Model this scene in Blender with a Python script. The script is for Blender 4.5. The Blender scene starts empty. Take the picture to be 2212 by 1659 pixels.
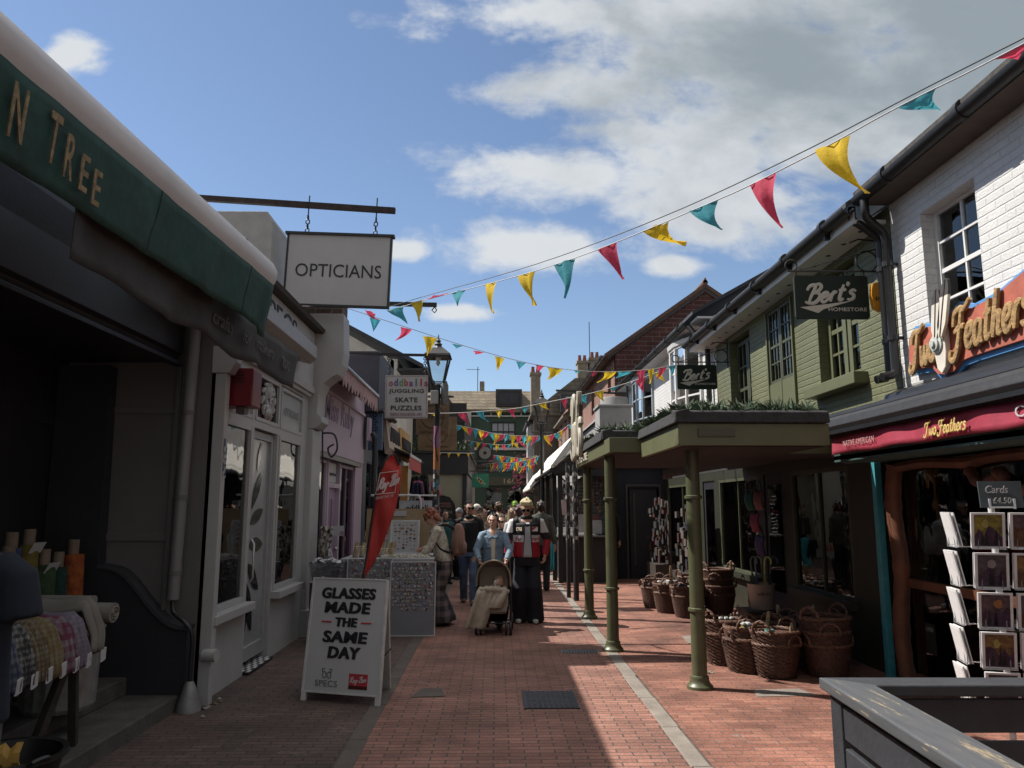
import bpy, bmesh, math, random
from mathutils import Vector as V, Matrix as Mx
from math import sin, cos, pi, radians as R
rnd = random.Random(7)
S = bpy.context.scene
COL = S.collection
# ---------------- camera
cd = bpy.data.cameras.new('camera'); cam = bpy.data.objects.new('camera', cd); COL.objects.link(cam)
cam.location = (0, 0, 1.7); cam.rotation_euler = (R(90 + 8.975), 0, R(-1.2257))
cd.sensor_width = 36; cd.lens = 36 * 1662 / 2212; cd.clip_start = .05; cd.clip_end = 2000
S.camera = cam
S.view_settings.view_transform = 'Standard'; S.view_settings.look = 'None'
S.view_settings.exposure = 0.8; S.view_settings.gamma = 1
S.cycles.max_bounces = 6; S.cycles.transparent_max_bounces = 12
# ---------------- sun: light travels along LD
LD = V((1, -.32, -1.3)).normalized()
ELEV = math.asin(-LD.z); AZ = math.atan2(-LD.x, -LD.y)          # azimuth of the sun from +Y towards +X
sl = bpy.data.lights.new('sun', 'SUN'); sl.energy = 4.4; sl.angle = R(.5); sl.color = (1, .94, .86)
so = bpy.data.objects.new('sun', sl); COL.objects.link(so)
so.rotation_euler = LD.to_track_quat('-Z', 'Y').to_euler()
# ---------------- sky with clouds
W = bpy.data.worlds.new('World'); S.world = W; W.use_nodes = True
nt = W.node_tree; N = nt.nodes; L = nt.links
for n in list(N): N.remove(n)
def nn(t, **k):
    n = N.new(t)
    for a, b in k.items(): setattr(n, a, b)
    return n
def mth(op, a, b=None, c=None):
    n = nn('ShaderNodeMath', operation=op)
    for i, v in enumerate((a, b, c)):
        if v is None: continue
        if isinstance(v, (int, float)): n.inputs[i].default_value = v
        else: L.new(v, n.inputs[i])
    return n.outputs[0]
sky = nn('ShaderNodeTexSky', sky_type='NISHITA', sun_disc=False)
sky.sun_elevation = ELEV; sky.sun_rotation = AZ; sky.altitude = 0; sky.air_density = 1.0; sky.dust_density = .1; sky.ozone_density = 4.0
tc = nn('ShaderNodeTexCoord'); sep = nn('ShaderNodeSeparateXYZ'); L.new(tc.outputs['Generated'], sep.inputs[0])
yy = mth('MAXIMUM', mth('ABSOLUTE', sep.outputs[1]), .12)
U = mth('DIVIDE', sep.outputs[0], yy); Vv = mth('DIVIDE', sep.outputs[2], yy)
cmb = nn('ShaderNodeCombineXYZ'); L.new(U, cmb.inputs[0]); L.new(mth('MULTIPLY', Vv, 1.5), cmb.inputs[1])
def noise(scale, detail, rough, dist=0., off=(0, 0, 0)):
    mp = nn('ShaderNodeMapping'); mp.inputs['Location'].default_value = off; L.new(cmb.outputs[0], mp.inputs[0])
    n = nn('ShaderNodeTexNoise'); n.inputs['Scale'].default_value = scale; n.inputs['Detail'].default_value = detail
    n.inputs['Roughness'].default_value = rough; n.inputs['Distortion'].default_value = dist
    L.new(mp.outputs[0], n.inputs['Vector']); return n.outputs[0]
n1 = noise(5.5, 10, .58, .25); n2 = noise(2.1, 4, .5, 0, (3, 1, 0)); n3 = noise(17, 8, .6, .3, (1, 4, 2)); n4 = noise(3.4, 7, .55, .2, (7, 2, 5))
def blob(u, v, a, b):                                            # 1 in the middle, 0 at the rim of an ellipse of directions
    du = mth('DIVIDE', mth('SUBTRACT', U, u), a); dv = mth('DIVIDE', mth('SUBTRACT', Vv, v), b)
    d = mth('SQRT', mth('ADD', mth('MULTIPLY', du, du), mth('MULTIPLY', dv, dv)))
    return mth('SUBTRACT', 1.0, d)
BL = [(.66, .66, .62, .34), (.48, .57, .42, .17), (.34, .62, .36, .13), (.30, .485, .30, .10), (.30, .70, .30, .12), (.02, .69, .20, .06), (.45, .50, .34, .14), (.16, .58, .22, .07), (.13, .45, .25, .065), (.34, .42, .28, .09),
      (.06, .345, .19, .05), (-.6, .62, .07, .04), (-.045, .255, .07, .017), (.24, .32, .06, .02), (.70, .48, .25, .16), (-.13, .34, .06, .02)]
m = None
for b in BL:
    q = blob(*b); m = q if m is None else mth('MAXIMUM', m, q)
m = mth('MAXIMUM', m, -.9)
den = mth('ADD', mth('MULTIPLY', m, 1.25), mth('ADD', mth('MULTIPLY', mth('SUBTRACT', n1, .5), 2.9), mth('MULTIPLY', mth('SUBTRACT', n3, .5), 1.1)))
mr = nn('ShaderNodeMapRange', interpolation_type='SMOOTHSTEP'); L.new(den, mr.inputs[0])
mr.inputs[1].default_value = .04; mr.inputs[2].default_value = .9
core = mth('MAXIMUM', blob(.70, .66, .62, .30), blob(.42, .64, .38, .17))
sh = nn('ShaderNodeMapRange', interpolation_type='SMOOTHSTEP')
L.new(mth('ADD', core, mth('ADD', mth('MULTIPLY', mth('SUBTRACT', n4, .5), 2.6), mth('MULTIPLY', mth('SUBTRACT', n1, .5), 1.2))), sh.inputs[0]); sh.inputs[1].default_value = -.35; sh.inputs[2].default_value = .9
# thin parts scatter most light, the thick middle is greyer
cr = nn('ShaderNodeMix', data_type='RGBA'); L.new(sh.outputs[0], cr.inputs[0])
cr.inputs[6].default_value = (4.9, 5.1, 5.3, 1); cr.inputs[7].default_value = (2.1, 2.45, 2.7, 1)
fin = nn('ShaderNodeMix', data_type='RGBA'); L.new(mth('MULTIPLY', mr.outputs[0], .97), fin.inputs[0])
hs = nn('ShaderNodeHueSaturation'); hs.inputs['Saturation'].default_value = .92; hs.inputs['Value'].default_value = .92; L.new(sky.outputs[0], hs.inputs['Color']); L.new(hs.outputs[0], fin.inputs[6]); L.new(cr.outputs[2], fin.inputs[7])
zz = nn('ShaderNodeMapRange', interpolation_type='SMOOTHSTEP'); L.new(mth('ADD', sep.outputs[2], mth('MULTIPLY', mth('SUBTRACT', n1, .5), .25)), zz.inputs[0])   # unseen bright cloud overhead, added to lift the shaded parts
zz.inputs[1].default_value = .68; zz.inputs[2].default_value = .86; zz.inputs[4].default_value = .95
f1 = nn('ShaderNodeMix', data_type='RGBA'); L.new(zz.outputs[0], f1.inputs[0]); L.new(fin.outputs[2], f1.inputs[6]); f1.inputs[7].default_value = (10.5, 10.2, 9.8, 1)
bk = nn('ShaderNodeMapRange', interpolation_type='SMOOTHSTEP'); L.new(mth('ADD', sep.outputs[1], mth('MULTIPLY', mth('SUBTRACT', n1, .5), .5)), bk.inputs[0])   # unseen grey cloud behind the camera, added as fill light
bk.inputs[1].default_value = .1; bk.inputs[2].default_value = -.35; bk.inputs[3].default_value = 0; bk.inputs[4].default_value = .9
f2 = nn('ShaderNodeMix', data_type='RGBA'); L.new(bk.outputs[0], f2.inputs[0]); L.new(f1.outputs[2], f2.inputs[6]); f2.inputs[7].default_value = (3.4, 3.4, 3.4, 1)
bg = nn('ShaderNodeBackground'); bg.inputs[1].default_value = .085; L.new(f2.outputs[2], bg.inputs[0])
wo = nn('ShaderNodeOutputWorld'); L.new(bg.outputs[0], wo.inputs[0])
# ---------------- materials
MATS = {}
def pm(name, col, rough=.6, var=.18, scale=6, bump=0., bscale=90, metal=0, spec=.5, stain=0, col2=None, alpha=None, sheen=0):
    """principled material whose colour wanders a little with noise; stain adds blotches of wear"""
    if name in MATS: return MATS[name]
    m = bpy.data.materials.new(name); m.use_nodes = True; t = m.node_tree; b = t.nodes['Principled BSDF']; MATS[name] = m
    b.inputs['Roughness'].default_value = rough; b.inputs['Metallic'].default_value = metal; b.inputs['Specular IOR Level'].default_value = spec
    c = t.nodes.new('ShaderNodeTexCoord'); n = t.nodes.new('ShaderNodeTexNoise'); n.inputs['Scale'].default_value = scale; n.inputs['Detail'].default_value = 6; n.inputs['Roughness'].default_value = .65
    t.links.new(c.outputs['Object'], n.inputs['Vector'])
    r = t.nodes.new('ShaderNodeMix'); r.data_type = 'RGBA'
    lo = [max(0, x * (1 - var)) for x in col]; hi = [min(.9, x * (1 + var)) for x in (col2 or col)]
    r.inputs[6].default_value = (*lo, 1); r.inputs[7].default_value = (*hi, 1)
    k = t.nodes.new('ShaderNodeMapRange'); k.inputs[1].default_value = .3; k.inputs[2].default_value = .7
    t.links.new(n.outputs[0], k.inputs[0]); t.links.new(k.outputs[0], r.inputs[0]); out = r.outputs[2]
    if stain:
        n2 = t.nodes.new('ShaderNodeTexNoise'); n2.inputs['Scale'].default_value = scale * .6; n2.inputs['Detail'].default_value = 9; n2.inputs['Roughness'].default_value = .72
        mp = t.nodes.new('ShaderNodeMapping'); mp.inputs['Scale'].default_value = (1, 1, .35); mp.inputs['Location'].default_value = (3, 5, 1)
        t.links.new(c.outputs['Object'], mp.inputs[0]); t.links.new(mp.outputs[0], n2.inputs['Vector'])
        k2 = t.nodes.new('ShaderNodeMapRange'); k2.inputs[1].default_value = .53; k2.inputs[2].default_value = .75; k2.inputs[4].default_value = stain
        t.links.new(n2.outputs[0], k2.inputs[0]); r2 = t.nodes.new('ShaderNodeMix'); r2.data_type = 'RGBA'
        t.links.new(k2.outputs[0], r2.inputs[0]); t.links.new(out, r2.inputs[6]); r2.inputs[7].default_value = (*[x * .3 for x in col], 1); out = r2.outputs[2]
    t.links.new(out, b.inputs['Base Color'])
    if bump:
        n3 = t.nodes.new('ShaderNodeTexNoise'); n3.inputs['Scale'].default_value = bscale; n3.inputs['Detail'].default_value = 4
        t.links.new(c.outputs['Object'], n3.inputs['Vector']); bp = t.nodes.new('ShaderNodeBump'); bp.inputs['Strength'].default_value = bump; bp.inputs['Distance'].default_value = .01
        t.links.new(n3.outputs[0], bp.inputs['Height']); t.links.new(bp.outputs[0], b.inputs['Normal'])
    return m
def brickm(name, c1, c2, mortar, bw=.225, rh=.075, ms=.01, flat=False, rough=.85, bump=.5, patch=.35, mvar=.5, off=.5, off2=None, stain=.0, soft=.1):
    """brick courses in wall coordinates (x+y, z), or in ground coordinates when flat"""
    m = bpy.data.materials.new(name); m.use_nodes = True; t = m.node_tree; b = t.nodes['Principled BSDF']; MATS[name] = m; b.inputs['Roughness'].default_value = rough
    nw = t.nodes.new; lk = t.links.new
    g = nw('ShaderNodeNewGeometry'); sx = nw('ShaderNodeSeparateXYZ'); lk(g.outputs['Position'], sx.inputs[0]); cx = nw('ShaderNodeCombineXYZ')
    if flat: lk(sx.outputs[0], cx.inputs[0]); lk(sx.outputs[1], cx.inputs[1])
    else:
        ad = nw('ShaderNodeMath'); lk(sx.outputs[0], ad.inputs[0]); lk(sx.outputs[1], ad.inputs[1]); lk(ad.outputs[0], cx.inputs[0]); lk(sx.outputs[2], cx.inputs[1])
    wn = nw('ShaderNodeTexNoise'); wn.inputs['Scale'].default_value = 5; wn.inputs['Detail'].default_value = 3; lk(g.outputs['Position'], wn.inputs['Vector'])
    ws = nw('ShaderNodeVectorMath'); ws.operation = 'MULTIPLY_ADD'; lk(wn.outputs['Color'], ws.inputs[0]); ws.inputs[1].default_value = (.012, .012, 0); lk(cx.outputs[0], ws.inputs[2])
    bt = nw('ShaderNodeTexBrick'); lk(ws.outputs[0], bt.inputs['Vector']); bt.offset = off
    bt.inputs['Scale'].default_value = 1; bt.inputs['Brick Width'].default_value = bw; bt.inputs['Row Height'].default_value = rh; bt.inputs['Mortar Size'].default_value = ms; bt.inputs['Mortar Smooth'].default_value = soft; bt.inputs['Bias'].default_value = 0
    bt.inputs['Color1'].default_value = (*c1, 1); bt.inputs['Color2'].default_value = (*c2, 1); bt.inputs['Mortar'].default_value = (*mortar, 1)
    out = bt.outputs[0]
    for sc, lo, hi, amt, det in ((1.3, .35, .7, patch, 6), (38, .3, .75, mvar, 5)):
        n = nw('ShaderNodeTexNoise'); n.inputs['Scale'].default_value = sc; n.inputs['Detail'].default_value = det; n.inputs['Roughness'].default_value = .6; lk(g.outputs['Position'], n.inputs['Vector'])
        k = nw('ShaderNodeMapRange'); k.inputs[1].default_value = lo; k.inputs[2].default_value = hi; k.inputs[3].default_value = 1 - amt; k.inputs[4].default_value = 1 + amt * .35; lk(n.outputs[0], k.inputs[0])
        x = nw('ShaderNodeMix'); x.data_type = 'RGBA'; x.blend_type = 'MULTIPLY'; x.inputs[0].default_value = 1; lk(out, x.inputs[6]); lk(k.outputs[0], x.inputs[7]); out = x.outputs[2]
    if stain:
        n = nw('ShaderNodeTexNoise'); n.inputs['Scale'].default_value = 3.1; n.inputs['Detail'].default_value = 8; n.inputs['Roughness'].default_value = .75; lk(g.outputs['Position'], n.inputs['Vector'])
        k = nw('ShaderNodeMapRange'); k.inputs[1].default_value = .6; k.inputs[2].default_value = .66; k.inputs[4].default_value = stain; lk(n.outputs[0], k.inputs[0])
        x = nw('ShaderNodeMix'); x.data_type = 'RGBA'; lk(k.outputs[0], x.inputs[0]); lk(out, x.inputs[6]); x.inputs[7].default_value = (.28, .25, .22, 1); out = x.outputs[2]
    if flat:                                                          # trodden gum and spots
        v = nw('ShaderNodeTexVoronoi'); v.inputs['Scale'].default_value = 2.6; lk(ws.outputs[0], v.inputs['Vector']); k = nw('ShaderNodeMapRange'); k.inputs[1].default_value = .045; k.inputs[2].default_value = .03; k.inputs[3].default_value = 0; k.inputs[4].default_value = .55; lk(v.outputs['Distance'], k.inputs[0])
        x = nw('ShaderNodeMix'); x.data_type = 'RGBA'; lk(k.outputs[0], x.inputs[0]); lk(out, x.inputs[6]); x.inputs[7].default_value = (.06, .05, .045, 1); out = x.outputs[2]
    lk(out, b.inputs['Base Color'])
    n = nw('ShaderNodeTexNoise'); n.inputs['Scale'].default_value = 60; n.inputs['Detail'].default_value = 4; lk(g.outputs['Position'], n.inputs['Vector'])
    a = nw('ShaderNodeMath'); a.operation = 'MULTIPLY_ADD'; lk(bt.outputs[1], a.inputs[0]); a.inputs[1].default_value = -.8; lk(n.outputs[0], a.inputs[2])
    bp = nw('ShaderNodeBump'); bp.inputs['Strength'].default_value = bump; bp.inputs['Distance'].default_value = .012; lk(a.outputs[0], bp.inputs['Height']); lk(bp.outputs[0], b.inputs['Normal'])
    return m
def glassm(name, tint=(.75, .8, .8), refl=1.0, base=.04, rough=.02):
    m = bpy.data.materials.new(name); m.use_nodes = True; t = m.node_tree; MATS[name] = m
    for n in list(t.nodes): t.nodes.remove(n)
    o = t.nodes.new('ShaderNodeOutputMaterial'); tr = t.nodes.new('ShaderNodeBsdfTransparent'); tr.inputs[0].default_value = (*tint, 1)
    gl = t.nodes.new('ShaderNodeBsdfGlossy'); gl.inputs['Roughness'].default_value = rough; fr = t.nodes.new('ShaderNodeFresnel'); fr.inputs[0].default_value = 1.5
    n = t.nodes.new('ShaderNodeTexNoise'); n.inputs['Scale'].default_value = 2.2; bp = t.nodes.new('ShaderNodeBump'); bp.inputs['Strength'].default_value = .06; bp.inputs['Distance'].default_value = .05
    c = t.nodes.new('ShaderNodeTexCoord'); t.links.new(c.outputs['Object'], n.inputs['Vector']); t.links.new(n.outputs[0], bp.inputs['Height']); t.links.new(bp.outputs[0], gl.inputs['Normal'])
    k = t.nodes.new('ShaderNodeMath'); k.operation = 'MULTIPLY_ADD'; k.inputs[1].default_value = refl; k.inputs[2].default_value = base; t.links.new(fr.outputs[0], k.inputs[0])
    x = t.nodes.new('ShaderNodeMixShader'); t.links.new(k.outputs[0], x.inputs[0]); t.links.new(tr.outputs[0], x.inputs[1]); t.links.new(gl.outputs[0], x.inputs[2]); t.links.new(x.outputs[0], o.inputs[0])
    return m
def cellm(name, cols, cell=(.05, .05, .05), mode='VORONOI', rough=.6, base=None, fill=.6, jitter=1.0):
    """patchwork of small coloured patches (stickers, prints, gingham): a random colour out of cols for each cell"""
    m = bpy.data.materials.new(name); m.use_nodes = True; t = m.node_tree; b = t.nodes['Principled BSDF']; MATS[name] = m; b.inputs['Roughness'].default_value = rough
    c = t.nodes.new('ShaderNodeTexCoord'); mp = t.nodes.new('ShaderNodeMapping'); mp.inputs['Scale'].default_value = [1 / x for x in cell]; t.links.new(c.outputs['Object'], mp.inputs[0])
    v = t.nodes.new('ShaderNodeTexVoronoi'); v.distance = 'CHEBYCHEV' if mode != 'ROUND' else 'EUCLIDEAN'; v.inputs['Scale'].default_value = 1; v.inputs['Randomness'].default_value = jitter; t.links.new(mp.outputs[0], v.inputs['Vector'])
    s = t.nodes.new('ShaderNodeSeparateColor'); t.links.new(v.outputs['Color'], s.inputs[0])
    r = t.nodes.new('ShaderNodeValToRGB'); r.color_ramp.interpolation = 'CONSTANT'; e = r.color_ramp.elements
    while len(e) < len(cols): e.new(.5)
    for i, q in enumerate(cols): e[i].position = i / len(cols); e[i].color = (*q, 1)
    t.links.new(s.outputs[0], r.inputs[0]); out = r.outputs[0]
    if base is not None:
        k = t.nodes.new('ShaderNodeMath'); k.operation = 'LESS_THAN'; t.links.new(v.outputs['Distance'], k.inputs[0]); k.inputs[1].default_value = fill * .5
        x = t.nodes.new('ShaderNodeMix'); x.data_type = 'RGBA'; t.links.new(k.outputs[0], x.inputs[0]); x.inputs[6].default_value = (*base, 1); t.links.new(out, x.inputs[7]); out = x.outputs[2]
    t.links.new(out, b.inputs['Base Color']); return m
def checkm(name, a, b_, cell=.03, rough=.8):
    m = bpy.data.materials.new(name); m.use_nodes = True; t = m.node_tree; b = t.nodes['Principled BSDF']; MATS[name] = m; b.inputs['Roughness'].default_value = rough
    c = t.nodes.new('ShaderNodeTexCoord'); out = None; mid = [(x + y) / 2 for x, y in zip(a, b_)]
    s = t.nodes.new('ShaderNodeSeparateXYZ'); t.links.new(c.outputs['Object'], s.inputs[0]); st = []
    for i, f in ((0, 1), (1, 1), (2, 1)):
        w = t.nodes.new('ShaderNodeMath'); w.operation = 'MULTIPLY'; t.links.new(s.outputs[i], w.inputs[0]); w.inputs[1].default_value = 1 / cell
        q = t.nodes.new('ShaderNodeMath'); q.operation = 'FRACT'; t.links.new(w.outputs[0], q.inputs[0]); p = t.nodes.new('ShaderNodeMath'); p.operation = 'GREATER_THAN'; t.links.new(q.outputs[0], p.inputs[0]); p.inputs[1].default_value = .5; st.append(p)
    ad = t.nodes.new('ShaderNodeMath'); t.links.new(st[0].outputs[0], ad.inputs[0]); t.links.new(st[1].outputs[0], ad.inputs[1])
    a2 = t.nodes.new('ShaderNodeMath'); t.links.new(ad.outputs[0], a2.inputs[0]); t.links.new(st[2].outputs[0], a2.inputs[1]); d = t.nodes.new('ShaderNodeMath'); d.operation = 'DIVIDE'; t.links.new(a2.outputs[0], d.inputs[0]); d.inputs[1].default_value = 2.2
    x = t.nodes.new('ShaderNodeMix'); x.data_type = 'RGBA'; t.links.new(d.outputs[0], x.inputs[0]); x.inputs[6].default_value = (*a, 1); x.inputs[7].default_value = (*b_, 1); t.links.new(x.outputs[2], b.inputs['Base Color']); return m
# ---------------- building blocks
ORG = {}
def tag(o, label=None, cat=None, group=None, kind=None):
    for k, v in (('label', label), ('category', cat), ('group', group), ('kind', kind)):
        if v: o[k] = v
    return o
def thing(name, label, cat, loc=(0, 0, 0), group=None):
    o = bpy.data.objects.new(name, None); COL.objects.link(o); o.location = loc; o.empty_display_size = .1; ORG[o.name] = V(loc)
    return tag(o, label, cat, group)
def frame(d):
    d = d.normalized(); a = V((0, 0, 1)) if abs(d.z) < .95 else V((0, 1, 0)); u = d.cross(a).normalized(); return u, u.cross(d).normalized()
class B:
    """collects shapes; build() links them as ONE mesh object"""
    def __init__(s): s.v = []; s.f = []; s.mi = []; s.k = 0
    def add(s, v, f):
        o = len(s.v); s.v += [V(p) for p in v]; s.f += [[i + o for i in q] for q in f]; s.mi += [s.k] * len(f); return s
    def mat(s, k): s.k = k; return s
    def box(s, x0, x1, y0, y1, z0, z1):
        return s.add([(x, y, z) for z in (z0, z1) for y in (y0, y1) for x in (x0, x1)], [(0, 2, 3, 1), (4, 5, 7, 6), (0, 1, 5, 4), (2, 6, 7, 3), (0, 4, 6, 2), (1, 3, 7, 5)])
    def obox(s, c, u, v, w):                                         # half axes u, v, w
        c, u, v, w = V(c), V(u), V(v), V(w)
        return s.add([c + a * u + b * v + d * w for d in (-1, 1) for b in (-1, 1) for a in (-1, 1)], [(0, 2, 3, 1), (4, 5, 7, 6), (0, 1, 5, 4), (2, 6, 7, 3), (0, 4, 6, 2), (1, 3, 7, 5)])
    def bar(s, a, b, w, h=None, up=(0, 0, 1)):                        # rectangular bar from a to b
        a, b = V(a), V(b); d = (b - a); u = V(up).cross(d)
        u = u.normalized() if u.length > 1e-6 else V((1, 0, 0)); v = d.normalized().cross(u); return s.obox((a + b) / 2, u * w / 2, v * (h or w) / 2, d / 2)
    def tube(s, pts, r, n=8, flat=1.0, caps=True):
        pts = [V(p) for p in pts]; m = len(pts); rr = r if isinstance(r, (list, tuple)) else [r] * m; rings = []; pu = None
        for i, p in enumerate(pts):
            d = (pts[min(i + 1, m - 1)] - pts[max(i - 1, 0)])
            if d.length < 1e-9: d = V((0, 0, 1))
            if pu is None: u, w = frame(d)
            else:
                d.normalize(); u = (pu - d * pu.dot(d))
                u = u.normalized() if u.length > 1e-6 else frame(d)[0]; w = u.cross(d)
            pu = u; rings.append([p + (u * cos(2 * pi * k / n) + w * sin(2 * pi * k / n) * flat) * rr[i] for k in range(n)])
        return s.loft(rings, caps)
    def loft(s, rings, caps=True, closed=True):
        n = len(rings[0]); v = [p for q in rings for p in q]; f = []
        for i in range(len(rings) - 1):
            for k in range(n if closed else n - 1):
                a, b = i * n + k, i * n + (k + 1) % n; f.append((a, b, b + n, a + n))
        if caps and closed: f.append(tuple(range(n - 1, -1, -1))); f.append(tuple(range((len(rings) - 1) * n, len(rings) * n)))
        return s.add(v, f)
    def lathe(s, c, prof, n=20, axis=(0, 0, 1)):
        c = V(c); ax = V(axis).normalized(); u, w = frame(ax)
        if abs(ax.z) > .99: u, w = V((1, 0, 0)), V((0, 1, 0))
        return s.loft([[c + ax * z + (u * cos(2 * pi * k / n) + w * sin(2 * pi * k / n)) * max(r, 1e-4) for k in range(n)] for r, z in prof])
    def prism(s, poly, o, u, v, w):                                   # polygon (a, b) -> o + a*u + b*v, thickness vector w
        o, u, v, w = V(o), V(u), V(v), V(w); n = len(poly); p = [o + u * a + v * b for a, b in poly]
        f = [tuple(range(n - 1, -1, -1)), tuple(range(n, 2 * n))] + [(i, (i + 1) % n, (i + 1) % n + n, i + n) for i in range(n)]
        return s.add(p + [q + w for q in p], f)
    def quad(s, *p): return s.add(p, [tuple(range(len(p)))])
    def ball(s, c, r, n=10, m=6):
        r = V(r) if not isinstance(r, (int, float)) else V((r, r, r)); c = V(c)
        return s.loft([[c + V((r.x * cos(2 * pi * k / n) * sin(pi * (j + .02) / (m + .04)), r.y * sin(2 * pi * k / n) * sin(pi * (j + .02) / (m + .04)), -r.z * cos(pi * j / m))) for k in range(n)] for j in range(m + 1)])
    def grid(s, fn, nu, nv):
        v = [fn(i / nu, j / nv) for j in range(nv + 1) for i in range(nu + 1)]; w = nu + 1
        return s.add(v, [(j * w + i, j * w + i + 1, (j + 1) * w + i + 1, (j + 1) * w + i) for j in range(nv) for i in range(nu)])
    def build(s, name, mats, parent=None, smooth=False, bevel=0, solid=0, kind=None, label=None, cat=None, group=None, sub=0, auto=40):
        me = bpy.data.meshes.new(name); org = ORG.get(parent.name, V((0, 0, 0))) if parent else V((0, 0, 0))
        me.from_pydata([tuple(p - org) for p in s.v], [], s.f)
        for m in (mats if isinstance(mats, (list, tuple)) else [mats]): me.materials.append(m)
        me.polygons.foreach_set('material_index', s.mi); bmm = bmesh.new(); bmm.from_mesh(me); bmesh.ops.recalc_face_normals(bmm, faces=bmm.faces); bmm.to_mesh(me); bmm.free()
        if smooth:
            me.polygons.foreach_set('use_smooth', [True] * len(me.polygons)); me.set_sharp_from_angle(angle=R(auto))
        o = bpy.data.objects.new(name, me); COL.objects.link(o); o.parent = parent; ORG[o.name] = org
        if solid: q = o.modifiers.new('thick', 'SOLIDIFY'); q.thickness = solid; q.offset = 0
        if bevel: q = o.modifiers.new('bevel', 'BEVEL'); q.width = bevel; q.segments = 2; q.limit_method = 'ANGLE'
        if sub: q = o.modifiers.new('sub', 'SUBSURF'); q.levels = q.render_levels = sub
        return tag(o, label, cat, group, kind)
def struct(name, b, m, **k): return b.build(name, m, kind='structure', **k)
def copy_tree(o, parent=None):
    c = o.copy(); COL.objects.link(c); c.parent = parent; ORG[c.name] = ORG.get(o.name, V((0, 0, 0)))
    for ch in list(o.children): copy_tree(ch, c)
    return c
def spl(pts, n=6):                                                    # Catmull-Rom through points
    P = [V(p) if len(p) == 3 else V((p[0], p[1], 0)) for p in pts]; out = []
    for i in range(len(P) - 1):
        a, b, c, d = P[max(i - 1, 0)], P[i], P[i + 1], P[min(i + 2, len(P) - 1)]
        for k in range(n):
            t = k / n; out.append(.5 * ((2 * b) + (c - a) * t + (2 * a - 5 * b + 4 * c - d) * t * t + (3 * b - a - 3 * c + d) * t ** 3))
    return out + [P[-1]]
TXT = {}
def letters(txt, c, u, v, w, h, mat, parent, depth=.004, name='lettering', bold=0., shear=0, wave=None, label=None):
    """lettering centred at c: text direction u, upright v, fitted to width w and height h"""
    cu = bpy.data.curves.new('txt', 'FONT'); cu.body = txt; cu.align_x = 'CENTER'; cu.extrude = .5; cu.resolution_u = 3; cu.offset = bold; cu.shear = shear; cu.space_character = 1 + bold * 3.2
    ob = bpy.data.objects.new('txt', cu); me = bpy.data.meshes.new_from_object(ob); bpy.data.objects.remove(ob); bpy.data.curves.remove(cu)
    xs = [q.co.x for q in me.vertices]; ys = [q.co.y for q in me.vertices]; x0, x1, y0, y1 = min(xs), max(xs), min(ys), max(ys)
    u, v = V(u).normalized(), V(v).normalized(); nrm = u.cross(v); c = V(c); org = ORG.get(parent.name, V((0, 0, 0))) if parent else V((0, 0, 0))
    for q in me.vertices:
        a = (q.co.x - (x0 + x1) / 2) / (x1 - x0) * w; b = (q.co.y - (y0 + y1) / 2) / (y1 - y0) * h
        if wave: b += wave(a)
        q.co = c + u * a + v * b + nrm * (q.co.z * depth) - org
    me.materials.clear(); me.materials.append(mat); o = bpy.data.objects.new(name, me); COL.objects.link(o); o.parent = parent; ORG[o.name] = org
    return tag(o, label)
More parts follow.
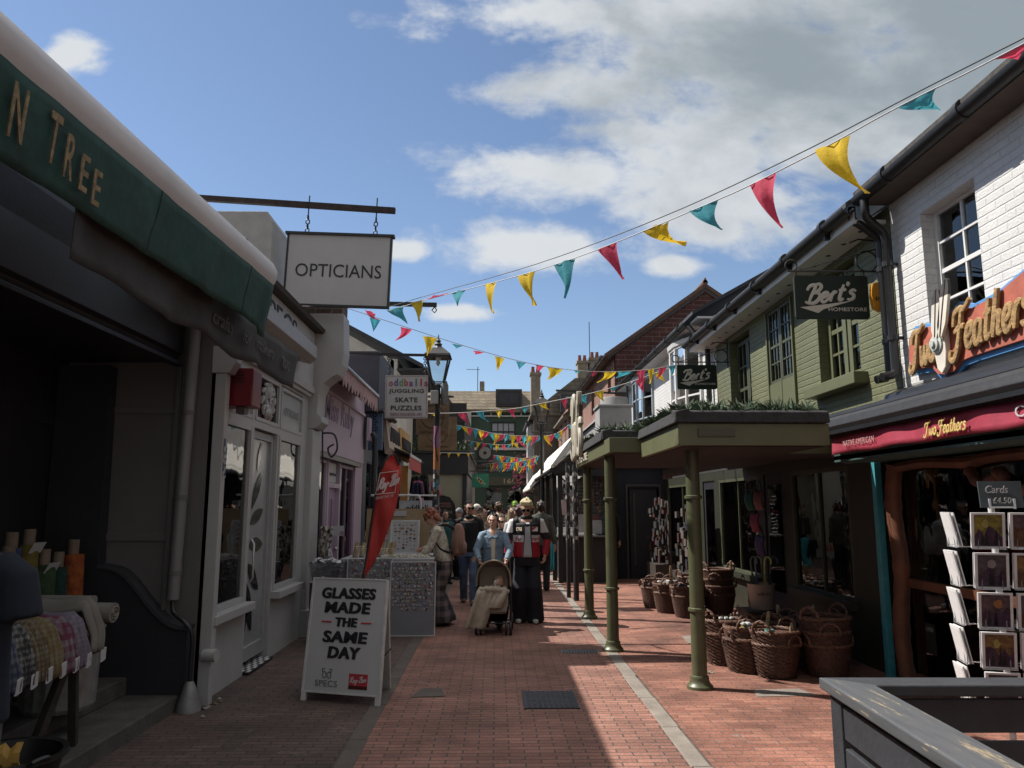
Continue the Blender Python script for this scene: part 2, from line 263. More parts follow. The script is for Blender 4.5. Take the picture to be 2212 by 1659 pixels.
# hand-drawn script letters: strokes in a box 0..1 high
GL = {'B': (.62, [[(.05, .72), (.12, .92), (.3, .98), (.36, .8), (.26, .4), (.2, .02)], [(.3, .96), (.5, 1.0), (.6, .84), (.5, .62), (.32, .54)], [(.32, .54), (.56, .5), (.6, .24), (.44, .02), (.2, .03), (.05, .12)]]),
      'e': (.36, [[(.04, .22), (.2, .28), (.3, .4), (.24, .52), (.12, .46), (.06, .22), (.14, .03), (.26, .06), (.36, .2)]]),
      'r': (.32, [[(.02, .1), (.1, .46)], [(.1, .46), (.08, .02)], [(.09, .28), (.18, .5), (.3, .48)]]),
      't': (.30, [[(.2, .86), (.12, .3), (.14, .05), (.28, .12)], [(.04, .56), (.32, .6)]]),
      "'": (.14, [[(.08, .98), (.05, .78)]]),
      's': (.34, [[(.3, .46), (.18, .54), (.08, .42), (.22, .28), (.24, .1), (.1, .02), (.0, .1)]]),
      'T': (.60, [[(.08, .62), (.1, .82), (.26, .92), (.5, .9), (.72, 1.04)], [(.42, .9), (.34, .5), (.26, .1), (.12, -.1), (-.04, -.04), (.0, .12)]]),
      'w': (.48, [[(.03, .5), (.06, .1), (.12, .02), (.22, .2), (.24, .48)], [(.24, .48), (.26, .1), (.32, .02), (.42, .24), (.44, .5)]]),
      'o': (.36, [[(.2, .52), (.06, .4), (.05, .14), (.18, .02), (.31, .16), (.3, .42), (.2, .52), (.36, .44)]]),
      'F': (.56, [[(.06, .6), (.1, .86), (.3, .94), (.52, .9), (.74, 1.06)], [(.4, .9), (.33, .5), (.24, .08), (.08, -.14), (-.08, -.06), (-.04, .1)], [(.12, .46), (.34, .54), (.54, .52)]]),
      'a': (.40, [[(.3, .46), (.14, .5), (.05, .26), (.12, .03), (.26, .14), (.33, .5)], [(.33, .5), (.29, .1), (.4, .08)]]),
      'h': (.42, [[(.04, .1), (.16, .7), (.2, .98)], [(.2, .98), (.08, .02)], [(.1, .3), (.24, .5), (.3, .36), (.28, .06), (.42, .1)]]),
      'R': (.62, [[(.2, .95), (.1, .0)], [(.02, .8), (.3, 1.0), (.56, .86), (.44, .6), (.18, .5)], [(.2, .52), (.4, .2), (.62, .0)]]),
      'y': (.40, [[(.04, .48), (.1, .1), (.26, .14), (.34, .5)], [(.34, .5), (.24, -.2), (.06, -.34), (.02, -.2)]]),
      '-': (.30, [[(.02, .3), (.28, .34)]]), 'n': (.42, [[(.06, .5), (.05, .02)], [(.06, .3), (.2, .52), (.3, .38), (.3, .08), (.42, .1)]]), ' ': (.25, [])}
def script(txt, c, u, v, w, h, mat, parent, depth=.006, r=.05, name='lettering', slant=.18, lift=0, label=None):
    x = 0; st = []
    for ch in txt:
        wd, ss = GL[ch]
        for q in ss: st.append([(x + a + b * slant, b + (x + a) * lift) for a, b in q])
        x += wd
    xs = [p[0] for q in st for p in q]; ys = [p[1] for q in st for p in q]; x0, x1, y0, y1 = min(xs), max(xs), min(ys), max(ys)
    u, v = V(u).normalized(), V(v).normalized(); nr = u.cross(v); c = V(c); sx, sy = w / (x1 - x0), h / (y1 - y0); b = B(); n = 8
    for i, q in enumerate(st):
        pl = spl(q, 5); m = len(pl); P = [c + u * ((p.x - (x0 + x1) / 2) * sx) + v * ((p.y - (y0 + y1) / 2) * sy) for p in pl]; rings = []
        for k, p in enumerate(P):
            d = (P[min(k + 1, m - 1)] - P[max(k - 1, 0)]).normalized(); sd = nr.cross(d); rad = r * h * (.62 + .38 * sin(pi * min(1, (k + .8) / m)))
            rings.append([p + sd * (rad * cos(2 * pi * j / n)) + nr * (depth * sin(2 * pi * j / n)) for j in range(n)])
        b.loft(rings)
    return b.build(name, mat, parent, smooth=True, label=label)
def rect(u0, u1, v0, v1): return [(u0, v0), (u1, v0), (u1, v1), (u0, v1)]
# ---------------- shared materials
X, Y, Z = V((1, 0, 0)), V((0, 1, 0)), V((0, 0, 1))
white = pm('white_paint', (.37, .37, .365), .5, .06, 3, .12, 40, stain=.14); cream = pm('cream_render', (.55, .53, .47), .8, .1, 2, .3, 60, stain=.5)
offw = pm('sign_white', (.42, .42, .425), .5, .05, 3, stain=.06); black = pm('black_paint', (.012, .012, .013), .4, .3, 8); iron = pm('black_iron', (.016, .016, .017), .45, .3, 14, .1)
letk = pm('letter_black', (.012, .012, .016), .5); red = pm('letter_red', (.38, .03, .04), .5); grey = pm('grey_wall', (.125, .118, .115), .8, .07, 2, .2, 70, stain=.12)
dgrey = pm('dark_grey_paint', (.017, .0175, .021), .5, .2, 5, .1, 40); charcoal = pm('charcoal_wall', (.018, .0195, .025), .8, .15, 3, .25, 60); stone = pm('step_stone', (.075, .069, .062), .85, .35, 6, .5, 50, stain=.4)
wood_d = pm('dark_wood', (.03, .024, .02), .7, .4, 12); lead = pm('lead_cladding', (.03, .034, .045), .6, .2, 3, .2, 20); slate = pm('slate', (.04, .042, .05), .7, .3, 9, .4, 30, stain=.2)
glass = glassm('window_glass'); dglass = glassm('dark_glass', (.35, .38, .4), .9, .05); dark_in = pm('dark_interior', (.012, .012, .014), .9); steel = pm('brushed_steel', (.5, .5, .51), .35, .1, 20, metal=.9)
pinkp = pm('pink_paint', (.46, .37, .44), .6, .05, 2, .1, 30, stain=.08); purple = pm('purple_paint', (.30, .19, .30), .5, .08, 3); purp_l = pm('faded_purple', (.26, .19, .30), .6, .3, 7)
silver = pm('silver_film', (.35, .36, .37), .3, .1, 3, .3, 6, metal=.3); redbox = pm('red_plastic', (.16, .01, .015), .35, .1, 5)
street_m = brickm('street_pavers', (.365, .175, .128), (.26, .116, .085), (.085, .066, .058), .215, .072, .006, True, .8, .5, .4, .32, .5, stain=.22)
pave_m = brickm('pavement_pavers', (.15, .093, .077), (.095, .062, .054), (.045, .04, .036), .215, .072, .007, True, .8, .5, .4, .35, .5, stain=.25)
walk_m = brickm('walk_pavers', (.37, .165, .115), (.25, .10, .068), (.13, .09, .075), .23, .078, .005, True, .75, .5, .55, .32, .5, stain=.35)
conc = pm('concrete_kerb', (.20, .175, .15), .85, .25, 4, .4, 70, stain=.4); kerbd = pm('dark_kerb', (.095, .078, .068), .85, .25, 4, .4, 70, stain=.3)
olive = brickm('olive_bricks', (.135, .142, .072), (.125, .132, .067), (.108, .115, .058), .225, .075, .012, False, .6, .6, .2, .15, soft=.8, stain=.1); olivep = pm('olive_paint', (.098, .104, .052), .5, .1, 3, .1, 30, stain=.12); olived = pm('olive_dark_paint', (.055, .06, .034), .5, .15, 4, .1, 30)
whiteb = brickm('white_bricks', (.60, .60, .585), (.57, .57, .56), (.52, .52, .51), .225, .075, .010, False, .6, .55, .10, .10, soft=.8, stain=.18)
redb = brickm('red_bricks', (.31, .12, .075), (.24, .085, .055), (.36, .31, .27), .225, .075, .009); darkb = brickm('shaded_red_bricks', (.125, .042, .034), (.085, .03, .026), (.22, .17, .155), .45, .15, .009)
felt = pm('roof_felt', (.028, .028, .03), .95, .4, 20, .6, 90, stain=.3); soffm = pm('white_soffit', (.62, .62, .62), .6, .05, 3)
# ---------------- helpers for buildings
def wallp(b, o, u, v, n, t, U0, U1, V0, V1, holes=()):
    """wall slab with openings; front face in the plane of o, thickness t against n"""
    o, u, v, n = V(o), V(u), V(v), V(n); us = sorted({U0, U1, *[h[0] for h in holes], *[h[1] for h in holes]}); vs = sorted({V0, V1, *[h[2] for h in holes], *[h[3] for h in holes]})
    us = [a for a in us if U0 <= a <= U1]; vs = [a for a in vs if V0 <= a <= V1]
    sol = lambda i, j: 0 <= i < len(us) - 1 and 0 <= j < len(vs) - 1 and not any(h[0] <= (us[i] + us[i + 1]) / 2 <= h[1] and h[2] <= (vs[j] + vs[j + 1]) / 2 <= h[3] for h in holes)
    P = lambda a, c, d: o + u * a + v * c - n * d
    for i in range(len(us) - 1):
        for j in range(len(vs) - 1):
            if not sol(i, j): continue
            a0, a1, c0, c1 = us[i], us[i + 1], vs[j], vs[j + 1]
            b.quad(P(a0, c0, 0), P(a1, c0, 0), P(a1, c1, 0), P(a0, c1, 0)); b.quad(P(a0, c0, t), P(a0, c1, t), P(a1, c1, t), P(a1, c0, t))
            if not sol(i - 1, j): b.quad(P(a0, c0, 0), P(a0, c1, 0), P(a0, c1, t), P(a0, c0, t))
            if not sol(i + 1, j): b.quad(P(a1, c0, 0), P(a1, c0, t), P(a1, c1, t), P(a1, c1, 0))
            if not sol(i, j - 1): b.quad(P(a0, c0, 0), P(a0, c0, t), P(a1, c0, t), P(a1, c0, 0))
            if not sol(i, j + 1): b.quad(P(a0, c1, 0), P(a1, c1, 0), P(a1, c1, t), P(a0, c1, t))
    return b
def window(par, o, u, n, w, h, fm, gm, nx=2, ny=2, fw=.06, d=.05, bw=.025, name='window', sill=0, sm=None, sash=True):
    """framed window: o is its lower left corner, u along, n outward"""
    o, u, n = V(o), V(u), V(n); b = B(); c = lambda a, z, t=0: o + u * a + Z * z + n * t
    def br(a0, a1, z0, z1, t0, t1): b.obox(c((a0 + a1) / 2, (z0 + z1) / 2, (t0 + t1) / 2), u * (a1 - a0) / 2, Z * (z1 - z0) / 2, n * (t1 - t0) / 2)
    br(0, fw, 0, h, -d, 0); br(w - fw, w, 0, h, -d, 0); br(fw, w - fw, 0, fw, -d, -.003); br(fw, w - fw, h - fw, h, -d, -.003)
    for i in range(1, nx): a = fw + (w - 2 * fw) * i / nx; br(a - bw / 2, a + bw / 2, fw, h - fw, -d * .8, -.012)
    for j in range(1, ny):
        z = fw + (h - 2 * fw) * j / ny; q = bw * (1.8 if sash and j == ny // 2 else 1); br(fw, w - fw, z - q / 2, z + q / 2, -d * .75, -.009)
    f = b.build('frame' if name == 'pane_frame' else name, fm, par); g = B(); g.obox(c(w / 2, h / 2, -d * .55), u * (w / 2 - fw * .5), Z * (h / 2 - fw * .5), n * .003); g.build('pane', gm, f)
    if sill: s = B(); s.obox(c(w / 2, -.045, sill / 2 - .03), u * (w / 2 + .06), Z * .04, n * (sill / 2 + .03)); s.build('sill', sm or fm, f, bevel=.006)
    return f
def gutter(par, a, b_, r=.06, mat=None, name='gutter'):
    a, b_ = V(a), V(b_); d = (b_ - a); q = B(); u = Z.cross(d).normalized(); ring = [(cos(pi + pi * k / 8) * r, sin(pi + pi * k / 8) * r) for k in range(9)] + [(r * .85, 0), (r * .8, -.02), (0, -r * .8), (-r * .8, -.02), (-r * .85, 0)]
    q.loft([[a + u * s + Z * t for s, t in ring], [b_ + u * s + Z * t for s, t in ring]]); k = max(2, int(d.length / 1.1))
    for i in range(k):
        p = a + d * ((i + .5) / k); q.tube([p - d.normalized() * .035, p + d.normalized() * .035], r * 1.16, 14)
    return q.build(name, mat or iron, par, smooth=True)
def chain(b, a, c, n, r=.006):
    a, c = V(a), V(c); d = (c - a) / n; u, w = frame(d)
    for i in range(n):
        p = a + d * (i + .5); s = u if i % 2 else w; h = d * .62
        b.tube([p - h, p - h * .5 + s * r * 2.2, p + h * .5 + s * r * 2.2, p + h, p + h * .5 - s * r * 2.2, p - h * .5 - s * r * 2.2, p - h], r * .8, 5)
# ---------------- ground
g = B(); g.box(-300, 300, -60, 500, -.3, -.02); struct('ground', g, kerbd)
g = B(); g.quad((-1.0, -4, 0), (1.3, -4, 0), (1.3, 60, 0), (-1.0, 60, 0)); struct('street', g, street_m)
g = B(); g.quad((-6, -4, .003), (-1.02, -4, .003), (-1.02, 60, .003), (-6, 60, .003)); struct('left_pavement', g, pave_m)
g = B(); g.quad((1.44, -4, .003), (9, -4, .003), (9, 60, .003), (1.44, 60, .003)); struct('right_pavement', g, walk_m)
g = B()
for i in range(46): y = -2 + i * 1.0; j = rnd.uniform(-.008, .008); g.box(-1.06 + j, -.93 + j, y + .004, y + .996, -.1, .006)
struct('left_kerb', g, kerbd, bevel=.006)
g = B()
for i in range(46): y = -2 + i * .92; j = rnd.uniform(-.01, .01); g.box(1.30 + j, 1.43 + j, y + .004, y + .916, -.1, .006)
struct('right_kerb', g, conc, bevel=.006)
# ---------------- fabric shop with the green awning
t = thing('fabric_shop', 'dark recessed fabric shop numbered 21 behind a green awning and stone steps', 'shop', (-3.9, 4, 0)); FS = t
b = B(); wallp(b, (-3.9, 0, 0), Y, Z, X, .15, -2, 7.0, 0, 4.2, [(.5, 3.2, .95, 2.7), (3.5, 6.1, .95, 2.75), (6.45, 7.0 - .03, .28, 2.9)]); b.box(-8, -4.05, -2, 6.98, 0, 5.6); b.build('wall', dgrey, t)  # tall block at the back is unseen, sized to shade the street
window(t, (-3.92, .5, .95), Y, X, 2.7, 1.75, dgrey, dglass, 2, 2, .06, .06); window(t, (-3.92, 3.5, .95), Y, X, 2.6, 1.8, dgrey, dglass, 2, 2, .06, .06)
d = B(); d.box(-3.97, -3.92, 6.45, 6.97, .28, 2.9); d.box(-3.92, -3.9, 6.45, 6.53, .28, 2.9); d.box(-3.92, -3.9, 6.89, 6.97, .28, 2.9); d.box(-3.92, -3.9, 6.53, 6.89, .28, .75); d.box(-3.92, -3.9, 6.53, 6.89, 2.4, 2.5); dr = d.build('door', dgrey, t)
letters('21', (-3.915, 6.74, 2.68), Y, Z, .14, .17, letk, dr); h = B(); h.ball((-3.87, 6.55, 1.2), .03); h.build('handle', steel, dr)
b = B(); b.prism([(-4.3, 2.98), (-2.9, 2.98), (-2.88, 3.04), (-2.84, 3.06), (-2.84, 3.4), (-2.80, 3.62), (-2.82, 4.3), (-4.3, 4.3)], (0, -1, 0), X, Z, Y * 7.92); b.box(-2.9, -2.82, -1, 6.9, 2.94, 2.975); b.build('fascia', dgrey, t, bevel=.004)  # upper part added out of sight to block a gap of sun
# the unseen mass behind the shopfront is raised to shade the street
st = B(); st.box(-8, -2.66, -2, 7.0, -.02, .125); st.box(-8, -3.1, -2, 7.0, .125, .27); st.build('steps', stone, t, bevel=.012)
def aw(s, z): return V((-1.98 + .19 * s, 2.2 + 3.8 * s, z))
t = thing('shop_awning', 'green canvas shop awning with white rounded cover and gold letters overhanging the left pavement', 'awning', (-2.2, 4, 3.4))
b = B(); n = 16; nose = [(0, 0), (.03, .06), (.035, .13), (.0, .2), (-.08, .255), (-.2, .285), (-.5, .27), (-.52, .0)]
b.loft([[aw(s, 3.42) + V((a, 0, z)) for a, z in nose] for s in [-.9 + 1.9 * i / 20 for i in range(21)]]); b.build('cover', pm('awning_cover', (.46, .44, .42), .45, .12, 1.5, .15, 8, stain=.12), t, smooth=True, auto=60)
can = pm('green_canvas', (.009, .047, .036), .75, .4, 5, .9, 7, stain=.4)
def gcan(a, c):
    s = -.9 + 1.9 * a; p = aw(s, 3.44 - .37 * c); w = (sin(s * 31) * .012 + sin(s * 53 + c * 4) * .010 + sin(s * 17 + 1) * .008 + abs(sin(s * 41 + c * 2.5 + sin(s * 9))) ** 6 * .02) * (.15 + .9 * c * (1.25 - c)); return p + V((.012 + w - .06 * c, 0, .005 * sin(s * 24) * c - (.05 * c if a > .985 else 0)))
b = B(); b.grid(gcan, 140, 8); b.build('canvas', can, t, smooth=True, solid=.006, auto=180)
for a in (.30, .52, .74, .93): b = B(); b.tube([gcan(a, k / 8) + V((.004, 0, 0)) for k in range(9)], .004, 5); b.build('seam', pm('canvas_seam', (.008, .042, .032), .8), t)
gold = pm('faded_gold', (.21, .16, .085), .8, .6, 30)
for ch, s, hh in (('G', .04, .3), ('R', .072, .3), ('E', .10, .3), ('E', .125, .3), ('N', .196, .30), ('T', .252, .29), ('R', .288, .26), ('E', .320, .22), ('E', .350, .22)):
    p = gcan((s + .9) / 1.9, .46 + max(0, s - .25) * 2.0); letters(ch, p + V((.030, 0, 0)), V((.05, 1, 0)), Z + X * .11, .10 if ch in 'N' else .078, hh * .76, gold, t, .006, bold=.01, shear=-.15)
def gval(a, c):
    s = .30 + .95 * a; p = V((-2.0, 2.2 + 4.35 * s, 3.20 - .36 * c)); return p + V((sin(s * 29) * .02 * c + sin(s * 47 + 2 * c) * .012, 0, .02 * sin(s * 21) * c))
b = B(); b.grid(gval, 90, 6); b.build('valance', pm('grey_canvas', (.036, .035, .034), .85, .25, 6, .4, 12, stain=.2), t, smooth=True, solid=.006, auto=180)
fade = pm('faded_letter', (.085, .08, .078), .8, .3, 20)
for i, (wd, yy, ww) in enumerate((('crafts', 4.75 + .55, .42), ('for', 5.3 + .5, .2), ('makers', 6.25, .5), ('too', 6.85, .25))): letters(wd, gval((yy - 2.2) / 4.1 / .95 - .3 / .95, .5) + V((.035, 0, 0)), Y, Z, ww, .11, fade, t, .008, shear=.2)
for s in (-.5, .15, .85): p = aw(s, 3.6); b = B(); b.bar(p, (-3.9, p.y - .1, 3.9), .05, .04); b.build('folding_arm', iron, t)
# ---------------- opticians
t = thing('opticians_shop', 'white opticians shopfront with silver frosted door beside the charcoal scroll wall', 'shop', (-2.55, 9, 0)); OP = t
b = B(); holes = [(7.1, 8.1, .74, 2.52), (7.1, 8.1, 2.6, 3.1), (8.18, 9.05, .03, 2.52), (8.18, 9.05, 2.6, 3.12), (9.12, 10.15, .74, 2.52), (9.12, 10.15, 2.6, 3.12)]
wallp(b, (-2.55, 0, 0), Y, Z, X, .14, 7.02, 10.45, 0, 4.08, holes); b.box(-2.69, -2.55, 6.25, 7.02, 3.3, 4.08); b.build('shopfront', white, t)
b = B(); b.box(-2.78, -2.69, 7.02, 10.6, 0, .0); b.v = []; b.f = []; b.mi = []; wallp(b, (-6, 7.0, 0), X, Z, -Y, .12, 0, 3.44, 0, 4.0); b.box(-6, -2.8, 10.62, 10.72, 0, 4.0); b.prism([(-6, 3.95), (-2.72, 3.95), (-3.6, 4.5), (-6, 4.7)], (0, 7.15, 0), X, Z, Y * 3.4); b.build('side_wall', grey, t)
b = B(); b.box(-2.9, -2.86, 6.96, 7.0, .8, 3.4); b.box(-3.46, -2.9, 6.975, 7.0, 1.39, 1.46); b.box(-3.46, -2.9, 6.975, 7.0, 2.52, 2.58); b.build('wall_moulding', grey, t, bevel=.005)
b = B(); b.prism([(-2.6, 0), (-2.46, 0), (-2.46, 2.9), (-2.6, 2.9)], (0, 7.0, 0), X, Z, Y * .1); b.prism([(-2.6, 2.9), (-2.44, 2.9), (-2.38, 3.0), (-2.36, 3.15), (-2.6, 3.15)], (0, 6.99, 0), X, Z, Y * .16)
b.box(-2.6, -2.5, 7.1, 10.4, 3.15, 3.2); b.box(-2.6, -2.47, 7.1, 10.45, 3.2, 3.3); b.build('cornice', white, t, bevel=.006)
b = B(); b.box(-2.62, -2.49, 7.2, 10.42, 3.3, 4.04); b.build('fascia', offw, t, bevel=.005); letters('SPECS', (-2.485, 8.72, 3.83), Y, Z, 1.45, .27, letk, t, .006)
b = B(); b.prism([(-2.65, 4.05), (-2.38, 4.05), (-2.36, 4.1), (-2.5, 4.17), (-2.65, 4.17)], (0, 6.25, 0), X, Z, Y * 4.25); b.build('coping', pm('dark_coping', (.05, .045, .04), .9, .3, 9, .5, 40), t)
b = B(); b.prism([(-2.49, 3.50), (-2.34, 3.46), (-2.26, 3.53), (-2.26, 3.68), (-2.49, 3.72)], (0, 7.3, 0), X, Z, Y * 2.3); b.build('shutter_box', pm('shutter_grey', (.30, .29, .27), .4, .15, 30, metal=.3), t, bevel=.006)
bw = pm('black_white_tile', (.5, .5, .5))
for y0, y1, nm in ((7.1, 8.1, 'a'), (9.12, 10.15, 'b')):
    window(t, (-2.54, y0, .74), Y, X, y1 - y0, 1.78, white, glass, 1, 1, .05, .07, sill=.1, sm=white); window(t, (-2.54, y0, 2.6), Y, X, y1 - y0, .5, white, pm('frosted_glass', (.33, .35, .35), .35, .08, 4), 1, 1, .04, .06, name='toplight')
letters('OPTICIANS', (-2.55, 9.63, 2.83), Y, Z, .66, .10, pm('faint_letter', (.22, .23, .24), .6), t, .003)
f = window(t, (-2.54, 8.18, 2.6), Y, X, .87, .52, white, dglass, 1, 1, .04, .06, name='toplight'); orn = B()
for k in range(12):
    a = 2 * pi * k / 12 + .1; c0 = V((-2.55, 8.615, 2.86)); e = V((0, cos(a), sin(a))); sd = V((0, -sin(a), cos(a))); r_ = .19 + .06 * abs(cos(a)); pts = spl([c0 + e * .04, c0 + e * r_ * .5 + sd * .02, c0 + e * r_ * .8 - sd * .03, c0 + e * r_ + sd * .04], 4); orn.tube(pts, [.012 + .018 * sin(pi * i / (len(pts) - 1)) for i in range(len(pts))], 6)
orn.build('ornament', white, f, smooth=True)
b = B(); b.box(-2.66, -2.62, 8.2, 9.03, .1, 2.5); dr = b.build('door', silver, t)
b = B(); b.box(-2.62, -2.59, 8.2, 8.27, .1, 2.5); b.box(-2.62, -2.59, 8.96, 9.03, .1, 2.5); b.box(-2.62, -2.592, 8.27, 8.96, 2.42, 2.5); b.box(-2.62, -2.592, 8.27, 8.96, .1, .24); b.build('frame', pm('door_grey', (.28, .29, .29), .5), dr)
b = B(); leaf = [(0, 0), (.35, .16), (.7, .15), (1, .02), (.7, -.12), (.35, -.1)]
for y0, z0, ang, ln in ((8.55, 2.06, 70, .36), (8.42, 1.66, 52, .5), (8.38, 1.5, 18, .46), (8.36, 1.28, -2, .5), (8.36, 1.1, -38, .52), (8.34, .92, -66, .6), (8.36, .35, 80, .4)):
    e = V((0, cos(R(ang)), sin(R(ang)))); sd = V((0, -e.z, e.y)); q = spl([V((-2.612, y0, z0)) + e * a * ln + sd * c * ln for a, c in leaf + [leaf[0]]], 4)[:-1]; b.add(q, [tuple(range(len(q)))])
b.build('cutout_pattern', pm('clear_patch', (.02, .021, .024), .12), dr, solid=.003)
b = B(); b.tube([(-2.57, 8.33, .9), (-2.54, 8.33, .95), (-2.54, 8.33, 1.3), (-2.57, 8.33, 1.35)], .012, 8); b.build('handle', steel, dr, smooth=True)
b = B()
for i in range(8):
    for j in range(6):
        if (i + j) % 2: b.box(-2.69 + .034 * j, -2.69 + .034 * (j + 1), 8.2 + .103 * i, 8.2 + .103 * (i + 1), .005, .036)
b.build('floor_tiles', pm('white_tile', (.6, .6, .6), .3), t); b = B(); b.box(-2.695, -2.485, 8.19, 9.04, 0, .033); b.build('doorstep', black, t)
b = B(); b.box(-4.4, -2.7, 7.15, 10.4, 0, .05); b.box(-4.5, -4.4, 7.15, 10.4, .05, 3.2); b.box(-4.4, -2.7, 7.15, 10.4, 3.15, 3.2); b.build('interior', pm('shop_interior', (.10, .095, .09), .9, .3, 3), t)
b = B()
for i in range(16):
    yy = rnd.choice([rnd.uniform(7.2, 8.0), rnd.uniform(9.2, 10.1)]); xx = rnd.uniform(-3.4, -2.85); zz = rnd.uniform(.6, 1.5); b.mat(i % 4).obox((xx, yy, zz), (rnd.uniform(.03, .09), .02, 0), (-.02, rnd.uniform(.05, .2), 0), (0, 0, rnd.uniform(.03, .22)))
for yy, z in ((7.6, 1.0), (9.6, 1.0), (7.6, .66), (9.6, .66)): b.mat(0).box(-3.5, -2.85, yy - .4, yy + .4, z, z + .025)
b.build('display_shelf', [pm('shelf_white', (.5, .5, .5), .5), black, pm('display_cyan', (.10, .5, .6), .5), pm('display_brown', (.12, .06, .04), .6)], t)
b = B(); b.prism([(-2.6, 2.72), (-2.44, 2.74), (-2.36, 2.82), (-2.38, 2.9), (-2.44, 2.95), (-2.42, 3.2), (-2.36, 3.36), (-2.26, 3.44), (-2.17, 3.48), (-2.12, 3.62), (-2.10, 3.8), (-2.12, 4.34), (-2.6, 4.34)], (0, 10.48, 0), X, Z, Y * .42)
b.box(-2.6, -2.47, 10.45, 10.95, 0, 2.72); b.box(-2.6, -2.44, 10.43, 10.97, 0, .35); b.build('pilaster', white, t, bevel=.012)
b = B(); b.box(-2.75, -2.15, 10.5, 10.9, 4.34, 4.52); b.box(-2.72, -2.22, 10.53, 10.87, 4.52, 4.62); b.build('pilaster_cap', brickm('old_brown_bricks', (.17, .12, .09), (.12, .08, .06), (.25, .22, .19)), t)
b = B(); b.prism([(-5, 4.0), (-3.02, 4.0), (-3.02, 5.5), (-3.1, 5.64), (-5, 5.64)], (0, 10.0, 0), X, Z, Y * .9); b.build('parapet_block', pm('weathered_white', (.36, .36, .35), .8, .12, 4, .4, 50, stain=.5), t, bevel=.01)
b = B(); b.tube(spl([(-2.46, 11.0, 2.72), (-2.3, 11.0, 2.7), (-2.25, 11.0, 2.5), (-2.33, 11.0, 2.38), (-2.38, 11.0, 2.5), (-2.3, 11.0, 2.56)], 5), .014, 6); b.tube([(-2.47, 11.0, 2.8), (-2.45, 11.0, 2.3)], .012, 6); b.build('iron_hook', iron, t, smooth=True)
b = B(); b.box(-2.455, -2.452, 7.02, 7.09, 1.95, 2.3); b.build('sticker', cellm('letter_sticker', [(.5, .5, .5), (.05, .08, .15), (.4, .4, .42), (.03, .03, .05)], (.03, .03, .03)), t)
b = B(); b.tube([(-2.52, 7.0, .42), (-2.40, 6.98, .42)], .055, 12); b.build('vent_pipe', white, t, smooth=True)
t = thing('alarm_box', 'dark red alarm box with louvres above the opticians window', 'alarm', (-2.4, 7.3, 2.8))
b = B(); b.box(-2.54, -2.28, 7.18, 7.46, 2.62, 2.98); cs = b.build('casing', redbox, t, bevel=.012); b = B()
for i in range(4): b.box(-2.46, -2.36, 7.172, 7.18, 2.84 + i * .03, 2.852 + i * .03)
b.build('louvre', pm('louvre_dark', (.05, .004, .006), .5), t); b = B(); b.box(-2.45, -2.37, 7.26, 7.38, 2.56, 2.62); b.build('sounder', pm('sounder_grey', (.1, .08, .08), .5), t)
# charcoal scroll wall, pipe and cable
t = thing('scroll_wall', 'low charcoal garden wall with S shaped top beside the shop steps', 'wall', (-3, 6.9, 0))
b = B(); top = [(-3.9, 2.94), (-3.45, 2.94), (-3.42, 1.17), (-3.3, 1.15), (-3.2, 1.1), (-3.08, .98), (-2.98, .86), (-2.86, .74), (-2.74, .67), (-2.62, .65), (-2.62, 0), (-3.9, 0)]
b.prism(top, (0, 6.86, 0), X, Z, Y * .13); b.build('wall', charcoal, t); b = B(); q = spl([(a, z) for a, z in top[2:10]], 5); b.loft([[V((p.x, 6.84, p.y)), V((p.x, 7.0, p.y)), V((p.x + .012, 7.0, p.y + .03)), V((p.x + .012, 6.84, p.y + .03))] for p in q]); b.build('coping', pm('charcoal_coping', (.04, .043, .05), .7, .2, 5), t, smooth=True)
t = thing('drain_pipe', 'grey plastic downpipe fixed to the panelled side wall above the scroll wall', 'pipe', (-2.77, 6.93, 0))
b = B(); b.tube([(-2.74, 6.91, 3.3), (-2.78, 6.91, .9)], .052, 14); b.build('pipe', pm('grey_plastic', (.17, .165, .165), .4, .05), t, smooth=True)
for z in (1.1, 1.75, 2.5): b = B(); b.tube([(-2.78 + (z - .9) * .017, 6.91, z), (-2.78 + (z - .9) * .017, 6.91, z + .04)], .058, 14); b.build('clip', grey, t, smooth=True)
t = thing('cable', 'black cable running from the grey downpipe to a metal boot on the pavement', 'cable', (-2.6, 6.85, 0)); b = B()
b.tube(spl([(-2.78, 6.91, .92), (-2.75, 6.86, .8), (-2.64, 6.83, .72), (-2.565, 6.83, .62), (-2.56, 6.83, .4), (-2.56, 6.83, .2)], 6), .018, 8); b.build('wire', black, t, smooth=True)
b = B(); b.lathe((-2.56, 6.83, 0), [(.10, 0), (.095, .05), (.05, .2), (.03, .24), (.001, .245)], 14); b.build('boot', pm('dull_zinc', (.24, .24, .24), .5, .2, 12, .2, metal=.4), t, smooth=True)
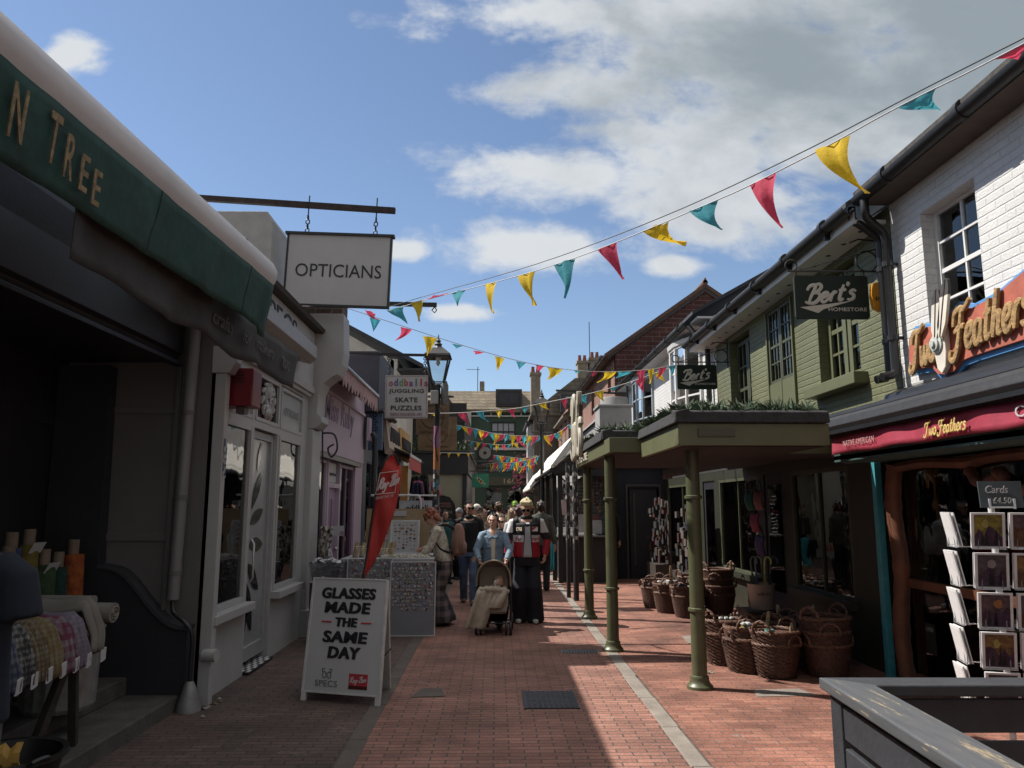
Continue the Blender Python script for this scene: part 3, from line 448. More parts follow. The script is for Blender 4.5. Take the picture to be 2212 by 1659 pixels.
# hanging opticians sign
t = thing('hanging_sign', 'white OPTICIANS board hanging by chains from a rusty beam', 'sign', (-2.16, 10.2, 4.9))
b = B(); b.box(-2.856, -1.469, 10.2, 10.25, 4.393, 5.372); bd = b.build('board', offw, t); b = B()
for q in ((-2.883, -2.856, 10.19, 10.26, 4.366, 5.372), (-1.469, -1.442, 10.19, 10.26, 4.366, 5.372), (-2.856, -1.469, 10.19, 10.26, 4.366, 4.393), (-2.91, -1.414, 10.17, 10.28, 5.372, 5.406)): b.box(*q)
b.build('frame', black, t); letters('OPTICIANS', (-2.156, 10.196, 4.869), X, Z, 1.17, 0.184, letk, t, .004)
b = B(); b.bar((-4.216, 10.22, 5.855), (-1.428, 10.22, 5.766), .07, .075); b.build('beam', pm('rusty_steel', (.035, .024, .022), .8, .5, 14, .4, 50), t); b = B()
for xx in (-2.625, -1.686): b = B(); b.tube([(xx, 10.22, 5.943), (xx, 10.22, 5.644)], .009, 6); chain(b, (xx, 10.22, 5.658), (xx, 10.22, 5.406), 4, .011); b.build('chain', iron, t, smooth=True)
for o in (bpy.data.objects[k.name] for k in t.children): pass
t.rotation_euler = (0, R(1.6), 0)
# ---------------- pink shop
t = thing('pink_shop', 'pink shopfront with purple door and faded Miss Ruby lettering under a fringed blind', 'shop', (-2.6, 13, 0))
b = B(); wallp(b, (-2.6, 0, 0), Y, Z, X, .14, 10.98, 15.2, 0, 3.9, [(11.15, 14.4, .05, 2.42)]); b.box(-7, -2.9, 10.98, 15.2, 2.5, 3.8); b.build('wall', pinkp, t)
b = B(); b.box(-2.6, -2.57, 11.0, 15.1, 2.5, 2.78); b.box(-2.6, -2.55, 11.0, 15.1, 3.42, 3.47); b.build('fascia', pinkp, t, bevel=.004); letters('Miss Ruby', (-2.595, 12.9, 3.16), Y, Z, 2.4, .5, purp_l, t, .006, bold=.02, shear=.15)
b = B(); b.box(-2.58, -2.5, 11.05, 14.5, 2.4, 2.47); b.build('shutter_slot', black, t)
window(t, (-2.62, 11.15, .6), Y, X, .95, 1.8, pinkp, dglass, 1, 1, .05, .07); b = B(); b.box(-2.74, -2.6, 11.15, 12.1, .05, .6); b.build('stall_riser', purple, t)
b = B(); b.box(-2.72, -2.66, 12.1, 13.1, .05, 2.0); dr = b.build('door', purple, t); b = B(); b.box(-2.66, -2.6, 12.1, 12.2, .05, 2.42); b.box(-2.66, -2.6, 13.0, 13.1, .05, 2.42); b.box(-2.66, -2.6, 12.2, 13.0, 1.98, 2.05); b.build('frame', pinkp, dr); b = B(); b.box(-2.655, -2.652, 12.25, 12.95, 2.08, 2.38); b.build('notice', offw, dr); letters('missrubyjewellery.com', (-2.65, 12.6, 2.2), Y, Z, .62, .08, letk, dr, .003)
b = B()
for k in range(2): b.box(-2.66, -2.645, 12.3 + k * .36, 12.55 + k * .36, .3, 1.8)
b.build('panel', pm('purple_shade', (.24, .145, .24), .5), dr); h = B(); h.ball((-2.62, 12.95, 1.0), .03); h.build('handle', steel, dr)
window(t, (-2.62, 13.1, .4), Y, X, 1.3, 2.0, purple, dglass, 2, 1, .06, .07); b = B(); b.box(-2.74, -2.6, 13.1, 14.4, .05, .4); b.build('stall_riser', purple, t); b = B(); b.box(-4.2, -4.1, 11, 14.6, 0, 2.4); b.build('interior', pm('violet_room', (.08, .06, .085), .9), t)
t = thing('retracted_blind', 'rolled up shop blind with ragged pink fringe above the pink shop', 'awning', (-2.3, 12.5, 3.6))
b = B(); b.prism([(-2.6, 3.7), (-2.26, 3.58), (-2.2, 3.66), (-2.28, 3.78), (-2.6, 3.86)], (0, 10.98, 0), X, Z, Y * 3.2); b.build('cassette', lead, t, bevel=.01); b = B(); b.tube([(-2.19, 10.98, 3.70), (-2.19, 14.18, 3.70)], .035, 10); b.build('roller', steel, t, smooth=True)
b = B(); k = 30; v = []
for i in range(k * 4 + 1):
    yy = 10.98 + 3.2 * i / (k * 4); v += [(-2.2 + .012 * sin(i * .9), yy, 3.69), (-2.2 + .018 * sin(i * .9), yy, 3.50 - (.10, .04, -.02, .06)[i % 4] - rnd.uniform(0, .02))]
b.add(v, [(2 * i, 2 * i + 2, 2 * i + 3, 2 * i + 1) for i in range(k * 4)]); b.build('fringe', pm('pink_fringe', (.42, .29, .29), .9, .2, 9, stain=.2), t, solid=.003)
# ---------------- oddballs building, dark clad upper wall
t = thing('toy_shop', 'narrow shop with blue vertical signboard and slate clad upper wall next to the pink shop', 'shop', (-2.6, 17, 0))
b = B(); wallp(b, (-2.6, 0, 0), Y, Z, X, .15, 15.25, 21.9, 0, 3.6, [(15.6, 17.6, .3, 2.6), (18, 21.3, .3, 2.6)]); b.build('wall', pm('navy_paint', (.035, .05, .075), .5), t)
b = B(); b.box(-7, -2.34, 15.28, 17.4, 3.55, 4.78); b.build('clad_wall', lead, t, bevel=.01); gutter(t, (-2.3, 15.2, 3.6), (-2.3, 17.5, 3.6), .06)
window(t, (-2.6, 15.6, .3), Y, X, 2.0, 2.3, lead, glass, 3, 1, .05, .06); window(t, (-2.6, 18, .3), Y, X, 3.3, 2.3, lead, dglass, 3, 1, .05, .06)
b = B(); b.tube([(-2.42, 15.2, 3.1), (-2.36, 15.15, 3.0), (-2.36, 15.15, 0)], .055, 12); b.build('downpipe', black, t, smooth=True); b = B(); b.box(-2.52, -2.46, 15.05, 15.3, 2.95, 3.4); b.build('junction_box', pinkp, t, bevel=.008)
b = B(); b.box(-2.56, -2.28, 15.5, 15.58, 2.8, 3.62); sg = b.build('vertical_board', pm('faded_blue', (.09, .15, .24), .6, .15, 5), t, bevel=.004); letters('oddballs', (-2.42, 15.495, 3.2), -Z, X, .72, .13, pm('navy_letter', (.015, .025, .06), .6), sg, .004)
b = B(); b.obox((-2.4, 17.8, 3.22), (.05, .0, .06), (0, 1.05, 0), (-.05, 0, .34)); pb = b.build('fascia_board', pm('beige_board', (.42, .34, .28), .6, .1, 3), t, bevel=.005); b.build
sq = B()
for k in range(7): yy = 17.05 + k * .23; sq.tube(spl([(-2.31, yy, 3.1 + .05 * (k % 2)), (-2.32, yy + .1, 3.42), (-2.31, yy + .14, 3.12), (-2.32, yy + .2, 3.3)], 4), .018, 5)
sq.build('lettering', letk, pb, smooth=True)
b = B(); b.obox((-2.42, 20.4, 3.25), (.05, 0, .03), (0, 1.15, 0), (-.02, 0, .36)); pb = b.build('fascia_board', pm('orange_board', (.42, .24, .08), .6, .1, 3), t, label='orange fascia board with black lettering', bevel=.005); sq = B()
for k in range(8): yy = 19.5 + k * .24; sq.tube(spl([(-2.345, yy, 3.1), (-2.35, yy + .04, 3.4), (-2.345, yy + .1, 3.15), (-2.35, yy + .18, 3.36)], 4), .022, 5)
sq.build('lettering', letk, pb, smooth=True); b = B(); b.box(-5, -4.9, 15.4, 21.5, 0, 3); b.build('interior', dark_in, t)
t = thing('gabled_house', 'weathered cream house with overhanging dark eaves behind the slate clad wall', 'house', (-4, 22, 0))
b = B(); wallp(b, (-2.85, 0, 0), Y, Z, X, .2, 22, 26.4, 0, 5.9, [(22.4, 23.1, 4.4, 5.3)]); b.prism([(-8, 0), (-2.95, 0), (-2.95, 5.85), (-5.4, 7.25), (-8, 7.25)], (0, 22.0, 0), X, Z, Y * .2); b.build('wall', cream, t)
b = B(); b.prism([(-2.1, 5.62), (-2.1, 5.74), (-5.4, 7.5), (-8, 7.5), (-8, 7.36), (-5.4, 7.36)], (0, 21.9, 0), X, Z, Y * 4.6); b.box(-2.85, -2.12, 21.92, 26.4, 5.56, 5.62); b.build('roof', slate, t); gutter(t, (-2.06, 21.9, 5.66), (-2.06, 26.5, 5.66), .07); window(t, (-2.85, 22.4, 4.4), Y, X, .7, .9, white, dglass, 2, 2, .07, .06)
# oddballs hanging sign
t = thing('square_hanging_sign', 'square white oddballs juggling board hung on chains by the street lamp', 'sign', (-1.5, 13, 3.5))
b = B(); b.box(-1.88, -1.16, 13.0, 13.05, 3.16, 3.9); b.build('board', offw, t); b = B(); rim = pm('maroon_line', (.2, .04, .06), .5)
for q in ((-1.86, -1.18, 12.996, 13.0, 3.88, 3.885), (-1.86, -1.18, 12.996, 13.0, 3.175, 3.18), (-1.865, -1.86, 12.996, 13, 3.175, 3.885), (-1.18, -1.175, 12.996, 13, 3.175, 3.885)): b.box(*q)
b.build('border_line', rim, t); cols = [(.30, .05, .08), (.08, .08, .25), (.1, .25, .12), (.35, .1, .05), (.2, .05, .25), (.05, .2, .2), (.4, .05, .06), (.25, .06, .12)]
for i, ch in enumerate('oddballs'): letters(ch, (-1.83 + .045 + i * .0855, 12.995, 3.76 + (.015 if ch in 'dbl' else -.012)), X, Z, .066 if ch != 'l' else .03, .13 if ch in 'dbl' else .085, pm('multi_letter_%s' % 'abcdefgh'[i], cols[i], .5), t, .003, bold=.03)
for s, z, w in (('JUGGLING', 3.62, .60), ('SKATE', 3.475, .38), ('PUZZLES', 3.335, .52)): letters(s, (-1.52, 12.995, z), X, Z, w, .082, letk, t, .003, bold=.02)
letters('FAMILY RUN SINCE 1984', (-1.52, 12.995, 3.235), X, Z, .54, .036, rim, t, .003); b = B(); b.box(-1.79, -1.25, 12.996, 13, 3.205, 3.209); b.build('rule', rim, t)
b = B(); b.bar((-2.9, 13.02, 4.28), (-1.02, 13.02, 4.25), .05, .04); b.build('beam', iron, t); b = B(); chain(b, (-1.22, 13.02, 4.25), (-1.2, 13.02, 3.9), 9, .010); b.build('chain', iron, t, smooth=True); b = B(); chain(b, (-1.84, 13.02, 4.25), (-1.82, 13.02, 3.9), 9, .010); b.build('chain', iron, t, smooth=True)
# ---------------- white brick shop on the right with the carved feather sign
Ym = -Y; Xm = -X
t = thing('feather_shop', 'white painted brick shop with sash window above a red canopy and black shutter box', 'shop', (4, 5.5, 0)); TF = t
b = B(); wallp(b, (4, 0, 0), Y, Z, Xm, .22, -1, 7.38, 2.5, 4.95, [(6.02, 6.84, 3.2, 4.42), (2.5, 3.4, 3.2, 4.42)]); b.box(4.25, 9, -1, 7.36, 0, 4.9); b.build('wall', whiteb, t)
for y0 in (6.02, 2.5):
    f = window(t, (4.12, y0 + (.82 if y0 > 5 else .9), 3.24), Ym, Xm, .82 if y0 > 5 else .9, 1.2, pm('sash_white', (.6, .6, .59), .5, .06, 4), glass, 2, 4, .05, .06, .022, sill=.1, sm=white)
    b = B(); b.box(4.2, 4.22, y0, y0 + .82, 3.2, 3.9); b.build('curtain', pm('dark_curtain', (.12, .05, .05), .9, .3, 9), f)
b = B(); b.box(3.72, 4.0, -1, 7.38, 4.72, 4.76); b.build('soffit', pm('brown_soffit', (.07, .055, .045), .8), t); gutter(t, (3.70, -1, 4.80), (3.70, 7.42, 4.80), .075)
b = B(); b.prism([(3.66, 4.82), (3.66, 4.87), (7.5, 7.6), (7.5, 7.5)], (0, -1, 0), X, Z, Y * 8.42); b.build('roof', pm('mossy_tile', (.045, .04, .036), .9, .6, 14, .6, 30, stain=.3), t)
for dy, x1, nm in ((0, 3.93, 0), (-.17, 3.90, 1)):
    b = B(); y = 7.48 + dy; b.tube(spl([(3.70, y + .06 if nm == 0 else 7.28, 4.76), (3.70, y + .06 if nm == 0 else 7.28, 4.62), (3.74, y, 4.55), (x1 - .03, y, 4.42), (x1, y, 4.34)], 5) + [V((x1, y, 3.0)), V((x1 - .06, y - .03, 2.95)), V((x1 - .16, y - .04, 2.93))], .042, 12); pp = b.build('downpipe', black, t, smooth=True); 
    for z in (4.05, 3.3): b = B(); b.tube([(x1, y, z), (x1, y, z + .05)], .052, 12); b.box(x1, 4.0, y - .015, y + .015, z + .01, z + .04); b.build('bracket', black, pp)
b = B(); b.prism([(4.0, 2.84), (3.87, 2.78), (3.84, 2.70), (4.0, 2.66)], (0, -1, 0), X, Z, Y * 8.5); b.build('cornice', black, t, bevel=.006); b = B(); b.prism([(3.98, 2.72), (3.52, 2.605), (3.5, 2.59), (3.5, 2.55), (3.98, 2.66)], (0, -1, 0), X, Z, Y * 8.95)
b.build('lean_to_roof', brickm('brown_tiles', (.16, .115, .09), (.11, .08, .065), (.05, .04, .035), .3, .12, .012), t); b = B(); b.prism([(3.58, 2.63), (3.56, 2.655), (3.42, 2.62), (3.42, 2.59)], (0, -1, 0), X, Z, Y * 8.95); b.build('flashing', lead, t)
b = B(); b.prism([(3.52, 2.60), (3.44, 2.60), (3.38, 2.55), (3.36, 2.48), (3.40, 2.41), (3.46, 2.38), (3.56, 2.38)], (0, -1, 0), X, Z, Y * 8.93); sb = b.build('shutter_box', pm('shutter_black', (.014, .014, .016), .6, .5, 14, .15, 40), t, smooth=True, bevel=.004); b = B()
for i in range(5): b.box(3.372 + i * .014, 3.38 + i * .014, -1, 7.9, 2.404 - i * .004, 2.44 - i * .008)
b.build('slat', black, sb)
redc = pm('red_canvas', (.30, .028, .055), .75, .2, 5, .35, 18, stain=.15)
def rval(a, c): yy = -1 + 8.78 * a; return V((3.44 - .012 * sin(yy * 4.1) * c - .008 * sin(yy * 9.7 + c), yy, 2.385 - .175 * c + .006 * sin(yy * 7) * c))
b = B(); b.grid(rval, 160, 4); vl = b.build('valance', redc, t, smooth=True, solid=.005, auto=180); yel = pm('yellow_letter', (.50, .36, .12), .7, .2, 12)
script('Two Feathers', (3.418, 5.78, 2.295), Ym, Z, .56, .13, yel, vl, .004, .075); fadw = pm('faded_white_letter', (.36, .20, .20), .8, .3, 30); letters('NATIVE AMERICAN', (3.425, 7.2, 2.30), Ym, Z, .62, .055, fadw, vl, .003); letters('CRAFTS', (3.425, 4.72, 2.31), Ym, Z, .5, .075, offw, vl, .003); b = B(); b.box(3.5, 3.98, -1, 7.9, 2.14, 2.2); b.prism([(3.5, 2.36), (3.5, 2.16), (3.62, 2.12), (3.62, 2.36)], (0, -1, 0), X, Z, Y * 8.9); b.build('green_board', pm('teal_board', (.035, .075, .07), .6), t)
b = B(); b.box(3.92, 3.99, 7.92, 8.0, 0, 2.2); b.build('turquoise_post', pm('turquoise_paint', (.05, .26, .31), .45, .2, 9, stain=.3), t, bevel=.004)
orw = pm('orange_wood', (.10, .036, .016), .6, .5, 4, .2, 12, stain=.2)
b = B(); b.tube(spl([(3.97, 7.66, 0), (3.96, 7.69, .5), (3.98, 7.64, 1.1), (3.96, 7.67, 1.7), (3.97, 7.60, 2.1)], 6), [.085, .075, .08, .072, .078, .072] * 4 + [.085], 10); f = b.build('log_post', orw, t, smooth=True); b = B(); b.tube(spl([(3.97, 7.6, 2.07), (3.95, 7.0, 2.09), (3.97, 6.4, 2.06), (3.96, 5.9, 2.09), (3.97, 4, 2.08)], 6), .05, 8); b.build('log_beam', orw, t, smooth=True)
b = B(); b.tube(spl([(3.9, 6.3, 2.0), (3.88, 6.1, 1.86), (3.9, 5.9, 1.95), (3.88, 5.75, 1.8), (3.9, 5.3, 1.9)], 6), [.03, .05, .04, .045, .05] * 4 + [.04] * 5, 10); b.build('log_arch', orw, t, smooth=True)
b = B(); b.box(4.02, 4.08, -1, 7.6, 0, .12); b.box(4.0, 4.06, 3.4, 7.6, .92, 1.0); b.build('window_rail', orw, t); b = B(); b.box(4.03, 4.04, -1, 7.58, .12, 2.1); b.build('window_glass', glass, t); b = B(); b.box(4.12, 4.16, 3, 7.5, 0, .92); b.build('panel', pm('tan_board', (.20, .16, .11), .7, .25, 2, stain=.3), t)
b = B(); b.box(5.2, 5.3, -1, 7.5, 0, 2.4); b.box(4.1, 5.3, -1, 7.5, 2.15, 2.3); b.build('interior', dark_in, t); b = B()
for k in range(9): y = 7.2 - k * .18; b.mat(k % 3).ball((4.25 + .1 * (k % 2), y, 1.62 - .07 * (k % 4)), (.03, .05, .06)); b.mat(k % 3).tube([(4.25, y, 1.6), (4.25, y, 1.2 + .05 * (k % 3))], .007, 5)
b.mat(0).tube(spl([(4.2, 6.6, 1.35), (4.2, 6.5, 1.2), (4.2, 6.42, 1.1), (4.2, 6.34, 1.2), (4.2, 6.26, 1.36)], 5), .012, 6); b.build('necklace_display', [pm('bead_teal', (.1, .25, .25), .3), pm('bone', (.35, .32, .26), .5), pm('bead_red', (.2, .04, .03), .4)], t)
b = B(); b.tube([(4.05, 7.2, 1.75), (4.06, 7.2, 1.75)], .16, 20); b.build('wall_mirror', pm('mirror_brown', (.16, .12, .07), .25), t)
b = B(); b.box(4.012, 4.018, 7.2, 7.36, .35, .62); lb = b.build('notice', black, t); letters('OPEN', (4.008, 7.28, .57), Ym, Z, .11, .04, pm('notice_grey', (.2, .2, .2), .6), lb, .001); lb.children[0]['label'] = 'small pale lettering'
# carved sign: blue back board, red panel, gold letters, feathers
t = thing('carved_sign', 'carved red and blue signboard with gold script and two feathers on white brick', 'sign', (3.9, 6.2, 3))
blue = pm('sky_blue_paint', (.08, .24, .50), .5, .15, 8, stain=.15); terr = pm('terracotta_paint', (.36, .10, .065), .65, .25, 6, .15, 20, stain=.25); carved = pm('carved_gold', (.29, .18, .075), .8, .5, 22, .8, 45, stain=.15)
outl = [(7.1, 2.92), (7.13, 3.05), (7.1, 3.30), (7.0, 3.37), (6.8, 3.35), (6.55, 3.31), (6.42, 3.37), (6.3, 3.42), (6.1, 3.35), (5.8, 3.37), (5.3, 3.50), (5.0, 3.55), (4.6, 3.45), (4.6, 2.88), (6.12, 2.87), (6.30, 2.86), (6.42, 2.79), (6.54, 2.785), (6.66, 2.81), (6.74, 2.89)]
b = B(); b.prism(outl, (3.955, 0, 0), Y, Z, X * .045); b.build('back_board', blue, t, bevel=.004); inn = [(a + (.035 if a < 4.8 else -.025 if a > 6.78 else 0), c + (-.04 if c > 3.15 else .045)) for a, c in outl]; b = B(); b.prism(inn, (3.925, 0, 0), Y, Z, X * .03); b.build('red_panel', terr, t, bevel=.003)
script('Two', (3.895, 6.81, 3.13), Ym, Z, .45, .40, carved, t, .02, .085, lift=.02); script('Feathers', (3.895, 5.87, 3.15), Ym, Z, 1.04, .47, carved, t, .02, .068, lift=.04)
b = B(); sh = [(0, .33), (.05, .30), (.07, .2), (.07, 0), (.05, -.12), (0, -.17), (-.05, -.12), (-.07, 0), (-.07, .2), (-.05, .3)]; b.prism([(6.50 + a * 1.2, 3.0 + c) for a, c in sh], (3.87, 0, 0), Y, Z, X * .05); bone = pm('bone_white', (.58, .54, .47), .6, .12, 9, stain=.2); b.build('oval_plaque', bone, t, bevel=.008); b = B(); b.lathe((3.885, 6.53, 3.10), [(.085, 0), (.085, .03), (.06, .034), (.06, .05), (.03, .055), (.03, .07), (.001, .072)], 20, (-1, 0, 0)); b.build('rosette', pm('rosette_teal', (.42, .45, .42), .5, .3, 20), t, smooth=True)
tipm = pm('feather_tip', (.045, .04, .04), .7, .4, 16)
for dy, tz, lean in ((.05, 3.57, -.08), (-.03, 3.62, -.15)):
    y0 = 6.46 + dy; L0 = tz - 3.14; P = lambda s, w: (y0 + lean * s + w, 3.14 + L0 * s); n = 14; wd = lambda s: .062 * (min(1, .35 + s * 3) * math.sqrt(max(0, 1 - max(0, (s - .72) / .28) ** 2)) + .0)
    b = B(); ed = [P(i / n, wd(i / n)) for i in range(n + 1)] + [P(i / n, -wd(i / n)) for i in range(n, -1, -1)]; lo = [P(i / n * .7, wd(i / n * .7)) for i in range(n + 1)] + [P(i / n * .7, -wd(i / n * .7)) for i in range(n, -1, -1)]; hi = [P(.7 + .3 * i / n, wd(.7 + .3 * i / n)) for i in range(n + 1)] + [P(.7 + .3 * i / n, -wd(.7 + .3 * i / n)) for i in range(n, -1, -1)]
    b.prism(lo, (3.84, 0, 0), Y, Z, X * .025); b.mat(1).prism(hi, (3.84, 0, 0), Y, Z, X * .025); q = b.build('feather', [bone, tipm], t); b = B(); p0, p1 = P(0, 0), P(.98, 0); b.tube([(3.838, *p0), (3.838, *p1)], .006, 6); b.build('quill', tipm, q)
# ---------------- olive shop
t = thing('homestore', 'olive green painted brick shop with three sash windows and a white boxed soffit', 'shop', (4, 10.5, 0)); HS = t
b = B(); wallp(b, (4, 0, 0), Y, Z, Xm, .3, 7.4, 13.62, 2.45, 4.72, [(8.2, 9.26, 3.14, 4.46), (10.04, 10.95, 2.6, 4.5), (11.8, 12.85, 2.7, 4.46)]); b.build('wall', olive, t); b = B(); b.box(4.32, 9, 7.4, 13.6, 2.3, 4.7); b.build('party_wall', dark_in, t)
win = window(t, (4.12, 9.26, 3.14), Ym, Xm, .5, 1.3, olivep, glass, 2, 4, .09, .06, .03); win = window(t, (4.12, 8.72, 3.14), Ym, Xm, .5, 1.3, olivep, glass, 2, 4, .09, .06, .03)
s = B(); s.box(3.84, 4.05, 8.06, 9.42, 3.0, 3.13); s.build('window_sill', olivep, t, bevel=.008)
window(t, (3.985, 10.93, 3.42), Ym, Xm, .45, 1.06, olived, glass, 3, 4, .045, .05, .02); window(t, (3.985, 10.47, 3.42), Ym, Xm, .45, 1.06, olived, glass, 3, 4, .045, .05, .02); s = B(); s.box(3.98, 4.02, 10.03, 10.48, 2.6, 3.42); s.box(3.98, 4.02, 10.5, 10.96, 2.6, 3.42); s.box(3.965, 4.0, 10.0, 10.04, 2.6, 4.5); s.box(3.965, 4.0, 10.96, 11.0, 2.6, 4.5); s.build('window_panel', olivep, t, bevel=.004)
window(t, (4.12, 12.85, 2.8), Ym, Xm, .56, 1.62, olived, glass, 2, 4, .07, .06, .03); window(t, (4.12, 12.28, 2.8), Ym, Xm, .48, 1.62, olived, glass, 2, 4, .07, .06, .03)
b = B(); b.box(4.2, 4.22, 8.3, 8.95, 3.1, 4.3); b.box(4.1, 4.12, 10.1, 10.7, 2.7, 4.5); b.box(4.2, 4.22, 11.8, 12.5, 2.8, 4.4); b.build('curtain', pm('net_curtain', (.5, .5, .5), .9, .2, 9), t)
b = B(); b.box(3.68, 4.0, 7.46, 14.2, 4.56, 4.60); b.prism([(3.68, 4.56), (3.66, 4.56), (3.66, 4.72), (3.68, 4.72)], (0, 7.46, 0), X, Z, Y * 6.74); b.build('soffit', soffm, t); b = B()
for i in range(16): yy = 7.7 + i * .4; b.tube([(3.85, yy, 4.556), (3.85, yy, 4.562)], .028, 10)
b.build('soffit_vent', black, t); gutter(t, (3.59, 7.4, 4.70), (3.59, 14.25, 4.70), .07); b = B(); b.prism([(3.58, 4.72), (3.58, 4.77), (7.5, 7.5), (7.5, 7.4)], (0, 7.43, 0), X, Z, Y * 6.9); b.build('roof', slate, t)
for i in range(6): yy = 8.0 + i * 1.1; b = B(); b.box(3.6, 3.67, yy, yy + .05, 4.58, 4.7); b.build('gutter_bracket', iron, t)
# ground floor front, dim behind the canopy
b = B(); wallp(b, (4, 0, 0), Y, Z, Xm, .12, 8.02, 18.4, 0, 2.3, [(8.7, 10.42, .62, 2.15), (10.72, 11.5, .05, 2.15), (11.75, 13.8, .62, 2.15), (14.1, 14.9, .05, 2.15), (15.2, 18.0, .62, 2.15)]); b.box(3.9, 4.0, 8.65, 10.5, .55, .64); b.box(3.9, 4.0, 11.7, 13.9, .55, .64); b.build('shopfront', pm('canopy_shade_olive', (.022, .024, .015), .5, .2, 4, .1, 30), t)  # olive darkened so the colour itself carries the canopy shade
for y0, y1, z0 in ((8.7, 10.42, .62), (11.75, 13.8, .62), (15.2, 18, .62)): window(t, (4.0, y1, z0), Ym, Xm, y1 - y0, 2.15 - z0, olived, dglass, 2, 1, .05, .07)
for y0 in (10.72, 14.1):
    b = B(); b.box(4.02, 4.07, y0, y0 + .78, .05, 2.15); d = b.build('door', dgrey, t); b = B(); b.box(4.01, 4.02, y0 + .12, y0 + .66, .5, 2.0); b.build('pane', dglass, d)
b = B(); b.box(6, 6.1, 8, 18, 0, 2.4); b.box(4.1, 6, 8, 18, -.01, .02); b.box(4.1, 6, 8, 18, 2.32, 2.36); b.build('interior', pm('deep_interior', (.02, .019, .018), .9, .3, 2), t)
gd = [pm('goods_%s' % n, c, .6) for n, c in (('white', (.45, .45, .45)), ('grey', (.12, .12, .13)), ('pink', (.30, .10, .12)), ('green', (.03, .16, .10)), ('gold', (.4, .25, .06)), ('navy', (.03, .04, .1)))]
b = B()
for i in range(150):
    yy = rnd.choice([rnd.uniform(8.8, 10.3), rnd.uniform(8.8, 10.3), rnd.uniform(11.9, 13.7), rnd.uniform(15.3, 17.9)]); xx = rnd.uniform(4.25, 5.2); lv = rnd.choice([.66, .95, 1.25, 1.55, 1.8]); h = rnd.uniform(.04, .13); b.mat(rnd.choice([0, 0, 1, 1, 1, 2, 3, 4, 5]))
    if i % 3: b.lathe((xx, yy, lv), [(rnd.uniform(.02, .05), 0), (rnd.uniform(.03, .07), h * .6), (rnd.uniform(.01, .05), h)], 8)
    else: b.obox((xx, yy, lv + h), (rnd.uniform(.02, .08), 0, 0), (0, rnd.uniform(.02, .1), 0), (0, 0, h))
b.build('shop_stock', gd, t); b = B()
for lv in (.64, .93, 1.23, 1.53, 1.78):
    for y0, y1 in ((8.75, 10.35), (11.9, 13.7), (15.3, 17.9)): b.box(4.3, 5.25, y0, y1, lv - .015, lv)
b.build('shelving', wood_d, t)
lm = bpy.data.materials.new('lamp_glow'); lm.use_nodes = True; e = lm.node_tree.nodes['Principled BSDF']; e.inputs['Emission Color'].default_value = (1, .72, .35, 1); e.inputs['Emission Strength'].default_value = 30
for yy, zz, xx in ((9.35, 2.0, 4.35), (12.4, 2.02, 4.3)):
    b = B(); b.tube([(xx, yy, zz + .28), (xx, yy, zz + .12)], .012, 6); b.lathe((xx, yy, zz), [(.06, 0), (.05, .06), (.025, .12), (.02, .13)], 14); s = b.build('spotlight', black, t, smooth=True); b = B(); b.lathe((xx, yy, zz - .002), [(.001, -.012), (.05, 0), (.001, .005)], 14); b.build('bulb', lm, s)
# canopy over the pavement
t = thing('canopy', 'olive flat roofed canopy with black felt edge over the right pavement', 'canopy', (2.6, 9.5, 2.2)); CN = t
A = (1.66, 6.95, 2.24, 2.50); Bc = (1.30, 9.22, 2.30, 2.56)
b = B(); b.box(1.66, 3.05, 6.95, 8.06, 2.24, 2.44); b.box(1.66, 4.02, 8.06, 8.75, 2.24, 2.44); b.build('near_fascia', olivep, t, bevel=.004); b = B(); b.box(1.30, 4.02, 8.76, 12.45, 2.30, 2.47); b.build('far_fascia', olivep, t, bevel=.004)
b = B(); b.prism([(1.62, 2.443), (1.64, 2.55), (1.76, 2.58), (1.80, 2.443)], (0, 6.92, 0), X, Z, Y * 1.83); b.prism([(6.91, 2.446), (6.93, 2.55), (7.05, 2.575), (7.1, 2.446)], (1.63, 0, 0), Y, Z, X * 1.42); b.build('felt_edge', felt, t, bevel=.01); b = B(); b.prism([(1.26, 2.473), (1.28, 2.59), (1.4, 2.62), (1.44, 2.473)], (0, 9.2, 0), X, Z, Y * 3.28); b.prism([(9.18, 2.476), (9.2, 2.59), (9.32, 2.615), (9.38, 2.476)], (1.28, 0, 0), Y, Z, X * 2.7); b.build('felt_edge', felt, t, bevel=.01)
b = B(); b.box(1.72, 3.02, 7.0, 8.06, 2.232, 2.238); b.box(1.72, 3.98, 8.06, 8.75, 2.232, 2.238); b.box(1.36, 3.98, 8.8, 12.4, 2.292, 2.298); b.build('ceiling', pm('darkened_ceiling', (.022, .016, .013), .8), t); b = B(); b.box(1.8, 3.05, 7.1, 8.06, 2.442, 2.47); b.box(1.8, 4.0, 8.07, 9.15, 2.476, 2.49); b.box(1.42, 4.0, 9.3, 12.4, 2.475, 2.51); b.build('deck', felt, t); b = B(); b.box(1.84, 2.18, 6.936, 6.95, 2.32, 2.39); b.build('vent_plate', olived, t, bevel=.003)  # ceiling: thin dark sheet added to darken the canopy underside
b = B(); b.bar((1.46, 9.12, 2.44), (1.62, 9.18, 2.40), .015); b.ball((1.62, 9.15, 2.4), .025); b.build('small_lamp', steel, t)
letters('HOMESTORE', (1.293, 11.45, 2.39), Ym, Z, 1.3, .11, pm('cream_letter', (.55, .52, .44), .5), t, .03); script("Bert's", (1.24, 11.75, 2.92), Ym, Z, 1.25, .95, pm('cream_script', (.38, .35, .28), .6), t, .04, .06)
b = B(); b.bar((1.24, 11.3, 2.45), (1.25, 11.3, 3.3), .03); b.bar((1.24, 12.1, 2.45), (1.25, 12.1, 3.3), .03); b.build('sign_support', wood_d, t)
colm = pm('olive_column', (.075, .08, .04), .42, .15, 5, .06, 50, stain=.15)
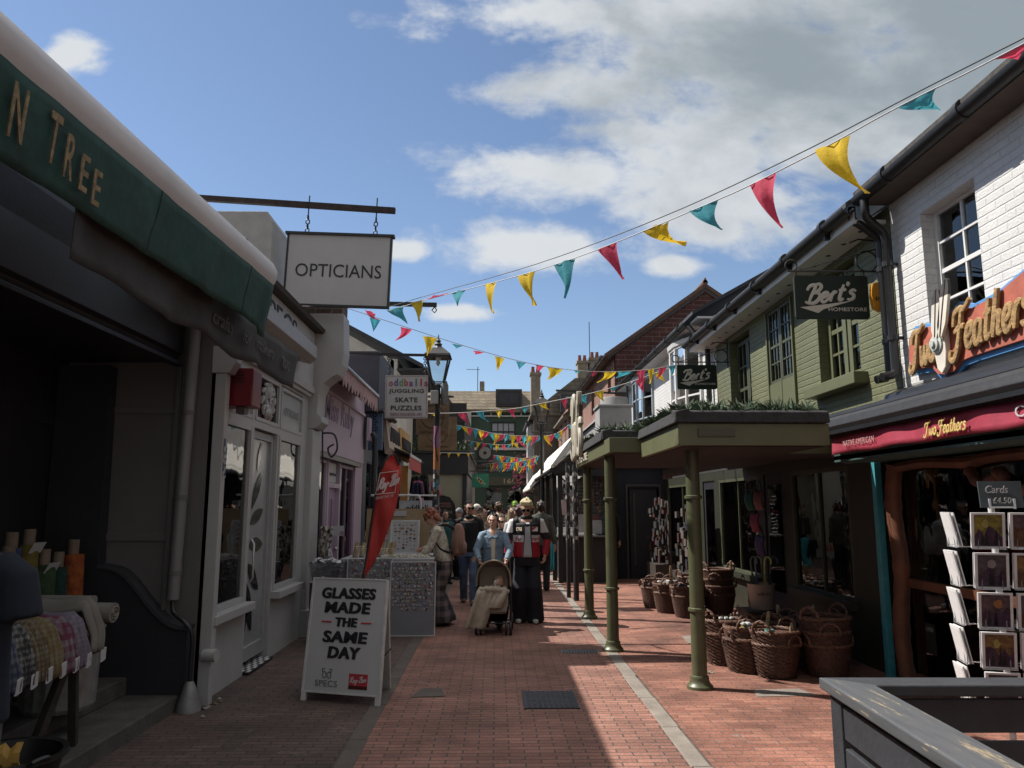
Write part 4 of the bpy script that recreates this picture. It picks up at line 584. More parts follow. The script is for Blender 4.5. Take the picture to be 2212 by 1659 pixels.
def column(x, y, h, lab):
    t = thing('canopy_column', lab, 'column', (x, y, 0), 'olive iron columns holding up the canopy'); b = B()
    b.lathe((x, y, 0), [(.072, .06), (.070, .4), (.068, 1.0), (.066, h)], 24); b.build('shaft', colm, t, smooth=True); b = B(); b.lathe((x, y, 0), [(.125, 0), (.122, .03), (.10, .05), (.085, .085), (.088, .10), (.08, .12), (.07, .125)], 24); b.build('base', colm, t, smooth=True); b = B()
    for z in (.72, 1.78): b.lathe((x, y, z), [(.07, -.02), (.086, -.012), (.086, .012), (.07, .02)], 24); b.build('collar', colm, t, smooth=True); b = B()
column(1.93, 7.55, 2.24, 'thick olive canopy column nearest the camera beside the wicker baskets'); column(1.40, 9.45, 2.30, 'olive canopy column standing on the concrete kerb, second from the camera'); column(1.44, 12.1, 2.30, 'olive canopy column farthest from the camera beside the stickered post')
leafm = [pm('juniper_%d' % i, c, .7, .3, 12) for i, c in enumerate(((.025, .055, .025), (.05, .085, .045), (.085, .11, .07)))]
def greens(name, y0, y1, x0, x1, z, n, lab):
    b = B()
    for i in range(n):
        p = V((rnd.uniform(x0, x1), rnd.uniform(y0, y1), z)); hh = rnd.uniform(.05, .19) * (1.7 if abs(p.y - 12.1) < .3 else 1)
        for k in range(7):
            d = V((rnd.gauss(-.25, .7), rnd.gauss(0, .8), rnd.uniform(.15, 1))).normalized(); a = p + V((0, 0, .02)); e = a + d * hh; s = d.cross(V((rnd.random(), rnd.random(), .3))).normalized() * rnd.uniform(.006, .013); b.mat(rnd.randrange(3))
            m = (a + e) / 2 + V((0, 0, .015)); b.add([a - s * .4, a + s * .4, m + s, e, m - s], [(0, 1, 2, 3, 4)])
    return b.build(name, leafm, None, kind='stuff', label=lab, cat='plants')
greens('canopy_greenery', 7.0, 9.1, 1.72, 3.0, 2.53, 1000, 'low feathery greenery growing on the near canopy roof'); greens('canopy_greenery', 9.25, 12.3, 1.36, 3.4, 2.57, 1100, 'low feathery greenery growing on the far canopy roof')
def berts(x0, x1, y, z0, z1, lab, wall=4.0):
    t = thing('shop_hanging_sign', lab, 'sign', ((x0 + x1) / 2, y, z0), "dark green hanging signs of the olive shop"); b = B(); r_ = .03; out = []
    for cx_, cz, a0 in ((x1 - r_, z1 - r_, 0), (x0 + r_, z1 - r_, 90), (x0 + r_, z0 + r_, 180), (x1 - r_, z0 + r_, 270)): out += [(cx_ + r_ * cos(R(a0 + k * 30)), cz + r_ * sin(R(a0 + k * 30))) for k in range(4)]
    b.prism(out, (0, y, 0), X, Z, Y * .03); b.build('board', pm('bottle_green', (.008, .017, .012), .85, .1, 4), t); cl = pm('putty_letter', (.42, .40, .35), .6, .08, 8); w, h = x1 - x0, z1 - z0; c = (x0 + x1) / 2
    script("Bert's", (c - .02 * w, y - .004, z0 + h * .60), X, Z, w * .70, h * .50, cl, t, .006, .085, lift=.12); letters('HOMESTORE', (c + .2 * w, y - .004, z0 + h * .215), X, Z, w * .52, h * .085, cl, t, .004, bold=.01); b = B(); sw = [(.06, .26), (.3, .13), (.38, .22), (.78, .42), (.45, .34), (.2, .29)]; b.prism([(x0 + a * w, z0 + q * h) for a, q in sw], (0, y - .004, 0), X, Z, Y * .004); b.build('swoosh', cl, t)
    b = B(); b.tube([(x0 - .06, y + .01, z1 + .05), (wall, y + .01, z1 + .05)], .011, 6); b.tube([(x0 + .02, y + .01, z1 + .05), (wall, y + .01, z1 + .3)], .007, 6); b.tube([(wall - .02, y + .01, z1 + .45), (wall - .02, y + .01, z1 - .05)], .014, 6)
    for cc, rr, a0, a1 in ((wall - .13, .11, 0, 330), (x0 - .02, .06, -60, 250)): b.tube([(cc + rr * cos(R(a0 + (a1 - a0) * k / 16)), y + .01, z1 + .05 + rr + rr * sin(R(a0 + (a1 - a0) * k / 16))) for k in range(17)], .009, 6)
    b.tube([(wall - .02, y + .01, z1 + .38), (wall - .2, y + .01, z1 + .40), (wall - .3, y + .01, z1 + .36)], .009, 6)
    for xx in (x0 + .03, x1 - .03): b.tube([(xx, y + .01, z1 + .05), (xx, y + .01, z1)], .007, 6)
    b.build('bracket', iron, t, smooth=True)
berts(3.09, 3.86, 7.65, 3.60, 4.06, 'large dark green hanging sign beside the white brick wall and black downpipes'); berts(3.10, 3.78, 12.9, 3.66, 4.08, 'dark green hanging sign in front of the white bow window')
t = thing('orange_alarm', 'orange hexagonal alarm box on the olive wall beside the black downpipes', 'alarm', (3.95, 7.62, 3.8)); b = B(); b.prism([(-.05, .13), (.05, .15), (.09, .08), (.08, -.1), (.03, -.17), (-.06, -.13), (-.08, 0)], (3.92, 7.58, 3.83), X * .9 + Y * .2, Z, Y * .06); b.build('casing', pm('amber_plastic', (.62, .26, .02), .4), t, bevel=.006); letters('ips', (3.92, 7.572, 3.80), X, Z, .10, .055, letk, t, .003); b = B()
for k in range(3): b.tube([(3.955 + (.012 + .012 * k) * cos(R(a)), 7.575, 3.86 + (.012 + .014 * k) * sin(R(a))) for a in range(-50, 60, 20)], .0035, 5); b.build('wave_mark', letk, t); b = B()

for x, y, z, c, n_ in ((3.8, 11.5, 1.9, (.015, .10, .075), 'teal green'), (3.82, 11.35, 1.58, (.26, .05, .08), 'coral red'), (3.84, 11.25, 1.25, (.08, .05, .12), 'dusky purple'), (3.8, 11.1, 1.9, (.2, .09, .09), 'faded pink')):
    t = thing('hanging_bag', n_ + ' cloth bag hanging by the dark shop door under the canopy', 'bag', (x, y, z), 'cloth bags hanging under the canopy'); b = B(); b.grid(lambda a, e: V((x + .02 * sin(a * 6 + e * 3) - .05 * sin(pi * e), y + (a - .5) * .34 * (.8 + .25 * e), z - .27 * e + .03 * abs(a - .5))), 8, 8); b.build('pouch', pm('bag_' + n_.split()[0], c, .8, .25, 9), t, smooth=True, solid=.03); b = B(); b.tube(spl([(x, y - .1, z), (x, y, z + .16), (x, y + .1, z)], 5), .008, 5); b.build('strap', black, t)
for x, y, h, n_ in ((3.55, 14.4, 1.7, 'nearer'), (3.5, 16.6, 1.8, 'farther')):
    t = thing('display_stand', '%s dark display stand of hanging goods along the shaded shopfront' % n_, 'display stand', (x, y, 0)); b = B(); b.box(x - .2, x + .2, y - .45, y + .45, 0, .5); b.box(x + .1, x + .14, y - .45, y + .45, .5, h); b.build('stand', wood_d, t); b = B()
    for k in range(70): b.mat(rnd.randrange(6)).obox((x + rnd.uniform(-.15, .08), y + rnd.uniform(-.42, .42), rnd.uniform(.55, h)), (rnd.uniform(.01, .03), .01, 0), (-.01, rnd.uniform(.02, .06), 0), (0, 0, rnd.uniform(.03, .09)))
    b.build('goods', [pm('stand_%d' % q, c, .7) for q, c in enumerate(((.05, .015, .015), (.05, .045, .04), (.015, .015, .02), (.09, .08, .07), (.02, .025, .03), (.035, .02, .014)))], t, kind='stuff')
# ---------------- buildings beyond the olive shop
t = thing('bow_window_house', 'white painted brick house with curved bow windows beyond the olive shop', 'house', (4, 18, 0))
b = B(); wallp(b, (4, 0, 0), Y, Z, Xm, .25, 13.66, 23.0, 2.6, 5.15, [(14.6, 16.8, 3.2, 4.9), (19.2, 21.5, 3.3, 4.95)]); b.box(4.3, 9, 13.7, 22.9, 2.6, 5.1); b.build('wall', whiteb, t)
def bow(y0, y1, z0, z1, fm, dep):
    n = 5; pts = [V((4 - dep * sin(pi * (.12 + .76 * k / n)) + dep * .32, y0 + (y1 - y0) * k / n, 0)) for k in range(n + 1)]; b = B(); g = B()
    for k in range(n + 1): b.bar(pts[k] + Z * z0, pts[k] + Z * z1, .07)
    for z in (z0, (z0 * .62 + z1 * .38), (z0 * .3 + z1 * .7), z1):
        for k in range(n): b.bar(pts[k] + Z * z, pts[k + 1] + Z * z, .06 if z in (z0, z1) else .035)
    f = b.build('bow_window', fm, t)
    for k in range(n): g.quad(pts[k] + Z * z0, pts[k + 1] + Z * z0, pts[k + 1] + Z * z1, pts[k] + Z * z1)
    g.build('pane', glass, f); q = B(); q.loft([[p + Z * z + Xm * e for p in pts] + [V((4, y1, z)), V((4, y0, z))] for z, e in ((z1 + .02, .06), (z1 + .1, .08), (z1 + .12, .02))]); q.build('bay_roof', fm, f); q = B(); q.loft([[p + Z * z + Xm * e for p in pts] + [V((4, y1, z)), V((4, y0, z))] for z, e in ((z0 - .3, .0), (z0 - .04, .03))]); q.build('bay_apron', fm, f)
    b = B(); b.box(4.3, 4.32, y0, y1, z0, z1); b.build('blind', pm('grey_blind', (.3, .3, .3), .9), f)
bow(14.6, 16.8, 3.2, 4.9, pm('sash_white', (0, 0, 0)), .45); bow(19.2, 21.5, 3.3, 4.95, pm('blue_grey_paint', (.30, .34, .38), .5), .4)
b = B(); b.box(3.7, 4, 13.7, 23, 5.1, 5.14); b.build('soffit', soffm, t); gutter(t, (3.62, 14.2, 5.14), (3.62, 23, 5.2), .07); b = B(); b.prism([(3.6, 5.16), (3.6, 5.22), (8, 7.7), (8, 7.6)], (0, 13.66, 0), X, Z, Y * 9.3); b.build('roof', slate, t); b = B(); b.tube([(3.65, 14.15, 5.05), (3.8, 14.0, 4.75), (3.92, 13.9, 4.6), (3.92, 13.9, 2.7)], .05, 10); b.build('downpipe', black, t, smooth=True)
t = thing('gabled_brick_house', 'red brick house whose dark gable end faces the camera', 'house', (6, 24, 0)); b = B(); wallp(b, (3.8, 0, 0), Y, Z, Xm, .25, 24.02, 37.5, 2.5, 6.45, [(25.0, 25.7, 5.4, 6.2), (29.3, 30.2, 5.2, 6.2), (33.3, 34.2, 5.2, 6.2)]); b.build('wall', redb, t)
b = B(); b.prism([(3.8, 0), (9.8, 0), (9.8, 6.45), (6.76, 8.62), (3.8, 6.45)], (0, 24, 0), X, Z, Y * .2); b.build('gable_wall', darkb, t); rt = pm('brown_roof_tile', (.12, .07, .05), .85, .5, 14, .4, 30, stain=.2)  # the gable's shade is put into a darker copy of the bricks
b = B(); b.prism([(3.5, 6.36), (3.45, 6.46), (6.76, 8.80), (6.76, 8.66)], (0, 23.92, 0), X, Z, Y * 13.6); b.prism([(6.77, 8.66), (6.77, 8.80), (10.1, 6.46), (10.0, 6.36)], (0, 23.92, 0), X, Z, Y * 13.6); b.build('roof', rt, t); b = B(); b.tube([(6.76, 23.9, 8.82), (6.76, 37.5, 8.82)], .09, 8); b.prism([(6.68, 8.82), (6.84, 8.82), (6.76, 9.0)], (0, 23.9, 0), X, Z, Y * .3); b.build('ridge_tile', rt, t)
b = B(); b.prism([(3.55, 6.3), (3.55, 6.42), (6.76, 8.66), (9.95, 6.42), (9.95, 6.3), (6.76, 8.52)], (0, 23.94, 0), X, Z, Y * .05); b.build('bargeboard', pm('dark_barge', (.05, .04, .035), .7), t); gutter(t, (3.42, 23.9, 6.42), (3.42, 37.5, 6.42), .08)
for y0, z0, h in ((25.0, 5.4, .8), (29.3, 5.2, 1.0), (33.3, 5.2, 1.0)): window(t, (3.93, y0 + (.7 if y0 == 25 else .9), z0), Ym, Xm, .7 if y0 == 25 else .9, h, wood_d, dglass, 2, 2, .06, .05)
b = B(); b.prism([(3.8, 4.8), (3.2, 4.45), (3.2, 4.38), (3.8, 4.72)], (0, 24.2, 0), X, Z, Y * 24); b.box(3.3, 3.8, 24.2, 48, 2.5, 4.4); b.build('shop_roof', pm('grey_lead_roof', (.30, .29, .28), .6, .2, 5), t); b = B(); b.box(3.25, 9, 24.2, 60, 0, 2.5); b.build('shop_base', dark_in, t)
t = thing('flat_roof_tank', 'grey rendered roof planter and round tank above the alley roof', 'tank', (2.9, 18.6, 3.2)); b = B(); b.box(2.5, 3.28, 18.35, 19.2, 3.15, 4.05); b.box(2.46, 3.32, 18.31, 19.24, 4.05, 4.11); b.build('planter', pm('grey_render', (.27, .27, .27), .8, .12, 3, .3, 40, stain=.35), t, bevel=.01); b = B(); b.lathe((3.05, 19.6, 3.2), [(.36, 0), (.36, 1.2), (.34, 1.24), (.001, 1.26)], 24); b.build('tank', pm('grey_tank', (.22, .22, .22), .7, .15, 4, stain=.4), t, smooth=True)
t = thing('alley_building', 'dark flat roofed building closing the alley behind the canopy columns', 'building', (3, 18.5, 0)); b = B(); wallp(b, (0, 18.45, 0), X, Z, Ym, .2, 2.6, 4.0, 0, 2.6, [(3.15, 3.9, .03, 2.1)]); b.box(2.6, 4.2, 18.35, 24, 2.6, 3.14); b.box(2.65, 4, 18.66, 24, 0, 2.58); b.build('wall', pm('navy_dark', (.012, .014, .022), .8), t); b = B(); b.box(3.2, 3.85, 18.5, 18.56, .03, 2.1); dr = b.build('door', dgrey, t); b = B(); b.box(3.28, 3.33, 18.47, 18.5, .3, 2.0); b.box(3.1, 3.15, 18.42, 18.45, 0, 2.15); b.box(3.9, 3.94, 18.42, 18.45, 0, 2.15); b.box(3.1, 3.94, 18.42, 18.45, 2.15, 2.2); b.build('frame', pm('alley_grey', (.05, .05, .05), .6), dr)
# market hut
hutm = pm('hut_black', (.013, .013, .015), .6, .4, 6, .1, 30)
t = thing('market_hut', 'black wooden market hut with brown tiled roof and wire display racks', 'market hut', (2, 20, 0)); b = B(); b.box(1.5, 2.6, 17.6, 24, 0, 1.0); b.box(2.5, 2.62, 17.55, 24, 1.0, 2.5); b.build('body', hutm, t); b = B(); b.box(1.4, 2.62, 17.5, 24.05, 1.0, 1.04); b.build('counter', pm('counter_grey', (.13, .13, .13), .5), t)
for x, y in ((1.37, 18.05), (1.46, 17.5), (1.4, 20.8), (1.4, 24.0)): b = B(); b.box(x - .05, x + .05, y - .05, y + .05, 0, 2.5); b.build('post', hutm, t)
b = B(); b.prism([(1.28, 2.46), (1.25, 2.51), (1.74, 2.93), (2.75, 2.96), (2.75, 2.86), (1.76, 2.83)], (0, 17.3, 0), X, Z, Y * 6.9); b.build('roof', brickm('hut_tiles', (.09, .07, .05), (.055, .042, .034), (.02, .018, .015), .25, .14, .02), t, bevel=.02); b = B(); b.tube([(1.26, 17.25, 2.49), (1.26, 24.2, 2.49)], .05, 10); b.box(1.32, 2.7, 17.36, 17.42, 2.36, 2.6); b.prism([(1.27, 2.47), (1.74, 2.86), (2.72, 2.88), (2.72, 2.6), (1.3, 2.40)], (0, 17.32, 0), X, Z, Y * .04); b.build('fascia', hutm, t); stk = [(.45, .42, .38), (.04, .04, .045), (.1, .1, .11), (.35, .08, .08), (.03, .03, .03), (.5, .5, .5), (.1, .2, .22), (.05, .05, .05)]
b = B()
for i in range(13): x = 1.55 + i * .08; b.tube([(x, 17.9, 1.1), (x, 17.9, 2.3)], .006, 4)
for i in range(15): z = 1.1 + i * .08; b.tube([(1.5, 17.9, z), (2.5, 17.9, z)], .006, 4)
wr = b.build('wire_grid', steel, t); b = B()
for i in range(110): x = rnd.uniform(1.5, 2.45); z = rnd.uniform(1.2, 2.35); b.mat(i % 5).obox((x, 17.86, z), (rnd.uniform(.008, .03), 0, .005), (0, .01, 0), (-.005, 0, rnd.uniform(.02, .07)))
b.build('hung_goods', [pm('trinket_%d' % i, c, .5) for i, c in enumerate(((.25, .05, .05), (.12, .12, .12), (.3, .28, .24), (.05, .04, .04), (.2, .12, .06)))], t, kind='stuff')
b = B(); b.obox((1.95, 17.7, 1.3), (.14, 0, .01), (0, .02, 0), (-.01, .03, .2)); b.obox((2.3, 17.75, 1.22), (.12, 0, 0), (0, .02, 0), (0, .03, .15)); b.build('picture_frame', pm('silver_frame', (.3, .3, .3), .4), t)
for x, y, lab, r_, h, mt in ((1.47, 14.3, 'thin black post covered with torn stickers nearer the canopy column', .05, 2.45, 0), (1.375, 14.75, 'thin black post with pale stickers just behind another post', .04, 2.5, 1)):
    t = thing('stickered_post', lab, 'post', (x, y, 0), 'stickered posts in front of the market hut'); b = B(); b.tube([(x, y, 0), (x, y, h)], r_, 12); b.build('pole', hutm, t, smooth=True); b = B(); b.tube([(x, y, .9), (x, y, h - .05)], r_ + .003, 12, caps=False); b.build('sticker_layer', cellm('post_stickers_%d' % mt, [(.05, .05, .05), (.42, .41, .38), (.03, .03, .03), (.30, .29, .27), (.015, .015, .015), (.2, .19, .18)], (.05, .05, .075), base=(.015, .015, .016), fill=.9), t, smooth=True)
t = thing('notice_sheet', 'pale pink paper notice fixed beside the stickered posts', 'notice', (1.3, 14.6, 1.6)); t.location = (1.3, 14.6, 1.62); ORG[t.name] = V(t.location); b = B(); b.obox((1.30, 14.7, 1.66), (.05, .02, -.01), (0, .002, 0), (-.01, 0, .14)); b.build('sheet', pm('pale_pink_paper', (.5, .4, .4), .7), t)
def awn(name, lab, y0, y1, xo, zo, xi, zi, m, fr=.14, scal=.35):
    t = thing(name, lab, 'awning', ((xo + xi) / 2, y0, zo)); b = B(); n = 24; f = lambda a, c: V((xi + (xo - xi) * c, y0 + (y1 - y0) * a, zi + (zo - zi) * c - .05 * sin(pi * c) * (.6 + .4 * sin(a * 25)))); b.grid(f, n, 6); b.build('canvas', m, t, smooth=True, solid=.01); b = B(); k = max(6, int((y1 - y0) / scal)) * 6
    b.grid(lambda a, c: V((xo - .01 + .02 * sin(a * 60) * c, y0 + (y1 - y0) * a, zo - (fr + .03 * abs(sin(pi * a * k / 6))) * c)), k, 2); b.prism([(xo, zo - .0), (xi, zi), (xi, zi - .25), (xo, zo - fr)], (0, y0, 0), X, Z, Y * .012); b.build('valance', m, t, smooth=True, solid=.008); b = B()
    for a in (.05, .95): b.bar((xo, y0 + (y1 - y0) * a, zo), (xi, y0 + (y1 - y0) * a, zo - .5), .03)
    b.build('awning_arm', iron, t); return t
wc = pm('white_canvas', (.62, .60, .55), .8, .08, 2, .2, 20, stain=.12)
awn('white_awning', 'large off white awning sloping out above the black market hut', 18.0, 27, 1.30, 2.62, 1.82, 3.32, wc); awn('white_awning', 'smaller white awning farther down the right side of the street', 29, 36, 1.30, 2.42, 1.75, 3.05, wc); awn('black_awning', 'dark drooping awning beyond the white awnings', 37, 42, 1.5, 2.5, 2.8, 3.3, felt); awn('black_awning', 'small dark hood farthest along the right side', 43, 46, 1.4, 2.7, 2.5, 3.2, felt)
t = thing('brown_corner_house', 'old house with brown side wall, bow corner and chimney stacks beyond the red brick house', 'house', (4, 38, 0)); b = B(); wallp(b, (0, 44, 0), X, Z, Ym, .25, 2.2, 9, 0, 6.9, []); b.box(3.6, 9, 37.6, 44.2, 0, 5.9); b.build('wall', pm('brown_render', (.10, .085, .07), .85, .25, 3, .3, 20, stain=.3), t)
b = B(); wallp(b, (3.58, 0, 0), Y, Z, Xm, .2, 37.7, 43.9, 2.5, 6.5, [(38.6, 39.5, 4.6, 6.0), (41.0, 41.9, 4.6, 6.0)]); b.build('brick_front', redb, t); b = B(); b.prism([(2.0, 6.8), (2.0, 6.95), (4.6, 9.0), (9, 9.0), (9, 6.8)], (0, 43.9, 0), X, Z, Y * 7); b.prism([(3.3, 6.0), (3.3, 6.1), (5.2, 7.6), (9, 7.6), (9, 6.0)], (0, 37.5, 0), X, Z, Y * 6.4); b.build('roof', brickm('stone_tiles', (.24, .215, .165), (.18, .16, .125), (.12, .11, .09), .5, .22, .02), t)
for y0 in (38.6, 41.0): window(t, (3.65, y0 + .9, 4.6), Ym, Xm, .9, 1.4, wood_d, dglass, 2, 2, .08, .06)
b = B(); b.box(3.7, 5.1, 43.5, 45, 6.95, 8.0); dm = b.build('dormer', lead, t); window(dm, (4.0, 43.48, 7.1), X, Ym, .8, .75, white, dglass, 1, 1, .1, .06)
for x, y, z0, z1, w in ((2.35, 45, 6.9, 9.3, .55), (5.2, 45.5, 8.5, 10.1, .6), (5.95, 45.5, 8.5, 10.3, .7)):
    b = B(); b.box(x - w / 2, x + w / 2, y - .4, y + .4, z0, z1); b.box(x - w / 2 - .06, x + w / 2 + .06, y - .46, y + .46, z1, z1 + .14); ch = b.build('chimney', pm('chimney_stone', (.22, .19, .15), .85, .25, 4, .3, 20, stain=.4), t); b = B()
    for k in (-.15, .15): b.lathe((x + k, y, z1 + .14), [(.1, 0), (.12, .1), (.09, .35), (.11, .4), (.001, .41)], 10)
    b.build('chimney_pot', pm('clay_pot', (.22, .08, .05), .8), ch, smooth=True)
b = B(); b.tube([(5.6, 45, 10), (5.6, 45, 12.6)], .025, 5); b.build('aerial', iron, t)
t = thing('tall_white_house', 'narrow white bay fronted house closing the right side of the street', 'house', (2.4, 47, 0)); b = B(); b.box(2.1, 3.2, 46.5, 52, 2.6, 6.6); b.box(1.95, 3.2, 46.6, 48.6, 2.6, 6.45); b.build('wall', white, t)
for z0 in (3.3, 5.0): window(t, (2.2, 46.46, z0), X, Ym, .7, 1.25, white, dglass, 2, 2, .07, .05); window(t, (1.93, 48.2, z0), Ym, Xm, 1.2, 1.25, white, dglass, 2, 2, .07, .05)
b = B(); b.box(1.85, 3.3, 46.3, 52, 6.6, 6.75); b.build('roof', slate, t)
# end of the street
t = thing('green_corner_building', 'dark green building with mansard roof closing the far end of the street', 'building', (0, 55, 0)); dg = pm('dark_green_wall', (.030, .058, .040), .7, .12, 3, .2, 20); b = B(); wallp(b, (0, 55, 0), X, Z, Ym, .3, -8, 3.2, 0, 8.3, [(-.35, 1.45, 6.2, 7.65), (-.6, 2.1, 4.0, 5.1), (-4.6, -3.1, 6.0, 7.4), (-.7, .5, .1, 3.0), (.8, 1.9, .1, 3.0)]); b.box(-8, 3.2, 55.35, 62, 0, 8.2); b.build('wall', dg, t)
window(t, (-.35, 55.1, 6.2), X, Ym, 1.8, 1.45, black, pm('pale_pane', (.28, .30, .32), .3, .2, 2), 4, 2, .12, .08, .06); window(t, (-.6, 55.1, 4.0), X, Ym, 2.7, 1.1, black, dglass, 3, 1, .1, .08); window(t, (-4.6, 55.1, 6.0), X, Ym, 1.5, 1.4, black, pm('pale_pane', (.3, .3, .3)), 2, 2, .1, .08); window(t, (-.7, 55.1, .1), X, Ym, 1.2, 2.9, olived, dglass, 2, 2, .08, .08); window(t, (.8, 55.1, .1), X, Ym, 1.1, 2.9, olived, dglass, 2, 2, .08, .08)
b = B(); b.box(-8, 3.3, 54.8, 55, 5.6, 5.78); b.box(-1.9, 3.3, 54.85, 55, 8.0, 8.08); b.box(-1.9, 3.3, 54.85, 55, 8.42, 8.5)
for k in range(8): b.box(-1.8 + k * .72, -1.74 + k * .72, 54.86, 55, 8.08, 8.42)
b.box(-8, -1.9, 54.85, 55, 7.55, 7.62); b.box(-8, -1.9, 54.85, 55, 7.95, 8.02)
for k in range(8): b.box(-7.6 + k * .72, -7.54 + k * .72, 54.86, 55, 7.62, 7.95)
b.build('frieze', pm('pale_trim', (.45, .45, .43), .6), t); b = B(); b.box(-2.15, -1.75, 54.7, 55, 3.3, 8.4); b.build('quoin', pm('quoin_stone', (.38, .38, .37), .8, .3, 2), t)
b = B(); b.prism([(54.7, 8.5), (56.6, 10.1), (60, 10.1), (60, 8.3), (54.7, 8.3)], (-9, 0, 0), Y, Z, X * 12.4); b.build('roof', brickm('ochre_tiles', (.27, .22, .145), (.20, .165, .115), (.13, .11, .085), .5, .25, .03), t)
b = B(); b.box(.0, 1.9, 54.9, 57, 8.75, 10.0); dm = b.build('dormer', lead, t); window(dm, (.15, 54.88, 8.85), X, Ym, 1.6, 1.0, wood_d, dglass, 2, 1, .1, .06); b = B(); b.prism([(-4.6, 8.4), (-3.2, 8.4), (-3.2, 9.1), (-3.45, 9.45), (-3.9, 9.6), (-4.35, 9.45), (-4.6, 9.1)], (0, 54.75, 0), X, Z, Y * 2); dm = b.build('dormer', slate, t); window(dm, (-4.4, 54.73, 8.45), X, Ym, 1.0, .8, pm('trim_grey', (.3, .3, .3)), dglass, 2, 2, .08, .05)
b = B(); b.box(-1.2, -.85, 57, 57.4, 10.1, 10.9); b.build('chimney', pm('chimney_stone', (.2, .2, .2)), t); b = B(); b.tube([(-1.35, 57, 10.1), (-1.35, 57, 12)], .03, 5); b.tube([(-2.2, 57, 11.8), (-1.2, 57, 11.8)], .02, 5); b.build('aerial', iron, t)
b = B(); b.box(-1.2, 2.6, 54.75, 55, 3.1, 3.7); fs = b.build('shop_fascia', olived, t); letters('1600', (1.2, 54.74, 3.4), X, Z, 1.2, .35, pm('gold_letter', (.4, .34, .2), .5), fs, .02); b = B()
for i in range(500): p = V((rnd.uniform(1.2, 2.9), rnd.uniform(50, 50.8), rnd.gauss(3.9, .45))); s = rnd.uniform(.05, .12); b.mat(i % 3).obox(p, (s, 0, s * .4), (0, s, 0), (-s * .3, 0, s * .5))
b.build('flower_display', [pm('magenta_bloom', (.28, .06, .14), .7), pm('plum_leaf', (.09, .05, .05), .7), pm('rust_leaf', (.16, .09, .06), .7)], None, label='hanging mass of pink and plum flowers at the far right of the street', cat='flowers', kind='stuff')
# left side beyond the toy shop
t = thing('record_shop', 'dark corner shop with beige wall and planted parapet at the street bend', 'shop', (-2.5, 26.5, 0)); b = B(); b.box(-6, -1.05, 26.5, 40, 0, 2.75); b.build('wall', pm('beige_wall', (.30, .29, .22), .7, .08, 2, stain=.12), t); b = B(); b.box(-6, -.92, 26.35, 40, 2.75, 3.45); b.box(-6, -.85, 26.25, 40, 3.45, 3.55); b.box(-6, -1.0, 26.42, 40, 0, .5); b.box(-1.12, -.98, 26.42, 33, 0, 2.75); b.build('fascia', dgrey, t, bevel=.01); b = B(); b.box(-7, -1.1, 27.2, 40, 3.55, 5.2); b.build('upper_wall', pm('blackgreen', (.02, .027, .024), .8), t); b = B(); b.box(-3, -1.0, 26.4, 26.46, 4.55, 5.2); b.build('sign_panel', black, t)
b = B(); cb = [(-2.35, .1), (-1.32, .1), (-1.30, 1.35), (-1.38, 1.75), (-1.55, 1.98), (-1.8, 2.05), (-2.05, 2.02), (-2.35, 1.8)]; b.prism(cb, (0, 26.45, 0), X, Z, Y * .05); cbd = b.build('wall_board', black, t)
t = thing('chalkboard', 'black chalkboard listing new releases in pink and white chalk', 'chalkboard', (-1.75, 26.3, 0)); b = B(); b.box(-2.06, -1.42, 26.33, 26.37, .15, 1.85); b.build('board', pm('chalk_black', (.022, .022, .023), .8, .2, 9), t); chp = pm('pink_chalk', (.42, .17, .19), .9); chw = pm('white_chalk', (.42, .42, .42), .9); letters('NEW RELEASES\nTHIS WEEK FROM...', (-1.74, 26.325, 1.72), X, Z, .55, .16, chp, t, .004)
for i, (s, x, z, w) in enumerate((('SAMURE', -1.92, 1.54, .2), ('HIATUS', -1.56, 1.48, .2), ('TOWN', -1.88, 1.34, .15), ('JOSTLING', -1.57, 1.24, .2), ('ANDY\nSHAUFS', -1.92, 1.06, .2), ('BILL\nCALLAHAN', -1.57, 1.0, .22), ('THE\nSMILE', -1.9, .75, .16))): letters(s, (x, 26.325, z), X, Z, w, .16 if '\n' in s else .09, chw, t, .004)
b = B()
for i in range(700): p = V((rnd.uniform(-2.9, -.9), rnd.uniform(26.3, 26.8), 3.55 + abs(rnd.gauss(0, .14)))); d = V((rnd.gauss(0, 1), rnd.gauss(0, .6), rnd.gauss(.3, .8))).normalized() * rnd.uniform(.05, .13); s = d.cross(V((.3, .9, .1))).normalized() * .03; b.mat(i % 3).quad(p - d, p + s, p + d, p - s)
b.build('parapet_plants', leafm, None, kind='stuff', label='dark trailing plants along the corner shop parapet', cat='plants')
def hang(name, lab, x0, x1, y, z0, z1, m, wallx, cat='sign'):
    t = thing(name, lab, cat, ((x0 + x1) / 2, y, z0)); b = B(); b.box(x0, x1, y, y + .05, z0, z1); b.build('board', m, t, bevel=.004); b = B(); b.bar((wallx, y + .02, z1 + .1), (x1 + .05, y + .02, z1 + .1), .035); b.build('bracket', iron, t)
    for xx in (x0 + .08, x1 - .08): b = B(); b.tube([(xx, y + .02, z1 + .1), (xx, y + .02, z1)], .01, 5); b.build('hanger', iron, t)
    return t
sx = lambda y, px: (px - 1070) / 1662 * y
zy = lambda y, py: 1.7 + (1092 - py) / 1662 * y
brn = pm('brown_board', (.15, .095, .05), .7, .3, 4, .15, 20, stain=.25); ring = pm('burnt_line', (.045, .028, .017), .7)
